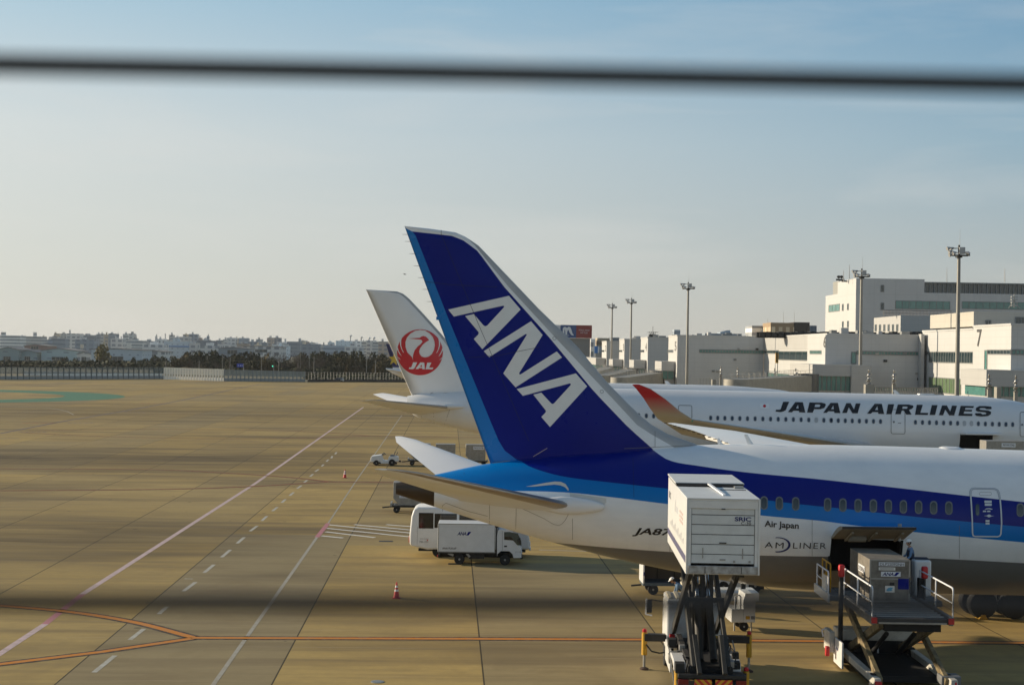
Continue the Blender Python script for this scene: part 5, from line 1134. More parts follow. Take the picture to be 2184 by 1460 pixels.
# stacked beacon posts on the gate heads
def beacon_post(px, yt, yb, Y, wpx, label):
    g = thing('beacon_post', label, 'beacon post', group='beacon posts along the gate heads'); k = Y/FPX; h = (yb-yt)*k; p = at(px, yb, Y); zt = p.z+h; w = wpx*k
    MB().box(p.x-w/2, p.x+w/2, Y-w/2, Y+w/2, 0, p.z+h*.38).build('post', BRID, g, smooth=False)
    mb = MB(); zz_ = p.z+h*.38
    mb.lathe((p.x, Y, zz_), [(w*.75, 0), (w*.8, h*.03), (w*.35, h*.06), (w*.55, h*.12), (w*.62, h*.2), (w*.35, h*.24), (w*.3, h*.30), (w*.48, h*.34), (w*.4, h*.42), (w*.2, h*.45), (w*.22, h*.5), (w*.34, h*.53), (w*.3, h*.6), (w*.06, h*.62)], 12)
    mb.build('beacon_stack', mat('dull_chrome', (.30, .30, .30), .35, .7), g)
    for s2, q in ((-1, .12), (1, .18), (-1, .34), (1, .42)): MB().lathe((p.x+s2*w*.62, Y-.1, zz_+h*q), [(.02, -h*.03), (w*.2, -h*.02), (w*.2, h*.02), (.02, h*.03)], 8).build('lamp', MATS['dull_chrome'], g)
for a in ((1537, 780, 822, 246, 4.5, 'leftmost beacon post in front of block five'), (1573, 782, 822, 246, 4.5, 'second beacon post from the left before block five'), (1652, 784, 828, 246, 5, 'beacon post beside the yellow gate sign'), (1696.5, 785, 832, 246, 5, 'beacon post left of the teal glazing of block six'),
          (1852.5, 787, 838, 225, 7, 'beacon post right of the second mast from the right'), (1906.5, 788, 838, 225, 7, 'beacon post between the two nearest masts'), (2109, 797, 850, 205, 7, 'beacon post right of the nearest mast under gate box seven'), (2166, 799, 858, 205, 7, 'rightmost beacon post by the right edge')): beacon_post(*a)
mb = MB(); Y = 235; x0, x1, z0, z1 = frect(1868, 2000, 826, 840, Y)
for i in range(38): x = x0+(x1-x0)*i/37; mb.box(x-.05, x+.05, Y, Y+.1, z0-2, z1)
mb.box(x0, x1, Y, Y+.1, z1-.1, z1+.05).box(x0, x1, Y-.5, Y+2.5, z0-2.3, z0-2); mb.box(x0, x0+.4, Y, Y+.4, 0, z0-2).box(x1-.4, x1, Y, Y+.4, 0, z0-2)
tag(mb.build('gate_railing', STEEL, smooth=False), 'pale railing in front of the grey wall of block six', 'railing')
mb = MB(); x0, x1, z0, z1 = frect(1491, 1636, 800, 822, 250); Y = 250
for i in range(46): x = x0+(x1-x0)*i/45; mb.box(x-.04, x+.04, Y, Y+.1, z0-1, z1-.6+.9*(i/45))
mb.box(x0, x1, Y+.0, Y+.2, z0-1.5, z0-.9); mb.box(x0, x0+.4, Y, Y+.4, 0, z0-1.5).box(x1-.4, x1, Y, Y+.4, 0, z0-1.5)
tag(mb.build('gate_railing', STEEL, smooth=False), 'thin railing in front of the shaded wall of block five', 'railing')
for x0p, x1p, yt, Y, lb in ((1519, 1528, 809, 244, 'small grey box pillar below the wall of block five'), (1846, 1865, 819.5, 224, 'grey box pillar under the beacon post beside the second mast'), (2126, 2136, 825, 207, 'grey pillar between the two rightmost beacon posts'), (1664, 1672, 815, 240, 'short grey pillar on the gangway left of the rotunda')):
    x0, x1, z0, z1 = frect(x0p, x1p, yt, yt+30, Y); tag(MB().box(x0, x1, Y, Y+1.2, 0, z1).build('box_pillar', BRID, bev=.04), lb, 'pillar')

# ------------------------------------------------------------------ floodlight masts
def mast(px, ytop, Y, rbase, label):
    p = at(px, ytop, Y); k = 1.0; g = thing('floodlight_mast', label, 'floodlight mast', Matrix.Translation((p.x, p.y, 0)), 'floodlight masts along the gates'); z = p.z
    POLEM = mat('mast_grey', (.24, .235, .22), .5, .35, var=.15, vscale=1.0)
    MB().cyl((0, 0, 0), (0, 0, z-1.1), rbase, rbase*.62, 14).build('pole', POLEM, g)
    mb = MB().cyl((0, 0, z-1.35), (0, 0, z-1.1), rbase*1.3, n=14)
    mb.bar((-.95, -.5, z-1.05), (1.35, -.5, z-1.05), .12, .16).bar((-.95, .5, z-1.05), (1.35, .5, z-1.05), .12, .16).bar((-.9, 0, z-.1), (.4, 0, z-.1), .1, .1).bar((0, -.8, z-1.05), (0, .8, z-1.05), .14, .16).cyl((0, 0, z-1.1), (0, 0, z+.35), .14, n=8)
    mb.build('lamp_frame', DARK, g); MB().box(-.05, .75, -.35, .35, z-.85, z+.05).build('winch_box', mat('lamp_housing', (.36, .37, .38), .45, .3), g, bev=.03)
    MB().cyl((.1, 0, z), (.1, 0, z+2.5), .03, .012, 6).build('lightning_rod', STEEL, g)
    for x, y, dz, s2 in ((-1.45, -.3, -.12, -1), (-.85, .3, -.1, -1), (-.75, -.6, -.75, -1), (-.95, .4, -.95, -1), (.85, -.5, -.7, 1), (1.2, .2, -.78, 1), (-1.15, -.2, -.55, -1)):
        mb = MB(); c0 = Vector((x-.2*s2, y, z+dz+.06)); c1 = Vector((x+.28*s2, y-.08, z+dz-.08)); mb.cyl(c0, c1, .12, .27, 12); mb.bar(c0, c0-Vector((.25*s2, 0, .08)), .1, .1); mb.build('floodlight', MATS['lamp_housing'], g)
mast(2045.5, 528, 200, .36, 'nearest tall floodlight mast, before the wall with dark mullioned windows'); mast(1838, 577, 257, .36, 'floodlight mast in front of block six and the office building')
mast(1468, 605, 318, .34, 'tall floodlight mast in front of the grey block five'); mast(1347, 638, 418, .34, 'floodlight mast two blocks left of block five'); mast(1306, 649, 461, .34, 'farthest and leftmost floodlight mast')
# ------------------------------------------------------------------ far city on the left
ORD = 'first second third fourth fifth sixth seventh eighth ninth tenth eleventh twelfth thirteenth fourteenth fifteenth sixteenth seventeenth eighteenth nineteenth twentieth'.split()
def ordn(i):
    if i < 20: return ORD[i]
    tens = ['', '', 'twenty', 'thirty', 'forty', 'fifty', 'sixty', 'seventy', 'eighty', 'ninety'][(i+1)//10]; u = (i+1) % 10
    return tens+'-'+ORD[u-1] if u else {20: 'twentieth', 30: 'thirtieth', 40: 'fortieth', 50: 'fiftieth', 60: 'sixtieth', 70: 'seventieth', 80: 'eightieth', 90: 'ninetieth'}[i+1]
DESC = {'w': 'white', 'g': 'grey', 'b': 'blue-grey', 'c': 'cream', 'd': 'dark slate', 'n': 'brown', 'v': 'white balconied', 't': 'teal-grey', 's': 'pale blue'}
city = [(0,42,715,'v',1500,(0,8,708)),(48,88,717,'v',1560,(69,75,708)),(43,48,719,'g',1650,None),(86,97,719,'c',1620,None),(96,113,724,'b',1580,None),(104,125,718,'g',1800,None),(115,126,711,'c',1900,(115,118,708)),(126,143,711.3,'g',1950,None),
 (112,140,722,'b',1500,None),(141,170,711,'g',1850,(146,148.5,703)),(170,205,714,'b',1900,None),(160,200,724,'d',1450,None),(205,213,712,'w',1960,None),(212,222,711.5,'g',1980,None),(221.5,231,713,'c',1800,None),(231,244,711,'d',1760,None),
 (244,248,713.5,'w',1850,None),(248,253,712.5,'b',1850,None),(236,262,722,'g',1500,None),(262,273,712,'v',1700,None),(273,287,711.3,'g',1740,(278,283,707)),(287,291,718,'g',1800,None),(270,304,725.5,'v',1480,None),(253,262,722,'w',1600,None),
 (303,332,727,'g',1600,None),(331,335,716,'w',1900,None),(333,352,722.5,'w',1700,None),(349,361,724,'v',1750,(350.5,351.5,711)),(360.5,371,714,'g',1900,None),(371,384,719,'w',1850,None),(382,404,718,'g',1880,None),(390,404,712.5,'c',1950,None),(403,420.5,712,'d',1930,None),
 (420,430,720,'n',1990,(424,426,715)),(430,447,724,'g',2050,None),(441,446,716,'b',2300,None),(420,464,726,'d',1700,None),(461,476,725,'v',1800,None),(475,486,723.5,'g',1900,None),(483,503,720,'w',2000,None),(500,510,721,'c',2050,None),(509,529,720.5,'b',2000,None),
 (505,530,732,'n',1500,None),(528,550,727.5,'d',1700,None),(546,559,723,'g',1900,None),(558,570,730,'b',1850,None),(542,556,735,'c',1450,None),(569.5,583,720,'n',2000,None),(582,598.5,720,'d',2020,None),(600,612,729,'w',1900,(606,609.5,722)),(580,612,733,'w',1600,None),
 (612,641,728,'b',1800,(636,641,721)),(585,615,737,'s',1400,None),(641,651,726,'c',1900,None),(650,659,728,'n',1950,None),(643,680,734,'d',1500,None),(660,672,730,'g',2100,None),(670,684,733,'w',1900,None),(683,700,735,'g',1700,None),(699,712,729.5,'s',2050,None),
 (716,748,726.5,'s',1900,None),(750,772,727,'w',1950,None),(690,735,737,'b',1500,None),(771,780.5,727,'v',1650,None),(780,795,726,'g',1660,None),(795,806,728,'v',1600,None),(805,832,728,'n',1620,None),(735,772,739,'g',1400,None),(464,505,734,'g',1500,None),
 (350,406,728,'s',1350,None),(404,423,731,'g',1300,None),(304,350,735,'w',1300,None),(424,470,737,'g',1250,None)]
rows = sorted(range(len(city)), key=lambda i: (city[i][0]+city[i][1])/2)
for n_, i in enumerate(rows):
    x0, x1, yt, c, Y, pent = city[i]
    t = thing('city_building', '%s flat-roofed city block on the skyline, %s from the left edge' % (DESC[c], ordn(n_)), 'building', group='city blocks on the left skyline')
    X0, X1 = at(x0, yt, Y).x, at(x1, yt, Y).x; pm = (x0+x1)/2; z = at(pm, yt, Y).z; o = MB()
    o.box(0, X1-X0, 0, min(30, X1-X0)*1.0, 0, z); w = o.build('wall', CM[c], t, smooth=False); t.location = (X0, Y, 0)
    a, b = (at(pent[0], pent[2], Y).x-X0, at(pent[1], pent[2], Y).x-X0) if pent else ((X1-X0)*.3, (X1-X0)*(.45+.2*rnd.random()))
    zp = at(pm, pent[2], Y).z if pent else z+1.2+rnd.random()*1.8
    MB().box(a, b, 3, 3+max(2, b-a), z, zp).build('roof_box', CM['g' if c in 'dbn' else c], t, smooth=False)
st_ = mat('stripe_blue', (.05, .2, .5), .5); bx0 = at(351, 738, 1349).x; bx1 = at(405, 738, 1349).x
o = MB().box(bx0, bx1, 1348.6, 1349, at(378, 739.5, 1349).z, at(378, 737.5, 1349).z).build('sign_band', st_, smooth=False); tag(o, 'long blue sign band across the pale blue building beside the big dark tree', 'sign')
x0, x1, z0, z1 = frect(270, 279.5, 731, 745, 1290); sg = thing('rooftop_sign', 'white rooftop sign board over the long pale shed', 'sign'); MB().box(x0, x1, 1290, 1291, z0, z1).build('board', mat('sign_white', (.75, .73, .68), .5), sg, smooth=False); MB().box(x0+1, x0+2, 1290.2, 1291, 0, z0).build('support', STEEL, sg)
sg = thing('rooftop_sign', 'small cream sign board above the sheds left of the olive tree', 'sign'); x0, x1, z0, z1 = frect(171, 178, 734, 742, 1290); MB().box(x0, x1, 1290, 1291, z0, z1).build('board', mat('sign_cream', (.7, .62, .5), .5), sg, smooth=False); MB().box(x0+1, x0+2, 1290.2, 1291, 0, z0).build('support', STEEL, sg)
# cranes with round heads at the harbour
for k, (px, yt, yb) in enumerate(((702, 727, 736), (747, 714.5, 728), (770, 718, 730), (787, 719, 730), (797, 719, 730))):
    t = thing('roof_vent_tower', 'slim bulb-topped tower on the skyline, %s from the left of five' % ORD[k], 'tower', group='bulb-topped towers on the skyline'); p = at(px, yb, 2100); q = at(px, yt, 2100)
    MB().cyl((p.x, 2100, 0), (p.x, 2100, q.z-2), 1.3, .9, 8).build('shaft', CM['w'], t); MB().lathe((p.x+.6, 2100, q.z-2.2), [(.4, 0), (1.9, .6), (2.1, 1.6), (.8, 2.6)], 10).build('bulb', CM['w'], t)
# low sheds in front of the city
def shed(x0, x1, yt, yb, Y, m, label, ridge=3.0):
    t = thing('warehouse', label, 'warehouse', group='low sheds beyond the river bank'); X0, X1 = at(x0, yt, Y).x, at(x1, yt, Y).x; z = at((x0+x1)/2, yt, Y).z
    mb = MB(); mb.prism([(X0, 0), (X1, 0), (X1, z-ridge*.5), ((X0+X1)/2, z), (X0, z-ridge*.5)], Y, Y+25); mb.build('wall', m, t, smooth=False)
    mb = MB(); d_ = .5; mb.prism([(X0-.6, z-ridge*.5), ((X0+X1)/2, z+.05), (X1+.6, z-ridge*.5), (X1+.6, z-ridge*.5+.4), ((X0+X1)/2, z+.5), (X0-.6, z-ridge*.5+.4)], Y-.5, Y+25.5); mb.build('roof', ROOFM, t, smooth=False)
    fwin(t, x0+(x1-x0)*.3, x0+(x1-x0)*.62, yb-10 if yb-yt > 14 else yb-7, yb-1, Y, 3, name='doorway', bar=.15); return t
shed(-6, 40, 741, 770, 960, CM['t'], 'teal-grey pitched shed at the left edge of the picture'); shed(42, 78, 747, 770, 965, CM['t'], 'teal-grey shed with pale doors, second from the left'); shed(88, 164, 743.5, 771, 970, CM['t'], 'wide teal-grey shed with a dark open doorway'); shed(165, 195, 751, 771, 940, CM['w'], 'small white two-storey shed left of the long pale building')
shed(195, 304, 744, 770, 930, CM['s'], 'long pale blue low building below the olive tree', 1.2); shed(304, 350, 748, 766, 1000, CM['g'], 'low grey shed right of the long pale building', 1.5); shed(52, 100, 735, 745, 1150, mat('brick_shed', (.36, .25, .22), .8, var=.2), 'reddish low hall behind the teal-grey sheds', 2); shed(466, 530, 741, 756, 1050, CM['b'], 'blue-roofed shed between the big dark trees', 1.5); shed(520, 600, 738, 752, 1150, CM['w'], 'low white hall behind the middle trees', 1.2)
# parked cars by the sheds
CARC = [mat('car_white', (.72, .72, .72), .3, coat=.4), mat('car_silver', (.40, .41, .43), .3, .5), mat('car_blue', (.05, .12, .32), .3, coat=.4), mat('car_dark', (.04, .045, .05), .3, coat=.4)]
def car(label, M, m, group=None):
    g = thing('parked_car', label, 'car', M, group); mb = MB()
    mb.loft([[(x, y*.86, z) for x, z in ((-2.1,.35),(2.1,.35),(2.12,.7),(1.9,.86),(1.0,.93),(-1.9,.95),(-2.12,.8))] for y in (-1, 1)]); mb.build('body', m, g, bev=.05)
    MB().loft([[(-1.75,-.78,.94),(1.0,-.78,.93),(1.0,.78,.93),(-1.75,.78,.94)],[(-1.3,-.64,1.45),(.25,-.64,1.46),(.25,.64,1.46),(-1.3,.64,1.45)]]).build('cabin', GLASS, g)
    MB().box(-1.25,.2,-.63,.63,1.44,1.49).build('roof', m, g, bev=.03)
    for x in (-1.35, 1.35):
        for y in (-.8, .8): MB().cyl((x, y-.1, .31), (x, y+.1, .31), .31, n=16).build('wheel', RUBBER, g)
    for y in (-.6, .6): MB().box(2.05, 2.13, y-.18, y+.18, .62, .76).build('headlight', BW, g)
    return g
cl = [(12,'blue car at the left edge by the teal-grey shed',2),(22,'dark car next to the blue car by the sheds',3),(29,'silver car in the row by the sheds, third from the left',1),(45,'white car before the shed with pale doors',0),(58,'silver car between the white cars by the sheds',1),(66,'dark car between two white cars by the sheds',3),(76,'white car just left of the white car pair by the wide shed',0),(86,'white car, left one of the pair by the wide shed',0),(93,'white car, right one of the pair by the wide shed',0),(106,'silver car below the open shed doorway',1),(121,'white car at the right end of the row by the sheds',0)]
protos = {}
for i, (px, lb, c) in enumerate(cl):
    p = gnd(px, 773.2); M = Matrix.Translation((p.x, p.y-4, 0)) @ Matrix.Rotation(R(20+rnd.random()*30), 4, 'Z')
    if c not in protos: protos[c] = car(lb, M, CARC[c], 'cars parked by the sheds')
    else:
        o = copy_tree(protos[c]); o.matrix_world = M; o['label'] = lb
g = car('silver car driving along the fence below the trees', frame(gnd(722, 814).x, gnd(722, 814).y-1.2, R(178)), CARC[1])

# ------------------------------------------------------------------ trees
def leafm(name, c1, c2):
    m, T, b = newmat(name); oi = T.n('ShaderNodeObjectInfo'); g = T.n('ShaderNodeNewGeometry'); f = T.noise(g.outputs['Position'], .45, 3, .6)
    k = T.math('ADD', T.math('MULTIPLY', oi.outputs['Random'], .4), T.math('MULTIPLY', f, .6)); T.l(T.mix(T.rng(k, .25, .75), c1, c2), b.inputs['Base Color']); b.inputs['Roughness'].default_value = .8; b.inputs['Specular IOR Level'].default_value = .2; return m
LV = {'dark': leafm('dark_leaves', (.014,.020,.010), (.040,.046,.018)), 'olive': leafm('olive_leaves', (.045,.045,.012), (.12,.10,.025)), 'bare': leafm('bare_twigs', (.045,.036,.026), (.085,.068,.048)), 'gold': leafm('golden_leaves', (.03,.03,.012), (.09,.065,.02))}
BARK = mat('bark', (.06, .048, .038), .9, var=.3, vscale=3)
def crown_mesh(seed, n=520, twig=False):
    r = random.Random(seed); mb = MB(); lobes = [(r.uniform(-.55,.55), r.uniform(-.5,.5), r.uniform(.25,.78), r.uniform(.26,.42)) for _ in range(9)]+[(0,0,.5,.5)]
    for _ in range(n):
        lx, ly, lz, lr = r.choice(lobes); v = Vector((r.gauss(0,1), r.gauss(0,1), r.gauss(0,1))).normalized()*(lr*r.uniform(.6,1.05)**.6); c = Vector((lx, ly, lz))+Vector((v.x, v.y, v.z*.8))
        s = r.uniform(.05,.105)*(.6 if twig else 1); a = Vector((r.gauss(0,1), r.gauss(0,1), r.gauss(0,.7))).normalized(); b_ = a.orthogonal().normalized(); b_ = (b_*math.cos(r.random()*6)+a.cross(b_)*math.sin(r.random()*6)); q = a*s; w = b_*s*(.22 if twig else r.uniform(.6,1))
        b0 = len(mb.v); mb.v += [tuple(c-q), tuple(c+w), tuple(c+q*1.1), tuple(c-w)]; mb.f.append((b0,b0+1,b0+2,b0+3)); mb.m.append(0)
    me = mb.mesh('crown', smooth=False, fix=False); return me
def trunk_mesh(seed, limbs=5):
    r = random.Random(seed); mb = MB().cyl((0,0,0), (.02,0,.34), .05, .034, 8)
    for i in range(limbs):
        a = 2*math.pi*i/limbs+r.random(); mid = Vector((.16*math.cos(a), .16*math.sin(a), .5)); tip = Vector((.42*math.cos(a), .42*math.sin(a), .62+.25*r.random())); mb.cyl((.02,0,.3+.03*i/limbs), mid, .026, .018, 6); mb.cyl(mid, tip, .018, .006, 5)
    return mb.mesh('trunk')
PRT = {}
def tree(kind, px, yt, yb, wpx, Y, label, grp):
    k = kind+str(rnd.randrange(3))
    if k not in PRT:
        a = crown_mesh(hash(k) % 977 if False else sum(map(ord, k)), 620 if kind != 'bare' else 700, kind == 'bare'); a.materials.append(LV[kind]); b = trunk_mesh(sum(map(ord, k))+1, 5 if kind != 'bare' else 9); b.materials.append(BARK); PRT[k] = (a, b)
    p = at(px, yt, Y); h = p.z*1.02; w = wpx*Y/FPX
    t = thing('bare_tree' if kind == 'bare' else 'broadleaf_tree', label, 'tree', Matrix.Translation((p.x, Y, 0)) @ Matrix.Rotation(rnd.random()*6.28, 4, 'Z') @ Matrix.Diagonal((w*.56, w*.56, h*.9, 1)), grp)
    o = bpy.data.objects.new('crown', PRT[k][0]); COL.objects.link(o); o.parent = t
    o = bpy.data.objects.new('trunk', PRT[k][1]); COL.objects.link(o); o.parent = t
rt = random.Random(11)
KIND = {'dark': 'dark evergreen tree', 'olive': 'olive-green tree', 'bare': 'bare brownish tree', 'gold': 'golden-green tree'}
TR = [('olive',220,727,46,860),('dark',139,757,20,760),('dark',160,760,14,770),('gold',120,768,20,760),('dark',213,761,16,760),('gold',216,762,12,750),('dark',284,757,18,760),('dark',330,754,30,780),('dark',352,756,26,780),('dark',372,755,26,770),('dark',308,761,24,770),('dark',245,766,26,760),('gold',310,774,16,740),('gold',128,775,18,735),
 ('dark',407,747,40,700),('dark',425,745,42,690),('dark',446,744,40,700),('dark',462,747,28,705),('gold',398,753,30,690),('dark',390,762,24,680),('bare',418,772,40,660),('bare',455,768,34,660),('bare',480,760,34,690),('dark',515,749,34,700),('dark',535,746,40,700),('gold',508,757,28,690),('dark',545,750,24,700),('bare',530,770,50,650),('dark',497,766,30,670),
 ('bare',566,752,36,720),('bare',590,748,40,740),('bare',612,748,42,740),('bare',634,750,36,720),('dark',572,768,36,660),('bare',600,768,44,650),('dark',628,770,34,650),('dark',652,749,36,720),('dark',676,745,40,710),('dark',695,746,34,710),('dark',722,744,32,720),('dark',705,752,30,700),('bare',680,764,46,660),('dark',745,746,40,700),('dark',765,744,36,710),
 ('bare',790,749,34,700),('dark',806,749,34,700),('dark',822,751,30,700),('bare',660,772,40,640),('dark',705,777,36,600),('gold',740,764,44,620),('gold',768,766,44,620),('dark',795,768,36,620),('gold',812,772,36,610),('dark',826,774,26,610),('dark',724,777,30,600),('bare',755,778,40,600),('dark',690,785,24,590),('bare',640,780,36,620),('dark',840,770,30,640),('dark',560,782,30,640),('dark',425,783,30,640),('bare',398,780,30,640),('dark',860,766,34,660),('dark',885,768,34,660)]
for k in range(34):
    TR.append((rt.choice(('dark','dark','bare','gold','bare')), 385+k*14+rt.uniform(-6, 6), rt.uniform(752, 768), rt.uniform(30, 46), rt.uniform(620, 720)))
for n_, q in enumerate(sorted(TR, key=lambda q: q[1])):
    kind, px, yt, w, Y = q
    if px > 375: yt -= 3.5; w *= 1.15
    tree(kind, px, yt, 0, w, Y, '%s beyond the perimeter fence, %s tree from the left' % (KIND[kind], ordn(n_)), 'trees beyond the perimeter fence')
# river bank and undergrowth: nobody could count it
def scrub():
    mb = MB(); r = random.Random(3)
    for x0, x1, ytop, Y, n in ((-40, 360, 771, 720, 2600), (330, 900, 785, 640, 3600), (650, 900, 800, 560, 700)):
        for _ in range(n):
            px = r.uniform(x0, x1); YY = Y+r.uniform(-12, 30); h = max(.3, at(px, ytop, Y).z)*r.uniform(.05, 1.0); c = Vector((at(px, 780, YY).x, YY, h)); s = r.uniform(.5, 1.3)
            a = Vector((r.gauss(0,1), r.gauss(0,1), r.gauss(0,.6))).normalized(); b_ = a.orthogonal().normalized(); b0 = len(mb.v)
            mb.v += [tuple(c-a*s), tuple(c+b_*s*.7), tuple(c+a*s), tuple(c-b_*s*.7)]; mb.f.append((b0,b0+1,b0+2,b0+3)); mb.m.append(0)
    return mb.build('undergrowth', leafm('scrub_leaves', (.016,.022,.012), (.045,.05,.022)), smooth=False, fix=False)
tag(scrub(), kind='stuff')
# ------------------------------------------------------------------ perimeter fences
FP = mat('fence_post_dark', (.10, .12, .125), .6, .3)
def panelm(name, col, alpha):
    m, T, b = newmat(name); b.inputs['Base Color'].default_value = (*col, 1); b.inputs['Roughness'].default_value = .3; b.inputs['Alpha'].default_value = alpha; return m
SHEET = panelm('fence_sheet', (.18, .22, .23), .38); SHEET2 = panelm('fence_sheet_sunlit', (.80, .79, .74), .8); WALLC = mat('fence_wall_concrete', (.28, .30, .31), .8, var=.15, vscale=.6); WALLP = mat('fence_wall_pale', (.82, .80, .74), .75, var=.12, vscale=.6)
def fence(label, ends, tops, bases, n, sheet, wallm, post, wallf=.27, rail=True):
    (xa, ya), (xb, yb) = ends; A, B = gnd(xa, ya), gnd(xb, yb); g = thing('perimeter_fence', label, 'fence')
    HA = at(xa, tops[0], A.y).z; HB = at(xb, tops[1], B.y).z; d = (B-A); d.z = 0; u = d.normalized(); nn = Vector((-u.y, u.x, 0))
    def qd(mb, z0, z1, off, th):
        a, b = A+nn*off, B+nn*off
        r0 = [(a.x, a.y, HA*z0), (a.x, a.y, HA*z1), (a.x+nn.x*th, a.y+nn.y*th, HA*z1), (a.x+nn.x*th, a.y+nn.y*th, HA*z0)]; r1 = [(b.x, b.y, HB*z0), (b.x, b.y, HB*z1), (b.x+nn.x*th, b.y+nn.y*th, HB*z1), (b.x+nn.x*th, b.y+nn.y*th, HB*z0)]; mb.loft([r0, r1])
    mb = MB(); qd(mb, 0, wallf, -.15, .5); mb.build('base_wall', wallm, g, smooth=False)
    mb = MB(); qd(mb, .50, .98, .05, .06); mb.build('screen', sheet, g, smooth=False)
    mb = MB(); qd(mb, .47, .50, -.02, .2); mb.build('lower_rail', post, g, smooth=False); mb = MB(); qd(mb, .97, 1.0, -.02, .2); mb.build('top_rail', post, g, smooth=False)
    for i in range(n+1):
        p = A+d*(i/n); h = HA+(HB-HA)*i/n; MB().bar((p.x, p.y-.1, 0), (p.x, p.y-.1, h), .34, .3).build('post', post, g, smooth=False)
fence('dark posted noise fence with clear panels along the left side', ((-40, 809.3), (350, 807.5)), (782, 783), 0, 33, SHEET, WALLC, FP)
fence('sunlit pale noise fence turning outward in the middle', ((350, 808.5), (478, 812.5)), (783.3, 787), 0, 22, SHEET2, WALLP, mat('fence_post_sunlit', (.78, .76, .70), .6))  # sunlight put into the pale wall, screen and post colours
fence('grey noise fence right of the pale one, below the trees', ((478, 812.8), (650, 813.8)), (787.5, 792), 0, 20, panelm('fence_sheet_grey', (.30, .34, .34), .6), WALLC, mat('fence_post_grey', (.22, .25, .26), .6))
A, B = gnd(650, 814), gnd(868, 815); g = thing('wire_fence', 'thin wire fence with slim posts below the right trees', 'fence')
for i in range(34): p = A.lerp(B, i/33); MB().cyl((p.x, p.y+1, 0), (p.x, p.y+1, 3.4), .06, n=5).build('post', STEEL, g)
mb = MB()
for z in (.5, 1.5, 2.5, 3.3): mb.bar((A.x, A.y+1, z), (B.x, B.y+1, z), .03, .05)
mb.build('wire', STEEL, g, smooth=False)
x0, x1 = gnd(650, 815).x, gnd(870, 815).x; tag(MB().bar((x0, gnd(650, 814.5).y+4, .45), (x1, gnd(870, 815.5).y+4, .45), .4, .9).build('kerb_wall', DARK, smooth=False), 'low dark wall behind the wire fence under the trees', 'wall')
a, b = at(50, 795, 545), at(346, 797, 545); tag(MB().bar((a.x, 545, .75), (b.x, 545, .75), .4, 1.5).build('white_wall', WALLP, smooth=False), 'long pale wall seen through the dark posted fence', 'wall')
# poles, sign and signal by the road
POLE = mat('utility_pole', (.20, .19, .17), .7)
ULB = [(354,768,620),(425,768,600),(442,758,640),(475,759,620),(491,762,600),(495,778,560),(558,761,610),(595,759,610),(636,761,640),(641,753,640),(660,754,640),(670,760,600),(723,759,660),(782,761,600),(801,768,590)]
for n_, (px, yt, Y) in enumerate(ULB):
    g = thing('utility_pole', 'slim grey roadside pole before the trees, %s of fifteen from the left' % ordn(n_), 'pole', group='roadside poles before the trees'); p = at(px, yt, Y)
    MB().cyl((p.x, Y, 0), (p.x, Y, p.z), .17, .12, 8).build('pole', POLE, g); MB().bar((p.x-.8, Y, p.z-.7), (p.x+.8, Y, p.z-.7), .09, .09).build('crossarm', POLE, g)
mb = MB()
for (xa, ya), (xb, yb), Y in (((491,768.5), (558,768.5), 600), ((558,768.5), (595,764.5), 605)):
    pts = []
    for i in range(13): u = i/12; pts.append(at(xa+(xb-xa)*u, ya+(yb-ya)*u+4*4*u*(1-u)*.25*1.2, Y+5*u))
    mb.tube(pts, .06, 5)
tag(mb.build('utility_wire', mat('wire_pale', (.30, .25, .17), .6)), 'sagging overhead wire between the roadside poles', 'wire')
g = thing('road_sign', 'blue direction sign on a pole in front of the trees', 'sign'); Y = 590; x0, x1, z0, z1 = frect(505, 519, 775, 782.5, Y); MB().box(x0, x1, Y, Y+.15, z0, z1).build('panel', mat('sign_panel_blue', (.01, .04, .42), .4), g, smooth=False); MB().cyl((x1+.1, Y+.2, 0), (x1+.1, Y+.2, z1), .12, n=8).build('pole', STEEL, g)
for a in (.15, .5, .78): poly_on('marking', [[(0, 0), (.5, 0), (.5, .25), (0, .25)]], BW, g, (x0+(x1-x0)*a, Y-.02, z0+.5), (1, 0, 0), (0, 0, 1))
g = thing('traffic_light', 'small green traffic light above the road in front of the trees', 'traffic light'); p = at(580, 780.5, 590); MB().box(p.x-.55, p.x+.55, 590, 590.3, p.z-.25, p.z+.25).build('housing', DARK, g)
gm_, T, b = newmat('green_signal'); b.inputs['Base Color'].default_value = (.05, .6, .4, 1); b.inputs['Emission Color'].default_value = (.1, 1, .6, 1); b.inputs['Emission Strength'].default_value = 1.2
MB().cyl((p.x+.25, 589.98, p.z), (p.x+.25, 589.9, p.z), .22, n=12).build('lens', gm_, g); MB().cyl((p.x+.7, 590.2, 0), (p.x+.7, 590.2, p.z+.5), .1, n=8).bar((p.x, 590.2, p.z+.3), (p.x+.7, 590.2, p.z+.3), .08, .08).build('pole', STEEL, g)
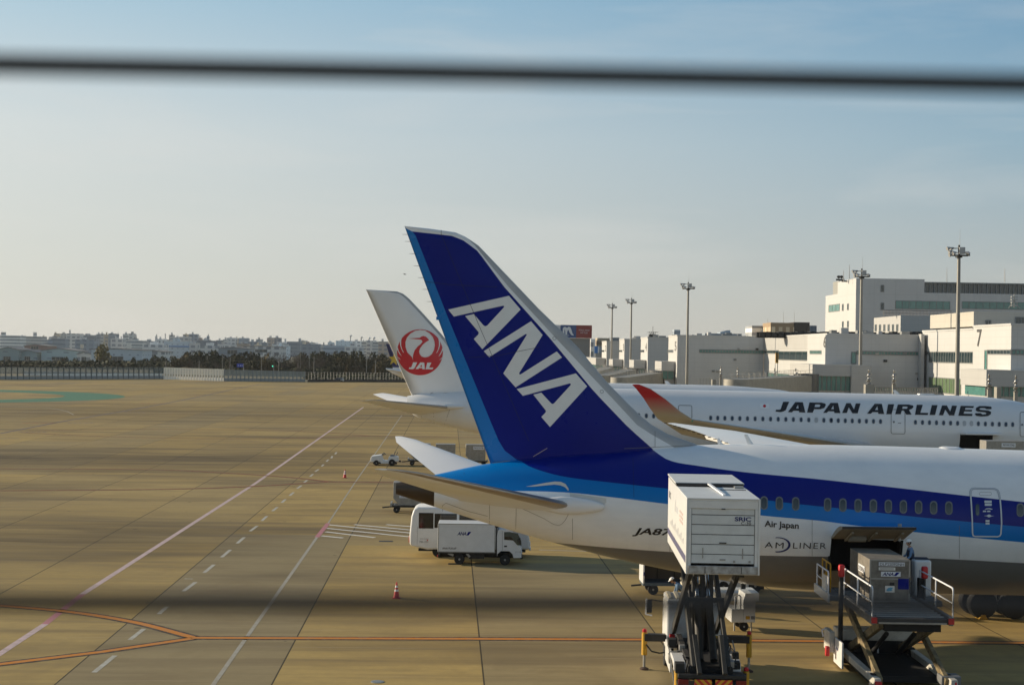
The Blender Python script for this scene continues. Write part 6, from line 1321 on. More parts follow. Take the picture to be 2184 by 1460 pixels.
# a bird over the tail
g = at(863.5, 585, 210); mb = MB(); mb.loft([[(g.x-.22, g.y, g.z), (g.x-.2, g.y+.02, g.z+.02), (g.x-.2, g.y-.02, g.z+.02)], [(g.x, g.y, g.z-.04), (g.x, g.y+.05, g.z+.04), (g.x, g.y-.05, g.z+.04)], [(g.x+.24, g.y, g.z), (g.x+.22, g.y+.01, g.z+.02), (g.x+.22, g.y-.01, g.z+.02)]])
for s_ in (-1, 1): mb.loft([[(g.x-.06, g.y, g.z+.02), (g.x+.08, g.y, g.z+.02), (g.x+.08, g.y, g.z+.04)], [(g.x-.16+.1*s_, g.y+.28*s_, g.z+.10), (g.x+.1*s_, g.y+.28*s_, g.z+.10), (g.x+.1*s_, g.y+.28*s_, g.z+.11)], [(g.x-.32+.28*s_, g.y+.5*s_, g.z+.06), (g.x-.26+.28*s_, g.y+.5*s_, g.z+.06), (g.x-.26+.28*s_, g.y+.5*s_, g.z+.065)]])
tag(mb.build('bird', DARK), 'tiny dark bird flying left of the tall blue tail fin', 'bird')
# ------------------------------------------------------------------ ground equipment
def wheel(par, x, y, r, w=.2, axis='y', rimm=STEEL):
    d = Vector((0, 1, 0)) if axis == 'y' else Vector((1, 0, 0)); c = Vector((x, y, r)); mb = MB(); rings = []
    for q, h in ((r*.58, -w/2), (r*.94, -w/2), (r, -w/2+.03), (r, w/2-.03), (r*.94, w/2), (r*.58, w/2)):
        ring = []
        for i in range(20):
            t = 2*math.pi*i/20; a = q*math.cos(t); z = q*math.sin(t); ring.append(tuple(c+d*h+(Vector((a, 0, z)) if axis == 'y' else Vector((0, a, z)))))
        rings.append(ring)
    mb.loft(rings); o = MB(); wh = mb.build('wheel', RUBBER, par, ang=40)
    o.cyl(c-d*(w/2-.02), c+d*(w/2-.02), r*.6, n=16).cyl(c-d*(w/2+.01), c+d*(w/2+.01), r*.2, n=10); o.build('rim', rimm, wh); return wh
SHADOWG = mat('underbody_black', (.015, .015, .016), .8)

# --- small white box truck
MT = frame(-1.59, 82.85, R(.6)); T1 = thing('box_truck', 'small white box truck parked beside the bus below the nearest tail', 'truck', MT)
yn = -.85
MB().box(-2.31, .84, -.85, .85, .68, 2.26).build('cargo_box', TRUCKW, T1, bev=.025)
for zz in (.70, 2.235): MB().box(-2.32, .85, -.862, -.845, zz-.022, zz+.022).build('box_edge', STEEL, T1, smooth=False)
for xx in (-2.29, .82): MB().box(xx-.02, xx+.02, -.861, -.845, .722, 2.213).build('box_edge', STEEL, T1, smooth=False)
for yy in (-.42, .42): MB().box(-2.33, -2.31, yy-.40, yy+.40, .72, 2.2).build('rear_door', TRUCKW, T1, bev=.01)
for yy in (-.7, .7): MB().box(-2.35, -2.31, yy-.1, yy+.1, .40, .50).build('tail_lamp', REDP, T1, bev=.01)
MB().box(-2.31, .84, -.82, .82, .60, .677).build('box_sill', DARK, T1, smooth=False)
MB().prism([(.95,.45),(.93,1.6),(.97,1.90),(1.05,1.97),(1.62,1.97),(1.78,1.90),(2.16,1.05),(2.28,.85),(2.30,.42),(1.86,.40),(1.80,.62),(1.62,.78),(1.16,.78),(.98,.62)], -.83, .83).build('cab', TRUCKW, T1, bev=.04, ang=30)
def tw(l): return [tuple((lambda p: (p.x, p.z))(hit(870+x/7.8, 1060+y/7.8, MT, yn))) for x, y in l]
w = poly_on('side_window', [tw([(1600,575),(1690,573),(1830,600),(1885,720),(1890,800),(1820,795),(1750,715),(1600,705)])], CABGLASS, T1, (0, yn+.012, 0), (1, 0, 0), (0, 0, 1)); poly_on('window_shade', [tw([(1604,655),(1700,650),(1760,700),(1800,770),(1820,790),(1750,712),(1604,701)])], GLASS, w, (0, yn+.008, 0), (1, 0, 0), (0, 0, 1))
wsm = MB().quad((1.80,-.74,1.86),(2.15,-.74,1.08),(2.15,.74,1.08),(1.80,.74,1.86)).build('windscreen', CABGLASS, T1, smooth=False); wsm.location.x = .012; wsm.location.z = .008
poly_on('door_handle', [tw([(1600,800),(1648,800),(1648,825),(1600,825)])], BLACK, T1, (0, yn+.012, 0), (1, 0, 0), (0, 0, 1)); poly_on('door_seam', [tw([(1568,560),(1573,560),(1573,880),(1568,880)])], SEAM, T1, (0, yn+.014, 0), (1, 0, 0), (0, 0, 1))
MB().box(2.24,2.33,-.8,-.5,.62,.8).build('headlight', BW, T1, bev=.02); MB().box(2.24,2.33,.5,.8,.62,.8).build('headlight', BW, T1, bev=.02); MB().box(2.2,2.36,-.82,.82,.36,.54).build('bumper', DARK, T1, bev=.03)
MB().box(-2.2, 1.9, -.35, .35, .36, .60).build('chassis', SHADOWG, T1, smooth=False); MB().box(-2.3,-2.2,-.8,.8,.38,.52).build('rear_bar', DARK, T1, smooth=False); MB().box(-.6,.25,-.72,-.36,.32,.58).build('fuel_tank', DARK, T1, bev=.03)
MB().box(.87,.93,-.82,.82,.6,2.12).build('cab_rear_rail', BLACK, T1, smooth=False); MB().bar((2.05,-.86,1.35),(2.2,-1.0,1.5),.03,.03).box(2.14,2.22,-1.06,-.94,1.2,1.55).build('mirror', BLACK, T1)
MB().bar((-1.75,-.78,.62),(-1.45,-.78,.5),.03,.12).build('mudguard', STEEL, T1); MB().bar((-.72,-.78,.62),(-.55,-.78,.42),.03,.12).build('mudguard', STEEL, T1)
for x in (-1.12, 1.39):
    for y in (-.72, .72): wheel(T1, x, y, .29, .18)
MB().prism([(-1.75,0),(-1.72,.05),(-1.05,.05),(-1.0,0)], -.82, -.6).build('chock_board', DARK, T1)
def small_ana(par, x0, z0, w, h, y, slash=NAVY):
    text_on('lettering', 'ANA', NAVY, par, (x0, y, z0), (1, 0, 0), (0, 0, 1), w*.64, h, .03, .3, .95); poly_on('logo_slash', [[(w*.64, 0), (w*.80, 0), (w, h*1.05), (w*.80, h*1.05)]], DBLUE, par, (x0, y, z0), (1, 0, 0), (0, 0, 1))
a, b = hit(870+820/7.8, 1060+628/7.8, MT, yn), hit(870+1055/7.8, 1060+575/7.8, MT, yn); small_ana(T1, a.x, a.z, b.x-a.x, b.z-a.z, yn-.008)
a, b = hit(870+572/7.8, 1060+862/7.8, MT, yn), hit(870+805/7.8, 1060+828/7.8, MT, yn); text_on('lettering', 'ANA FUKAP', TXTBLK, T1, (a.x, yn-.008, a.z), (1, 0, 0), (0, 0, 1), b.x-a.x, .115, .01)
a, b = hit(870+1785/7.8, 1060+920/7.8, MT, yn), hit(870+1895/7.8, 1060+900/7.8, MT, yn); text_on('lettering', 'CT-1707', TXTGREY, T1, (a.x, yn+.010, a.z), (1, 0, 0), (0, 0, 1), b.x-a.x, .075)

# --- microbus behind it
MU = frame(-2.25, 85.75, R(1.0)); B1 = thing('microbus', 'white microbus with dark windows behind the small box truck', 'bus', MU)
prof = [(-3.4,.75),(-3.42,1.2),(-3.33,2.3),(-3.2,2.72),(-2.95,2.86),(2.6,2.86),(3.0,2.74),(3.3,1.75),(3.42,1.1),(3.42,.5),(-2.4,.42),(-3.3,.62)]
MB().prism(prof, -1.02, 1.02).build('body', TRUCKW, B1, bev=.13, seg=4, ang=50)
def bu(px, py): return hit(870+px/7.8, 1060+py/7.8, MU, -1.02)
for x0, x1, y0, y1 in ((178,428,258,515),(440,815,272,505),(852,1240,290,510),(1265,1640,300,500),(1660,1980,300,495)):
    a, b = bu(x0, y1), bu(x1, y0); MB().box(a.x, b.x, -1.035, -1.0, a.z, b.z).build('side_window', GLASS, B1, bev=.012)
    MB().box(a.x, b.x, 1.0, 1.035, a.z, b.z).build('side_window', GLASS, B1, bev=.012)
MB().quad((-3.405,-.85,1.5),(-3.405,.85,1.5),(-3.335,.85,2.35),(-3.335,-.85,2.35)).build('rear_window', GLASS, B1, smooth=False); MB().quad((3.33,-.9,1.62),(3.33,.9,1.62),(3.02,.9,2.6),(3.02,-.9,2.6)).build('windscreen', GLASS, B1, smooth=False).location.x = .05
for y in (-.75, .75): MB().box(3.38,3.47,y-.16,y+.16,.75,.95).build('headlight', BW, B1, bev=.02); MB().box(-3.46,-3.38,y-.1,y+.1,.8,1.15).build('tail_lamp', REDP, B1, bev=.02)
MB().bar((3.2,-1.0,2.0),(3.62,-1.15,2.05),.03,.03).bar((3.62,-1.15,2.05),(3.62,-1.15,1.55),.03,.03).box(3.57,3.67,-1.24,-1.06,1.62,1.95).build('mirror', BLACK, B1)
MB().bar((3.40,-.3,1.45),(3.46,.5,1.62),.03,.03).build('wiper', BLACK, B1); MB().box(3.4,3.5,-.95,.95,.45,.62).build('bumper', TRUCKW, B1, bev=.03); MB().box(-2.9,3.2,-.9,.9,.34,.47).build('underbody', SHADOWG, B1, smooth=False)
for x in (-1.75, 2.25):
    for y in (-.88, .88): wheel(B1, x, y, .36, .2)
a = bu(196, 752); text_on('lettering', 'MB-1701', TXTGREY, B1, (a.x, -1.034, a.z), (1, 0, 0), (0, 0, 1), .48, .10); a = bu(200, 694); text_on('lettering', 'ANA FUKAP', TXTGREY, B1, (a.x, -1.034, a.z), (1, 0, 0), (0, 0, 1), .5, .05)
a = bu(312, 722); poly_on('mark', [[(0, 0), (.06, 0), (.08, .08), (.02, .07)]], REDP, B1, (a.x, -1.034, a.z), (1, 0, 0), (0, 0, 1)); a = bu(165, 790); poly_on('body_seam', [[(0, 0), (.012, 0), (.03, 1.05), (.018, 1.05)]], SEAM, B1, (a.x-.05, -1.03, a.z+.0), (1, 0, 0), (0, 0, 1))

# --- tow tractors, dollies and air cargo containers
def tractor(label, M, face=-1):
    g = thing('tow_tractor', label, 'tow tractor', M, 'white tow tractors'); f = face
    P = lambda l: [(f*x, z) for x, z in l]
    MB().prism(P([(1.42,.35),(1.42,.82),(1.30,.95),(.35,1.08),(.28,1.02),(.22,.62),(.12,.5),(-.30,.5),(-.36,.82),(-.55,.95),(-1.05,.98),(-1.35,.88),(-1.4,.45),(-.95,.42),(-.9,.2),(.4,.2),(.46,.35)]), -.62, .62).build('body', TRUCKW, g, bev=.04, ang=30)
    for x, r in ((.86, .27), (-.72, .33)):
        for y in (-.58, .58): wheel(g, f*x, y, r, .2)
    MB().box(*sorted((f*-.52, f*-.95)), -.5, .5, .95, 1.06).build('seat', BLACK, g, bev=.03); MB().prism(P([(-.88,1.0),(-.80,1.0),(-.98,1.42),(-1.06,1.40)]), -.22, .22).build('seat_back', BLACK, g, bev=.03); MB().prism(P([(-1.12,.98),(-1.04,.98),(-1.22,1.38),(-1.30,1.36)]), -.45, -.05).build('seat_back', BLACK, g, bev=.03)
    sw = MB().cyl((f*.2, -.2, .98), (f*.05, -.2, 1.2), .02, n=6).cyl((f*.06, -.2, 1.18), (f*.03, -.2, 1.22), .17, n=14); sw.build('steering_wheel', BLACK, g); MB().prism(P([(.38,1.06),(.18,1.24),(.12,1.2),(.28,.98)]), -.55, .55).build('dashboard', BLACK, g)
    MB().box(*sorted((f*1.40, f*1.46)), -.55, -.35, .6, .72).build('headlight', BW, g); MB().box(*sorted((f*1.40, f*1.46)), .35, .55, .6, .72).build('headlight', BW, g); MB().box(*sorted((f*-1.38, f*-1.62)), -.12, .12, .35, .5).build('hitch', DARK, g); MB().box(*sorted((f*1.2, f*-1.2)), -.5, .5, .14, .3).build('underbody', SHADOWG, g, smooth=False)
    return g
p = gnd(820, 992.5); tractor('white open tow tractor in front of a container train beyond the far tailplane', frame(p.x, p.y+.7))
p = gnd(1579, 1263); tractor('white tow tractor half hidden under the nearest fuselage behind the scissor lift truck', frame(p.x, p.y+.7))
def dolly_mesh(M, label):
    g = thing('container_dolly', label, 'dolly', M, 'container dollies'); MB().box(-1.2, 1.2, -.8, .8, .42, .56).build('deck', DARK, g, smooth=False)
    for x in (-.85, .85):
        for y in (-.62, .62): wheel(g, x, y, .24, .16)
    MB().bar((-1.2, 0, .4), (-1.9, 0, .32), .09, .09).build('tow_bar', DARK, g); MB().box(-1.3, -1.18, -.8, .8, .5, .72).build('stop_rail', STEEL, g, smooth=False); MB().box(1.18, 1.3, -.8, .8, .5, .66).build('stop_rail', STEEL, g, smooth=False)
    for i in range(6): MB().cyl((-1.0+.4*i, -.78, .58), (-1.0+.4*i, .78, .58), .035, n=8).build('roller', STEEL, g)
    return g
def container(M, label, txt=None, slope=True, sx=2.0, sy=1.53, h=1.63, sub=None, z0=0.0, skin=None):
    g = thing('cargo_container', label, 'cargo container', M, 'air cargo containers'); pr = [(-sx/2+.44, z0), (sx/2, z0), (sx/2, z0+h), (-sx/2, z0+h), (-sx/2, z0+.5)] if slope else [(-sx/2, z0), (sx/2, z0), (sx/2, z0+h), (-sx/2, z0+h)]
    MB().prism(pr, -sy/2, sy/2).build('shell', skin or ALU, g, bev=.012)
    for x in (-sx/2+.46 if slope else -sx/2+.03, sx/2-.03): MB().box(x-.03, x+.03, -sy/2-.012, -sy/2+.01, z0+.02, z0+h-.02).build('edge_rail', STEEL, g, smooth=False)
    for zz in (z0+.04, z0+h-.03, z0+h*.55): MB().box(-sx/2+(.46 if slope and zz < z0+.5 else .01), sx/2-.01, -sy/2-.014, -sy/2+.01, zz-.025, zz+.025).build('edge_rail', STEEL, g, smooth=False)
    if txt:
        MB().box(-.25 if slope else -.3, .85, -sy/2-.02, -sy/2-.002, z0+h*.70, z0+h*.90).build('label_plate', BW, g, smooth=False); text_on('lettering', txt, TXTBLK, g, (-.2, -sy/2-.024, z0+h*.735), (1, 0, 0), (0, 0, 1), 1.0, h*.125, .005)
    if sub: sub(g)
    return g
pz = gnd(900, 992.5).y
for k, (px, tx, lb) in enumerate(((897, None, 'grey container behind the far tailplane, next to the tow tractor'), (950, None, 'grey container whose top corner shows above the far tailplane'), (1014, 'AKN31613JL', 'grey container with a white code plate, last of the far train'))):
    x = at(px, 980, pz+.75).x; dolly_mesh(frame(x, pz+.75), 'container dolly %s of the far train' % ('at the head', 'in the middle', 'at the tail')[k]); container(frame(x, pz+.75, YAW, .58), lb, tx)
pz = gnd(870, 1094).y; x = at(867, 1080, pz).x; dolly_mesh(frame(x+.1, pz+.75), 'container dolly under the silver container below the tail cone')
def lab(g):
    MB().box(-.55, .62, -.785, -.767, .52, .74).build('label_plate', BW, g, smooth=False); text_on('lettering', 'ANA CARGO', NAVY, g, (-.48, -.79, .57), (1, 0, 0), (0, 0, 1), .95, .11)
container(frame(x, pz+.75, YAW, .58), 'silver container on a dolly just below the dark tail cone of the nearest airliner', None, sub=lab)
pz = 121; x = at(2112, 947, pz).x; zt = at(2130, 939, pz).z
g = container(frame(x+1.0, pz+.2, YAW, zt-1.63), 'white container with code plate before the open door of the second airliner', 'AKN41336JL', False, 3.1, 1.5)
ld = thing('loader_platform', 'lift platform carrying the container at the second airliner, mostly hidden', 'loader', frame(x+1.0, pz)); MB().box(-2, 2.2, -1.2, 6, zt-1.63-.3, zt-1.65).build('deck', DARK, ld, smooth=False)
for s_ in (-1, 1): MB().bar((s_*1.2, -1, .4), (s_*1.2, 4, zt-2), .15, .25).build('lift_arm', STEEL, ld); MB().bar((s_*1.0, 4, .4), (s_*1.0, -1, zt-2), .15, .25).build('lift_arm', STEEL, ld)
MB().box(-1.5, 1.5, -1.2, 5, 0.05, .6).build('chassis', TRUCKW, ld, bev=.05)

# --- covered baggage cart, belt loader and power cart under the nearest fuselage
p = gnd(1385, 1268); M = frame(p.x+.75, p.y+.7); g = thing('baggage_cart', 'open-sided baggage cart with pale end panel left of the scissor lift truck', 'baggage cart', M)
x0 = hit(1372, 1230, M, -.7).x; MB().box(x0, x0+2.6, -.7, .7, .45, .6).build('bed', mat('cart_bed_blue', (.06, .09, .12), .6), g, smooth=False)
MB().box(x0-.02, x0+.06, -.72, .72, .55, 1.72).build('end_panel', TRUCKW, g, bev=.02); MB().box(x0+2.54, x0+2.62, -.72, .72, .55, 1.72).build('end_panel', TRUCKW, g, bev=.02); MB().box(x0-.04, x0+2.64, -.75, .75, 1.72, 1.80).build('roof', ALU, g, smooth=False); MB().box(x0, x0+2.6, .66, .70, .6, 1.72).build('back_curtain', mat('cart_curtain', (.10, .09, .08), .9), g, smooth=False)
MB().box(x0+.0, x0+.05, -.735, -.722, .95, 1.12).build('badge', DBLUE, g, smooth=False)
for q in (.85, 1.7): MB().box(x0+q, x0+q+.04, .60, .64, .6, 1.72).build('frame_bar', DARK, g, smooth=False)
for x in (x0+.5, x0+2.1):
    for y in (-.6, .6): wheel(g, x, y, .26, .14)
MB().bar((x0, 0, .4), (x0-.5, 0, .35), .08, .08).build('tow_bar', DARK, g)
M = frame(at(1468, 1240, 70).x, 70); g = thing('belt_loader', 'cream belt loader rising to the right behind the scissor lift truck', 'belt loader', M)
MB().bar((-.3, 0, .95), (4.2, 0, 2.5), .9, .18).build('conveyor', CREAM, g, bev=.02); MB().bar((-.3, -.5, 1.15), (4.2, -.5, 2.70), .05, .12).build('side_rail', CREAM, g); MB().bar((-.3, .5, 1.15), (4.2, .5, 2.70), .05, .12).build('side_rail', CREAM, g)
MB().box(-.2, 3.2, -.8, .8, .35, .75).build('chassis', TRUCKW, g, bev=.05); MB().bar((0.3, 0, .7), (1.2, 0, 1.35), .2, .2).build('strut', DARK, g); MB().bar((2.6, 0, .7), (2.6, 0, 1.85), .2, .2).build('strut', DARK, g)
for i in range(4): MB().cyl((-.25+.3*i, -.5, 1.15+.1*i), (-.25+.3*i, -.5, 1.65+.1*i), .02, n=6).build('rail_post', CREAM, g)
for x in (.4, 2.6):
    for y in (-.7, .7): wheel(g, x, y, .3, .18)
M = frame(at(1582, 1300, 63.8).x, 64.2, R(4)); g = thing('power_cart', 'white ground power cart with sloped hood right of the scissor lift truck', 'power cart', M)
MB().prism([(.0,.38),(.52,.38),(.52,1.36),(.42,1.62),(.06,1.62),(.0,1.3)], -.6, .6).build('hood', TRUCKW, g, bev=.03); MB().box(-.52, -.002, -.6, .6, .38, .95).build('body', TRUCKW, g, bev=.03); MB().tube([(-.35,-.55,.95),(-.35,-.55,1.48),(-.2,-.55,1.55),(-.12,-.55,1.5),(-.12,-.55,.95)], .035, 6).build('handle', BW, g)
MB().box(.1,.28,-.615,-.598,.52,.66).build('sticker', YELLOW, g, smooth=False); MB().box(.33,.5,-.615,-.598,.52,.66).build('sticker', TXTGREY, g, smooth=False)
for x in (-.35, .38): MB().cyl((x, -.45, 0), (x, -.45, .38), .035, n=8).build('jack_leg', STEEL, g)
for y in (-.5, .5): wheel(g, .05, y, .2, .12)

# --- scissor lift catering truck in the foreground
MC = frame(6.69, 46.5, R(-1.9)); K = thing('catering_truck', 'scissor lift truck holding a large white box up against the nearest airliner', 'truck', MC)
z0, z1 = 4.93, 7.29; LB = 7.9
bx = MB(); bx.box(-1.15, -1.09, .0, LB, z0, z1).box(1.09, 1.15, .0, LB, z0, z1).box(-1.09, 1.09, .02, LB, z1-.07, z1-.02).box(-1.09, 1.09, .02, LB, z0, z0+.08).box(-1.09, 1.09, .02, .1, z1-.31, z1-.07).box(-1.09, -.99, .02, .1, z0+.08, z1-.31).box(.99, 1.09, .02, .1, z0+.08, z1-.31).box(-1.09, 1.09, LB-.06, LB-.02, z0+.08, z1-.07)
bx.build('lift_box', TRUCKW, K, bev=.012)
dr = MB()
for va, vb in ((.135, .21), (.22, .34), (.35, .47), (.48, .60), (.61, .73), (.74, .855)):
    a, b = z1-vb*(z1-z0), z1-va*(z1-z0)
    dr.box(-.975, .975, .055, .095, a, b)
dr.build('roller_door', mat('roller_white', (.66, .69, .70), .42, var=.14, vscale=2.5, coat=.1), K, bev=.004); MB().box(-.99, .99, .09, .14, z0+.325, z1-.3).build('door_gap', BLACK, K, smooth=False)
MB().box(-1.08, 1.08, -.03, .05, z0+.02, z0+.27).build('door_sill', mat('scuffed_sill', (.50, .51, .51), .5, var=.55, vscale=5, col2=(.20,.18,.16)), K, bev=.01)
for x in (-.62, .62): MB().box(x-.014, x+.014, .035, .06, z0+.5, z0+.82).build('door_bar', STEEL, K)
MB().box(-.11, .11, .035, .06, z0+.965, z0+1.0).build('door_handle', DARK, K); MB().box(-.09, .09, .035, .06, z0+.44, z0+.48).build('door_handle', STEEL, K); MB().box(-.06, .06, -.01, .03, z1-.33, z1-.3).build('door_latch', DARK, K)
for x in (.36, .84): MB().box(x-.03, x+.03, .035, .06, z0+.38, z0+.44).build('door_catch', STEEL, K)
for x in (-.55, .58): MB().box(x-.01, x+.01, -.045, -.028, z0+.04, z0+.25).build('scuff_mark', BLACK, K, smooth=False)
def zv(v): return z1-v*(z1-z0)
text_on('lettering', 'SRIC', NAVY, K, (.36, .048, zv(.292)), (1, 0, 0), (0, 0, 1), .51, .135, .035); text_on('lettering', 'C-30', TXTBLK, K, (.56, .048, zv(.338)), (1, 0, 0), (0, 0, 1), .31, .095, .004)
XL = -1.157; text_on('lettering', 'SRIC', TXTGREY, K, (XL, LB-.4, zv(.29)), (0, -1, 0), (0, 0, 1), 1.0, .24, .02)
poly_on('stripe', [[(0, 0), (LB-.2, 0), (LB-.2, .22), (0, .22)]], mat('stripe_navy', (.09, .09, .17), .5), K, (XL, LB-.1, zv(.86)), (0, -1, 0), (0, 0, 1))
SMUD = mat('faded_mark', (.42, .44, .50), .6); SMUR = mat('faded_red_mark', (.55, .38, .36), .6)
poly_on('faded_emblem', [[(0, 0), (.18, .42), (.26, .42), (.12, 0)], [(.3, 0), (1.3, 0), (1.3, .09), (.3, .09)], [(.3, .15), (1.1, .15), (1.1, .22), (.3, .22)]][:1]+[], SMUD, K, (XL, 4.6, zv(.38)), (0, -1, 0), (0, 0, 1))
for y, w_, v, h_, m in ((4.1, .9, .36, .2, SMUD), (2.6, .35, .42, .4, SMUR), (2.1, .35, .42, .4, SMUR), (1.6, .35, .42, .4, SMUR)):
    for q in range(3): poly_on('faded_mark', [[(0, 0), (w_*.8, 0), (w_*.8, h_*.2), (0, h_*.2)]], m, K, (XL, y, zv(v)+q*h_*.36), (0, -1, 0), (0, 0, 1))
for i in range(14): y = 6.6-i*.42; hh = .12+.16*((i*7) % 3)/2; poly_on('faded_mark', [[(0, 0), (.10, 0), (.22, hh), (.12, hh)], ], SMUD, K, (XL, y, zv(.66)), (0, -1, 0), (0, 0, 1))
# roof: two canopy plates with a dark gap and a strut
MB().box(-1.14, 1.14, .0, 3.9, z1-.02, z1+.015).build('roof_plate', mat('roof_white', (.62, .64, .65), .45, var=.12, vscale=1.5), K, bev=.006); MB().box(-1.14, 1.14, 3.9, 4.3, z1-.06, z1-.03).box(-1.14, 1.14, 4.26, 4.34, z1-.04, z1+.10).build('roof_gap', BLACK, K, smooth=False); MB().box(-1.17, 1.17, 4.36, LB+.1, z1+.07, z1+.12).build('roof_plate', MATS['roof_white'], K, bev=.006)
MB().bar((-.05, 4.2, z1+.1), (.12, .9, z1+.04), .09, .05).build('roof_strut', BW, K); MB().box(.75, 1.05, 3.5, 3.8, z1+.02, z1+.08).build('roof_bracket', STEEL, K); MB().bar((.2, 2.9, z1+.03), (1.05, 2.9, z1+.03), .02, .02).build('roof_cord', DARK, K)
# front platform reaching the aircraft door
MB().box(.1, 1.2, LB+.01, 13.2, z0-.1, z0).build('front_platform', ALU, K, smooth=False)
x = 1.15; MB().tube([(x, LB+.3, z0), (x, LB+.3, z0+1.9), (x, LB+.6, z0+2.0), (x, 12.4, z0+2.0), (x, 12.9, z0+1.8), (x, 12.9, z0)], .05, 8).build('platform_rail', BW, K)
# scissor arms and rams
ARM = mat('lift_arm_dark', (.022, .022, .022), .55, .0, var=.4, vscale=3); ARML = mat('lift_arm_grey', (.04, .04, .038), .55, .0, var=.4, vscale=3)
for s_ in (-1, 1):
    MB().bar((s_*.58, 2.9, 1.35), (s_*.58, 9.4, z0-.1), .14, .34).build('lift_arm', ARML, K, bev=.02); MB().bar((s_*.78, 9.4, 1.35), (s_*.78, 2.2, z0-.1), .14, .34).build('lift_arm', ARM, K, bev=.02)
    MB().cyl((s_*.24, 4.4, 1.35), (s_*.2, 6.2, 3.2), .13, n=14).build('ram_cylinder', ARML, K); MB().cyl((s_*.2, 6.2, 3.2), (s_*.18, 7.0, 4.3), .075, n=12).build('ram_rod', mat('chrome_rod', (.6, .6, .6), .12, 1), K)
    MB().box(s_*.7-.1, s_*.7+.1, 1.0, LB+.6, z0-.22, z0-.02).build('box_beam', ARM, K, smooth=False)
    MB().bar((s_*.42, 2.6, 1.15), (s_*.46, 4.3, 2.1), .16, .42).build('lift_bracket', ARML, K, bev=.02)
for y in (1.9, 5.6, 9.0): MB().box(-.8, .8, y-.07, y+.07, z0-.24, z0-.06).build('cross_beam', ARM, K, smooth=False)
MB().cyl((-.8, 6.0, 3.15), (.8, 6.0, 3.15), .09, n=10).build('pivot_shaft', ARML, K)
# chassis, cab and machinery
MB().box(-.5, -.32, 2.7, 11.2, .72, 1.02).build('frame_rail', DARK, K, smooth=False); MB().box(.32, .5, 2.7, 11.2, .72, 1.02).build('frame_rail', DARK, K, smooth=False)
MB().box(-1.12, 1.12, 2.55, 2.72, 1.12, 1.26).build('rear_beam', DARK, K, bev=.02); MB().box(-1.12, 1.12, 2.60, 3.3, .82, .90).build('deck_plate', DARK, K, smooth=False)
hz_, T, b = newmat('hazard_chevrons'); t = T.n('ShaderNodeTexCoord'); sp2 = T.n('ShaderNodeSeparateXYZ'); T.l(t.outputs['Object'], sp2.inputs[0])
T.l(T.mix(T.math('LESS_THAN', T.math('FRACT', T.math('MULTIPLY', T.math('ADD', T.math('ABSOLUTE', sp2.outputs[0]), T.math('MULTIPLY', sp2.outputs[2], -1.0)), 4.4)), .48), (.72, .36, .02), (.55, .03, .02)), b.inputs['Base Color']); b.inputs['Roughness'].default_value = .5
for x in (-.58, .10): MB().box(x, x+.56, 2.50, 2.55, .92, 1.10).build('hazard_plate', hz_, K, smooth=False)
for x in (-1.12, .78): MB().box(x, x+.34, 2.50, 2.56, .93, 1.09).build('tail_lamp', mat('lamp_red_dark', (.20, .015, .012), .3), K, bev=.01)
for x in (-.78, .86): MB().cyl((x, 2.48, .80), (x, 2.56, .80), .06, n=12).build('reversing_lamp', BW, K)
MB().box(-1.08, 1.08, 8.9, 10.9, .75, 2.48).build('cab', TRUCKW, K, bev=.12, seg=3)
rf = MB()
for i in range(7): rf.prismx([(8.95, 2.46), (9.1, 2.71), (10.6, 2.71), (10.85, 2.48)], -1.0+i*.29, -1.0+i*.29+.17)
rf.build('cab_roof_rib', CREAM, K, bev=.03); MB().box(-1.06, 1.06, 8.98, 10.8, 2.44, 2.65).build('cab_roof', TRUCKW, K, bev=.06)
MB().box(-1.02, 1.02, 8.84, 8.9, .9, 1.25).build('cab_rear_recess', SHADOWG, K, smooth=False); MB().box(-.86, -.76, 8.86, 8.9, 1.4, 1.62).build('cab_vent', DARK, K, smooth=False); MB().cyl((-.2, 8.82, .9), (-.2, 8.82, 2.2), .05, n=8).build('exhaust_pipe', STEEL, K)
MB().bar((-1.1, 10.6, 2.3), (-1.55, 10.7, 2.35), .04, .04).build('mirror_arm', BLACK, K); MB().box(-1.72, -1.5, 10.62, 10.78, 1.85, 2.35).build('mirror', DARK, K, bev=.03); MB().tube([(-1.72, 10.6, 2.4), (-1.74, 10.6, 1.8), (-1.5, 10.62, 1.75)], .03, 6).build('mirror_hoop', BW, K)
def outrigger(x, y, s_, zb, wb=.26):
    o = thing('outrigger', None, None); o.parent = K
    MB().box(min(x, s_*.45), max(x, s_*.45), y-.14, y+.14, zb-.12, zb+.14).build('beam', BLACK, o, bev=.01); MB().cyl((x, y, .55), (x, y, zb+.18), .105, n=14).build('leg_sleeve', YELLOW, o); MB().cyl((x, y, .04), (x, y, .56), .05, n=10).build('leg_ram', STEEL, o)
    MB().lathe((x, y, 0), [(.17, 0), (.17, .05), (.06, .1)], 14).build('foot', mat('rusty_foot', (.09, .055, .04), .8, var=.4, vscale=9), o); MB().lathe((x, y, zb+.2), [(.08, 0), (.09, .07), (.05, .12)], 10).build('cap', REDP, o)
outrigger(-1.86, 9.1, -1, 1.2); outrigger(2.03, 9.1, 1, 1.2); outrigger(-1.06, 3.6, -1, 1.0); outrigger(1.24, 3.6, 1, 1.0)
MB().tube([(-1.8, 9.0, .95), (-1.6, 8.9, .72), (-1.3, 8.9, .66), (-1.0, 8.9, .72)], .03, 6).build('hose', BLACK, K)
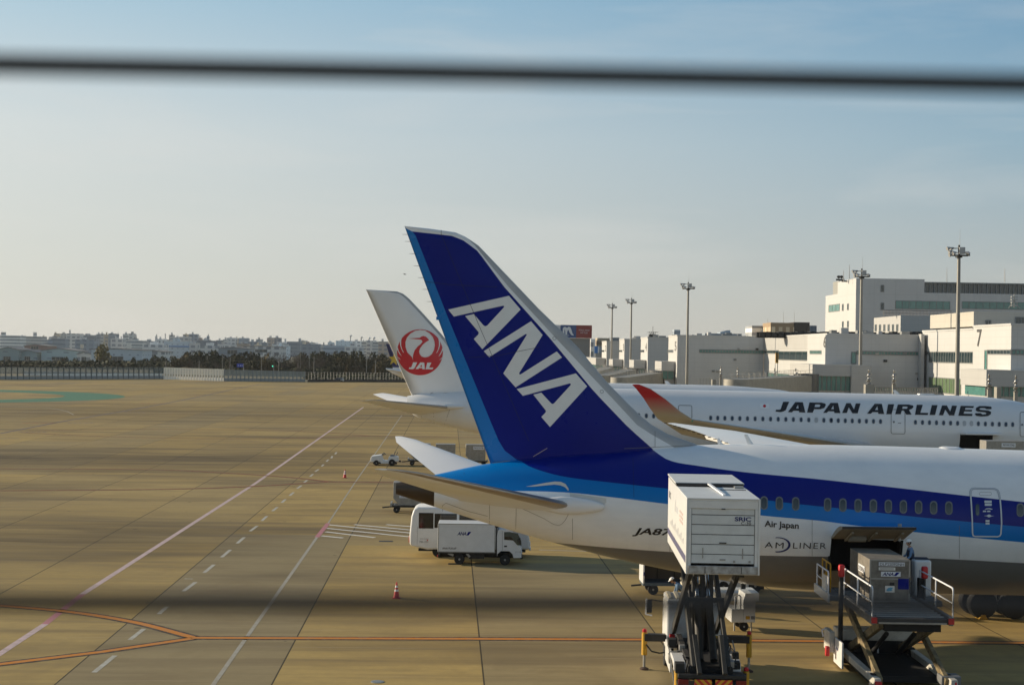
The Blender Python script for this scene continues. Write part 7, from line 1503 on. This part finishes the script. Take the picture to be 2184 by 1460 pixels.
for s_ in (-1, 1):
    MB().prismx([(4.2, 1.02), (4.3, 1.30), (4.6, 1.36), (5.6, 1.36), (5.9, 1.3), (6.0, 1.0), (5.85, 1.0), (5.7, 1.2), (4.5, 1.2), (4.35, 1.02)], min(s_*1.14, s_*.72), max(s_*1.14, s_*.72)).build('mudguard', TRUCKW, K, bev=.02)
    for y in (4.75, 9.9): wheel(K, s_*.93, y, .44, .3, 'x')
    MB().box(min(s_*1.12, s_*1.04), max(s_*1.12, s_*1.04), 6.3, 8.6, .5, 1.25).build('side_panel', TRUCKW, K, bev=.02)
    for q in range(5): MB().bar((s_*1.16, 6.0-q*.55, 1.3-q*.2), (s_*.6, 6.0-q*.55, 1.38-q*.2), .03, .03).build('step_rung', STEEL, K)
    MB().bar((s_*1.16, 7.0, 1.55), (s_*1.16, 3.2, .55), .035, .035).build('step_rail', STEEL, K)
r9 = random.Random(5)
for i in range(26):       # hoses, valves and boxes round the lift
    s_ = r9.choice((-1, 1)); x = s_*r9.uniform(.6, 1.05); y = r9.uniform(3.0, 8.4); z = r9.uniform(1.0, 1.5); w_ = r9.uniform(.05, .16)
    MB().box(x-w_, x+w_, y-w_*1.4, y+w_*1.4, z-w_, z+w_).build('machinery_box', r9.choice((DARK, DARK, ARM, STEEL, ARML, YELLOW)), K, bev=.01)
for i in range(9):
    s_ = r9.choice((-1, 1)); x = s_*r9.uniform(.55, 1.0); y = r9.uniform(3.2, 7.5); MB().tube([(x, y, 1.1), (x+.1, y+.3, 1.5), (x-.05, y+.7, 1.6), (x-.1*s_, y+1.1, 1.25)], .022, 6).build('hose', BLACK, K)
MB().bar((.75, 8.6, 1.35), (1.05, 5.2, 1.0), .1, .14).build('hydraulic_arm', YELLOW, K); MB().bar((1.0, 8.2, 1.1), (1.15, 6.2, .8), .07, .1).build('hydraulic_arm', YELLOW, K)
MB().box(-.5, .5, 3.3, 8.6, .9, 1.28).build('lift_base', SHADOWG, K, smooth=False)
MB().box(-.42, .42, 6.6, 7.3, 1.28, 3.5).build('hydraulic_tower', SHADOWG, K, bev=.03)
for x in (-.3, 0, .3): MB().cyl((x, 6.4, 1.28), (x, 6.4, 4.0), .09, n=12).build('hydraulic_ram', ARM, K)
for s_ in (-1, 1): MB().box(min(s_*.52, s_*.72), max(s_*.52, s_*.72), 2.9, 8.8, 1.0, 1.42).build('valve_bank', SHADOWG, K, bev=.02); MB().prismx([(2.75, .95), (3.6, .95), (4.6, 2.1), (4.3, 2.25), (3.2, 1.6), (2.75, 1.25)], min(s_*.36, s_*.52), max(s_*.36, s_*.52)).build('lift_bracket', ARML, K, bev=.02); MB().box(-1.05, -.85, 7.5, 7.7, 1.42, 1.62).build('warning_lamp', REDP, K, bev=.02)

# --- cargo loader at the open hold
ML = frame(14.3, 52.6, 0); L = thing('cargo_loader', 'cargo loader with raised railed deck at the open hold of the nearest airliner', 'loader', ML)
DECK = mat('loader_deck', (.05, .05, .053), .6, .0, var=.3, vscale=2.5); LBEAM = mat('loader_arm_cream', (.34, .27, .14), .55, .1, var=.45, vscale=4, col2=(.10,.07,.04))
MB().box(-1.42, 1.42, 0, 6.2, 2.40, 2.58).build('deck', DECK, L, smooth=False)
for i in range(14): MB().cyl((-1.2, .35+i*.42, 2.59), (1.2, .35+i*.42, 2.59), .045, n=8).build('deck_roller', STEEL, L)
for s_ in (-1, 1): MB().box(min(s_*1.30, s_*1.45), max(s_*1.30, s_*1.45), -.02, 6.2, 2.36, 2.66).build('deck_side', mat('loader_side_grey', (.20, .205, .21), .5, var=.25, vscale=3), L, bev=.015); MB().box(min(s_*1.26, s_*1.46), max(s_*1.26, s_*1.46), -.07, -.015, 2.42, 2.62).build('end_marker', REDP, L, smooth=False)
MB().box(-1.2, 1.2, -.05, -.01, 2.40, 2.46).build('deck_lip', STEEL, L, smooth=False); MB().box(-.9, 1.1, .3, 5.5, 2.08, 2.37).build('under_deck', SHADOWG, L, smooth=False)
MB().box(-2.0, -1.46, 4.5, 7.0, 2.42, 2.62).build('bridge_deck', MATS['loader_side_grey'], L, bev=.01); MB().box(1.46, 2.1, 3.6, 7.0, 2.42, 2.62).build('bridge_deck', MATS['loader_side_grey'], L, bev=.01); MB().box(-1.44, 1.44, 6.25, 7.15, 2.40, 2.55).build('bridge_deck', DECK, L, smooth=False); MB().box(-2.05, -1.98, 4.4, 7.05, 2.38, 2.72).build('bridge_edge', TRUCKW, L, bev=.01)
def rail(x, y0, y1, zb, m=BW, h=1.06):
    MB().tube([(x, y0, zb), (x, y0, zb+h-.08), (x, y0+.08, zb+h), (x, y1, zb+h), (x, y1, zb)], .03, 8).bar((x, y0, zb+h*.5), (x, y1, zb+h*.5), .035, .035).cyl((x, (y0+y1)/2, zb), (x, (y0+y1)/2, zb+h), .028, n=8).build('guard_rail', m, L)
rail(-1.42, .02, 4.5, 2.62); rail(1.43, .02, 4.3, 2.62); rail(-1.98, 4.7, 6.8, 2.62, BW, .9); rail(-1.75, 5.4, 6.9, 2.62, YELLOW, 1.1); MB().box(-2.0, -1.96, 5.0, 5.7, 2.72, 3.3).build('rail_sign', TRUCKW, L, smooth=False)
for x, y, zb in ((-1.62, 4.1, 3.42), (1.52, 4.0, 3.42)): MB().box(x-.11, x+.11, y-.12, y+.12, zb, zb+.46).build('lamp_hood', REDP, L, bev=.05)
MB().cyl((-1.62, 4.1, .3), (-1.62, 4.1, 3.42), .09, n=12).build('guide_mast', DARK, L); MB().cyl((1.52, 4.0, 2.4), (1.52, 4.0, 3.42), .05, n=10).build('guide_mast', DARK, L); MB().box(1.35, 1.6, 4.1, 4.4, 2.62, 3.4).build('chain_guard', DARK, L)
MB().box(1.35, 2.0, 4.75, 5.3, 2.62, 4.0).build('control_stand', TRUCKW, L, bev=.07, seg=3); MB().quad((1.4, 4.9, 4.02), (1.95, 4.9, 4.02), (1.95, 5.25, 4.07), (1.4, 5.25, 4.07)).build('control_panel', BLACK, L, smooth=False)
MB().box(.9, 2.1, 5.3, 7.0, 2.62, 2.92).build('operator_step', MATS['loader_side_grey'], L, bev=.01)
for s_ in (-1, 1):
    MB().bar((s_*1.18, -.3, .40), (s_*1.18, 5.2, 2.32), .17, .30).build('lift_arm', LBEAM, L, bev=.015); MB().bar((s_*.98, 5.4, .45), (s_*.98, .5, 2.30), .17, .30).build('lift_arm', LBEAM, L, bev=.015); MB().cyl((s_*.5, 3.8, .6), (s_*.5, 1.6, 1.75), .09, n=12).build('ram', DARK, L)
    MB().box(min(s_*1.22, s_*1.46), max(s_*1.22, s_*1.46), -.6, 5.6, .34, .58).build('chassis_rail', mat('loader_white', (.62, .60, .54), .5, var=.3, vscale=4), L, bev=.02)
    for y in (.1, 4.9): wheel(L, s_*1.30, y, .32, .24, 'x')
MB().box(-1.45, 1.45, 5.3, 6.2, .78, 1.2).build('engine_cover', MATS['loader_white'], L, bev=.04); MB().box(-1.4, 1.4, 5.3, 6.1, .1, .77).build('engine_recess', SHADOWG, L, smooth=False); MB().box(-1.3, 1.3, 1.0, 5.2, .12, .34).build('underbody', SHADOWG, L, smooth=False)
MB().box(-1.74, -1.66, 3.3, 4.7, .08, 1.05).build('side_plate', TRUCKW, L, bev=.02); MB().box(-1.95, -1.75, 4.5, 5.5, .45, 1.25).build('tank_box', MATS['loader_white'], L, bev=.03); MB().box(-2.12, -1.97, 4.3, 4.5, .35, .72).build('extinguisher_box', REDP, L, bev=.03); MB().tube([(-2.1, 4.9, 1.0), (-2.16, 4.9, 1.25), (-2.0, 4.9, 1.3)], .03, 6).build('handle', BW, L)
small_ana(L, -.1, .0, .01, .01, 0) if False else None
text_on('lettering', 'ANA', NAVY, L, (-1.748, 4.4, .62), (0, -1, 0), (0, 0, 1), .5, .14, .02, .3)
MB().bar((.08, 5.15, .1), (.08, 5.15, .55), .05, .05).build('tow_pin', BW, L); MB().box(-1.46, -1.22, -.75, -.6, .2, .5).build('corner_guard', REDP, L, bev=.02); MB().box(1.0, 1.7, -.2, .4, .3, .62).build('jack_box', MATS['loader_side_grey'], L, bev=.03)
def dlp(g):
    y = -1.6
    MB().box(-.42, .55, y-.022, y-.002, 1.36, 1.50).build('label_plate', BW, g, smooth=False); text_on('lettering', 'DLP22092NH', TXTBLK, g, (-.38, y-.026, 1.375), (1, 0, 0), (0, 0, 1), .90, .105, .006)
    MB().box(-.42, .20, y-.022, y-.002, 1.20, 1.31).build('label_plate', MATS['sign_white'], g, smooth=False)
    for k in range(2): MB().box(-.38, .14, y-.026, y-.02, 1.222+.045*k, 1.237+.045*k).build('small_print', TXTGREY, g, smooth=False)
    MB().box(-.33, .40, y-.022, y-.002, .97, 1.15).build('label_plate', BW, g, smooth=False); small_ana(g, -.29, 1.0, .66, .125, y-.026)
    MB().box(.31, .71, y-.022, y-.002, .50, .90).build('blue_placard', DBLUE, g, smooth=False); MB().box(.0, .17, y-.022, y-.002, .64, .75).build('black_placard', BLACK, g, smooth=False); MB().box(-.17, .18, y-.022, y-.002, .38, .62).build('sticker', MATS['sign_white'], g, smooth=False); poly_on('sticker_swirl', [[(.03, .07), (.10, .16), (.2, .19), (.31, .18), (.24, .12), (.28, .07), (.18, .05), (.10, .04)]], mat('swirl_blue', (.12, .38, .55), .5), g, (-.17, y-.026, .38), (1, 0, 0), (0, 0, 1))
    for x in (-.76, .735): MB().box(x-.012, x+.012, y-.03, y-.0, .35, .95).build('strap', BLACK, g, smooth=False)
    MB().box(-.785, -.767, -.9, .1, .95, 1.22).build('label_plate', BW, g, smooth=False); text_on('lettering', 'DLP22092NH', TXTBLK, g, (-.792, .05, .99), (0, -1, 0), (0, 0, 1), .9, .17, .008)
g = container(frame(14.27, 57.3, 0, 2.64), 'large shade-darkened container with stickers on the loader deck at the open hold', None, False, 1.53, 3.2, 1.60, dlp, skin=mat('shaded_aluminium', (.24, .22, .185), .55, .15, var=.45, vscale=3.5, col2=(.13,.115,.095)))  # darker skin: the lift truck's shade is put into its colour

# --- cones, chock
def cone(label, px, py):
    p = gnd(px, py); g = thing('traffic_cone', label, 'traffic cone', frame(p.x, p.y+.15), 'red and white cones on the apron')
    MB().box(-.19, .19, -.19, .19, 0, .035).build('base', REDP, g, bev=.01); prof = lambda a, b: [(.15-.125*a, .035+.74*a), (.15-.125*b, .035+.74*b)]
    for a, b, m in ((0, .40, REDP), (.40, .53, BW), (.53, .64, REDP), (.64, .78, BW), (.78, 1.0, REDP)): MB().lathe((0, 0, 0), prof(a, b), 18).build('sleeve' if m is REDP else 'white_band', m, g)
    return g
cone('red and white cone in the left foreground above the orange line', 845, 1276); cone('small far red and white cone left of the far tow tractor', 735, 1018.5)
q = gnd(2043, 1500); cone('red cone at the bottom edge beside the cargo loader', 2041, 1505)
p = gnd(2093, 1318); tag(MB().prism([(p.x-.22, 0), (p.x+.22, 0), (p.x+.10, .22), (p.x-.06, .22)], p.y-.3, p.y+.25).build('wheel_chock', YELLOW, bev=.02), 'yellow chock in front of the nearest airliner main wheels', 'wheel chock')

# ------------------------------------------------------------------ people
def person(label, M, joints, edges, rad, head, face, shirt, helm_up=Vector((0, 0, 1)), vest=True):
    """body grown from a skeleton; joints name -> position, head = centre, face = facing direction"""
    g = thing('person', label, 'person', M); names = list(joints); me = bpy.data.meshes.new('body')
    me.from_pydata([joints[n] for n in names], [(names.index(a), names.index(b)) for a, b in edges], [])
    o = add('body', me, [shirt, FABD, SKIN], g); sk = o.modifiers.new('skin', 'SKIN'); sk.use_smooth_shade = True
    for i, n in enumerate(names): r = rad[n]; me.skin_vertices[0].data[i].radius = (r, r) if not isinstance(r, tuple) else r
    me.skin_vertices[0].data[names.index('pelvis')].use_root = True
    s = o.modifiers.new('sub', 'SUBSURF'); s.levels = 2; s.render_levels = 2
    dg = bpy.context.evaluated_depsgraph_get(); m2 = bpy.data.meshes.new_from_object(o.evaluated_get(dg)); o.modifiers.clear(); o.data = m2
    for p in m2.polygons:        # shirt, trousers, skin by the nearest bone
        c = p.center; best = min(((c-((Vector(joints[a])+Vector(joints[b]))/2)).length-.3*(Vector(joints[a])-Vector(joints[b])).length, a, b) for a, b in edges)
        n = best[1]+best[2]; p.material_index = 1 if ('knee' in n or 'hip' in n or 'foot' in n or 'toe' in n) else (2 if ('hand' in n or 'finger' in n or 'thumb' in n or 'neck' in n and 'head' in n) else 0); p.use_smooth = True
    face = Vector(face).normalized(); up = Vector(helm_up).normalized(); sd = face.cross(up).normalized(); H = Vector(head)
    def ell(c, a, b, h, n=12, lo=-90):
        rings = []
        for j in range(9):
            t = R(lo+(90-lo)*j/8*.995); rings.append([tuple(c+sd*(a*math.cos(t)*math.cos(2*math.pi*i/n))+face*(b*math.cos(t)*math.sin(2*math.pi*i/n))+up*(h*math.sin(t))) for i in range(n)])
        return rings
    mb = MB(); mb.loft(ell(H, .075, .095, .12)); mb.loft([[tuple(H+face*.085+sd*.012+up*.02), tuple(H+face*.085-sd*.012+up*.02), tuple(H+face*.08+up*.03)], [tuple(H+face*.118+sd*.014-up*.02), tuple(H+face*.118-sd*.014-up*.02), tuple(H+face*.1+up*0)]])
    for s2 in (-1, 1): mb.loft(ell(H+sd*(.078*s2)-up*.005, .012, .022, .034, 8))
    h = mb.build('head', SKIN, g, ang=60)
    for s2 in (-1, 1): MB().loft(ell(H+face*.083+sd*(.032*s2)+up*.015, .013, .01, .008, 8)).build('eye', BLACK, h)
    MB().loft(ell(H+face*.086-up*.055, .025, .01, .007, 8)).build('mouth', mat('lip', (.35, .14, .11), .6), h)
    MB().loft(ell(H+up*.012-face*.014, .084, .098, .115, lo=-40)).build('hair', HAIR, g, ang=60)
    mb = MB(); mb.loft(ell(H+up*.045, .108, .128, .105, 16, 0)); mb.loft([[tuple(H+up*.045+face*(.12)+sd*(.09*q)+up*(.012*z)) for q, z in ((-1,0),(1,0),(1,1),(-1,1))], [tuple(H+up*.03+face*.19+sd*(.06*q)+up*(.01*z)) for q, z in ((-1,0),(1,0),(1,1),(-1,1))]])
    mb.build('helmet', HELM, g, ang=60); return g
def hand(J, E, Rd, w, side, d, curl):      # palm, four fingers of different lengths and a thumb
    W = Vector(J[w]); d = Vector(d).normalized(); cu = Vector(curl).normalized(); sd = d.cross(cu).normalized()*side; pm = W+d*.06; J[w+'hand'] = tuple(pm); E.append((w, w+'hand')); Rd[w+'hand'] = (.022, .03)
    for i, (o_, l) in enumerate(((-.030, .062), (-.010, .072), (.011, .068), (.030, .052))):
        a, b, c = pm+d*.035+sd*o_, pm+d*(.035+l*.55)+sd*o_*1.1+cu*.012, pm+d*(.035+l*.85)+sd*o_*1.1+cu*.035
        for k, q in enumerate((a, b, c)): J['%sfinger%d%d' % (w, i, k)] = tuple(q); Rd['%sfinger%d%d' % (w, i, k)] = .009-.001*k
        E += [(w+'hand', '%sfinger%d0' % (w, i)), ('%sfinger%d0' % (w, i), '%sfinger%d1' % (w, i)), ('%sfinger%d1' % (w, i), '%sfinger%d2' % (w, i))]
    a, b = pm-sd*.045-d*.005, pm-sd*.062+d*.03+cu*.02; J[w+'thumb0'] = tuple(a); J[w+'thumb1'] = tuple(b); Rd[w+'thumb0'] = .011; Rd[w+'thumb1'] = .009; E += [(w+'hand', w+'thumb0'), (w+'thumb0', w+'thumb1')]
RAD = dict(pelvis=(.15,.11), waist=(.14,.105), chest=(.17,.12), neckb=(.075,.07), neckhead=.055, shoulderL=.07, shoulderR=.07, elbowL=.045, elbowR=.045, wristL=.03, wristR=.03, hipL=.09, hipR=.09, kneeL=.06, kneeR=.06, footL=.042, footR=.042, toeL=.035, toeR=.035)
ED = [('pelvis','waist'),('waist','chest'),('chest','neckb'),('neckb','neckhead'),('chest','shoulderL'),('chest','shoulderR'),('shoulderL','elbowL'),('shoulderR','elbowR'),('elbowL','wristL'),('elbowR','wristR'),('pelvis','hipL'),('pelvis','hipR'),('hipL','kneeL'),('hipR','kneeR'),('kneeL','footL'),('kneeR','footR'),('footL','toeL'),('footR','toeR')]
# operator on the loader, facing left towards the hold, hands on the control stand
P2 = at(1943, 1190, 58.2); J = dict(pelvis=(0,0,.92), waist=(-.02,0,1.08), chest=(-.06,0,1.32), neckb=(-.09,0,1.46), neckhead=(-.12,0,1.54), shoulderL=(-.08,-.19,1.40), shoulderR=(-.08,.19,1.40), elbowL=(-.16,-.27,1.13), elbowR=(-.16,.27,1.13), wristL=(-.30,-.36,1.06), wristR=(-.36,.14,1.05), hipL=(0,-.10,.86), hipR=(0,.10,.86), kneeL=(-.03,-.11,.48), kneeR=(.02,.11,.48), footL=(.02,-.11,.09), footR=(.06,.11,.09), toeL=(-.14,-.12,.045), toeR=(-.10,.12,.045))
E = list(ED); Rd = dict(RAD); hand(J, E, Rd, 'wristL', 1, (-.7, -.5, -.3), (0, 0, -1)); hand(J, E, Rd, 'wristR', -1, (-1, 0, -.2), (0, 0, -1))
g = person('worker in blue shirt and pale helmet at the loader controls beside the open hold', Matrix.Translation((P2.x+.05, 58.2, 2.93)), J, E, Rd, (-.15, 0, 1.64), (-1, 0, -.15), FABB)
mb = MB(); mb.loft([[(-.06+.13*math.cos(R(a)), .175*math.sin(R(a)), .98) for a in range(0, 360, 24)], [(-.07+.145*math.cos(R(a)), .20*math.sin(R(a)), 1.2) for a in range(0, 360, 24)], [(-.08+.13*math.cos(R(a)), .19*math.sin(R(a)), 1.36) for a in range(0, 360, 24)]], caps=False).build('vest', mat('vest_dark', (.03, .035, .06), .8), g)
# worker bending forward under the fuselage
P1 = gnd(1449, 1317); J = dict(pelvis=(.22,0,.93), waist=(.08,0,1.03), chest=(-.14,0,1.20), neckb=(-.27,0,1.28), neckhead=(-.33,0,1.33), shoulderL=(-.18,-.18,1.22), shoulderR=(-.18,.18,1.22), elbowL=(-.22,-.23,.95), elbowR=(-.24,.22,.95), wristL=(-.34,-.17,.74), wristR=(-.36,.15,.74), hipL=(.22,-.1,.86), hipR=(.22,.1,.86), kneeL=(.10,-.12,.47), kneeR=(.24,.12,.47), footL=(.16,-.12,.09), footR=(.32,.12,.09), toeL=(.0,-.13,.045), toeR=(.16,.13,.045))
E = list(ED); Rd = dict(RAD); hand(J, E, Rd, 'wristL', 1, (-.3, .1, -1), (-1, 0, 0)); hand(J, E, Rd, 'wristR', -1, (-.3, -.1, -1), (-1, 0, 0))
person('worker in blue shirt and white helmet bending forward beside the baggage cart', Matrix.Translation((at(1440, 1250, 68).x+.28, 68, 0.06)), J, E, Rd, (-.42, 0, 1.40), (-1, 0, -.55), FABB, (-.45, 0, 1))

# ------------------------------------------------------------------ safety wires of the viewing deck, close to the lens
WIRE = mat('dark_cable', (.03, .03, .032), .6, .3)
def cable(label, a, b, Y, r):
    A, B = at(*a, Y), at(*b, Y); d = (B-A); tag(MB().cyl(A-d*2.2, B+d*2.2, r, n=12).build('safety_cable', WIRE), label, 'cable')
cable('upper dark safety cable crossing the sky out of focus', (0, 137), (2184, 180), .80, .0056); cable('lower thin safety cable crossing the apron out of focus', (0, 1283), (2184, 1290), .78, .0047)

# ------------------------------------------------------------------ the air: a slight evening haze
hm = bpy.data.materials.new('haze_air'); hm.use_nodes = True; t = hm.node_tree; t.nodes.clear()
ho = t.nodes.new('ShaderNodeOutputMaterial'); hv = t.nodes.new('ShaderNodeVolumePrincipled'); hv.inputs['Color'].default_value = (.86, .88, .90, 1); hv.inputs['Density'].default_value = .00006; hv.inputs['Anisotropy'].default_value = .25
t.links.new(hv.outputs[0], ho.inputs['Volume'])
hz3 = MB().box(-3450, 3450, -300, 3900, -1.2, 62).build('haze', hm, smooth=False); tag(hz3, kind='stuff')
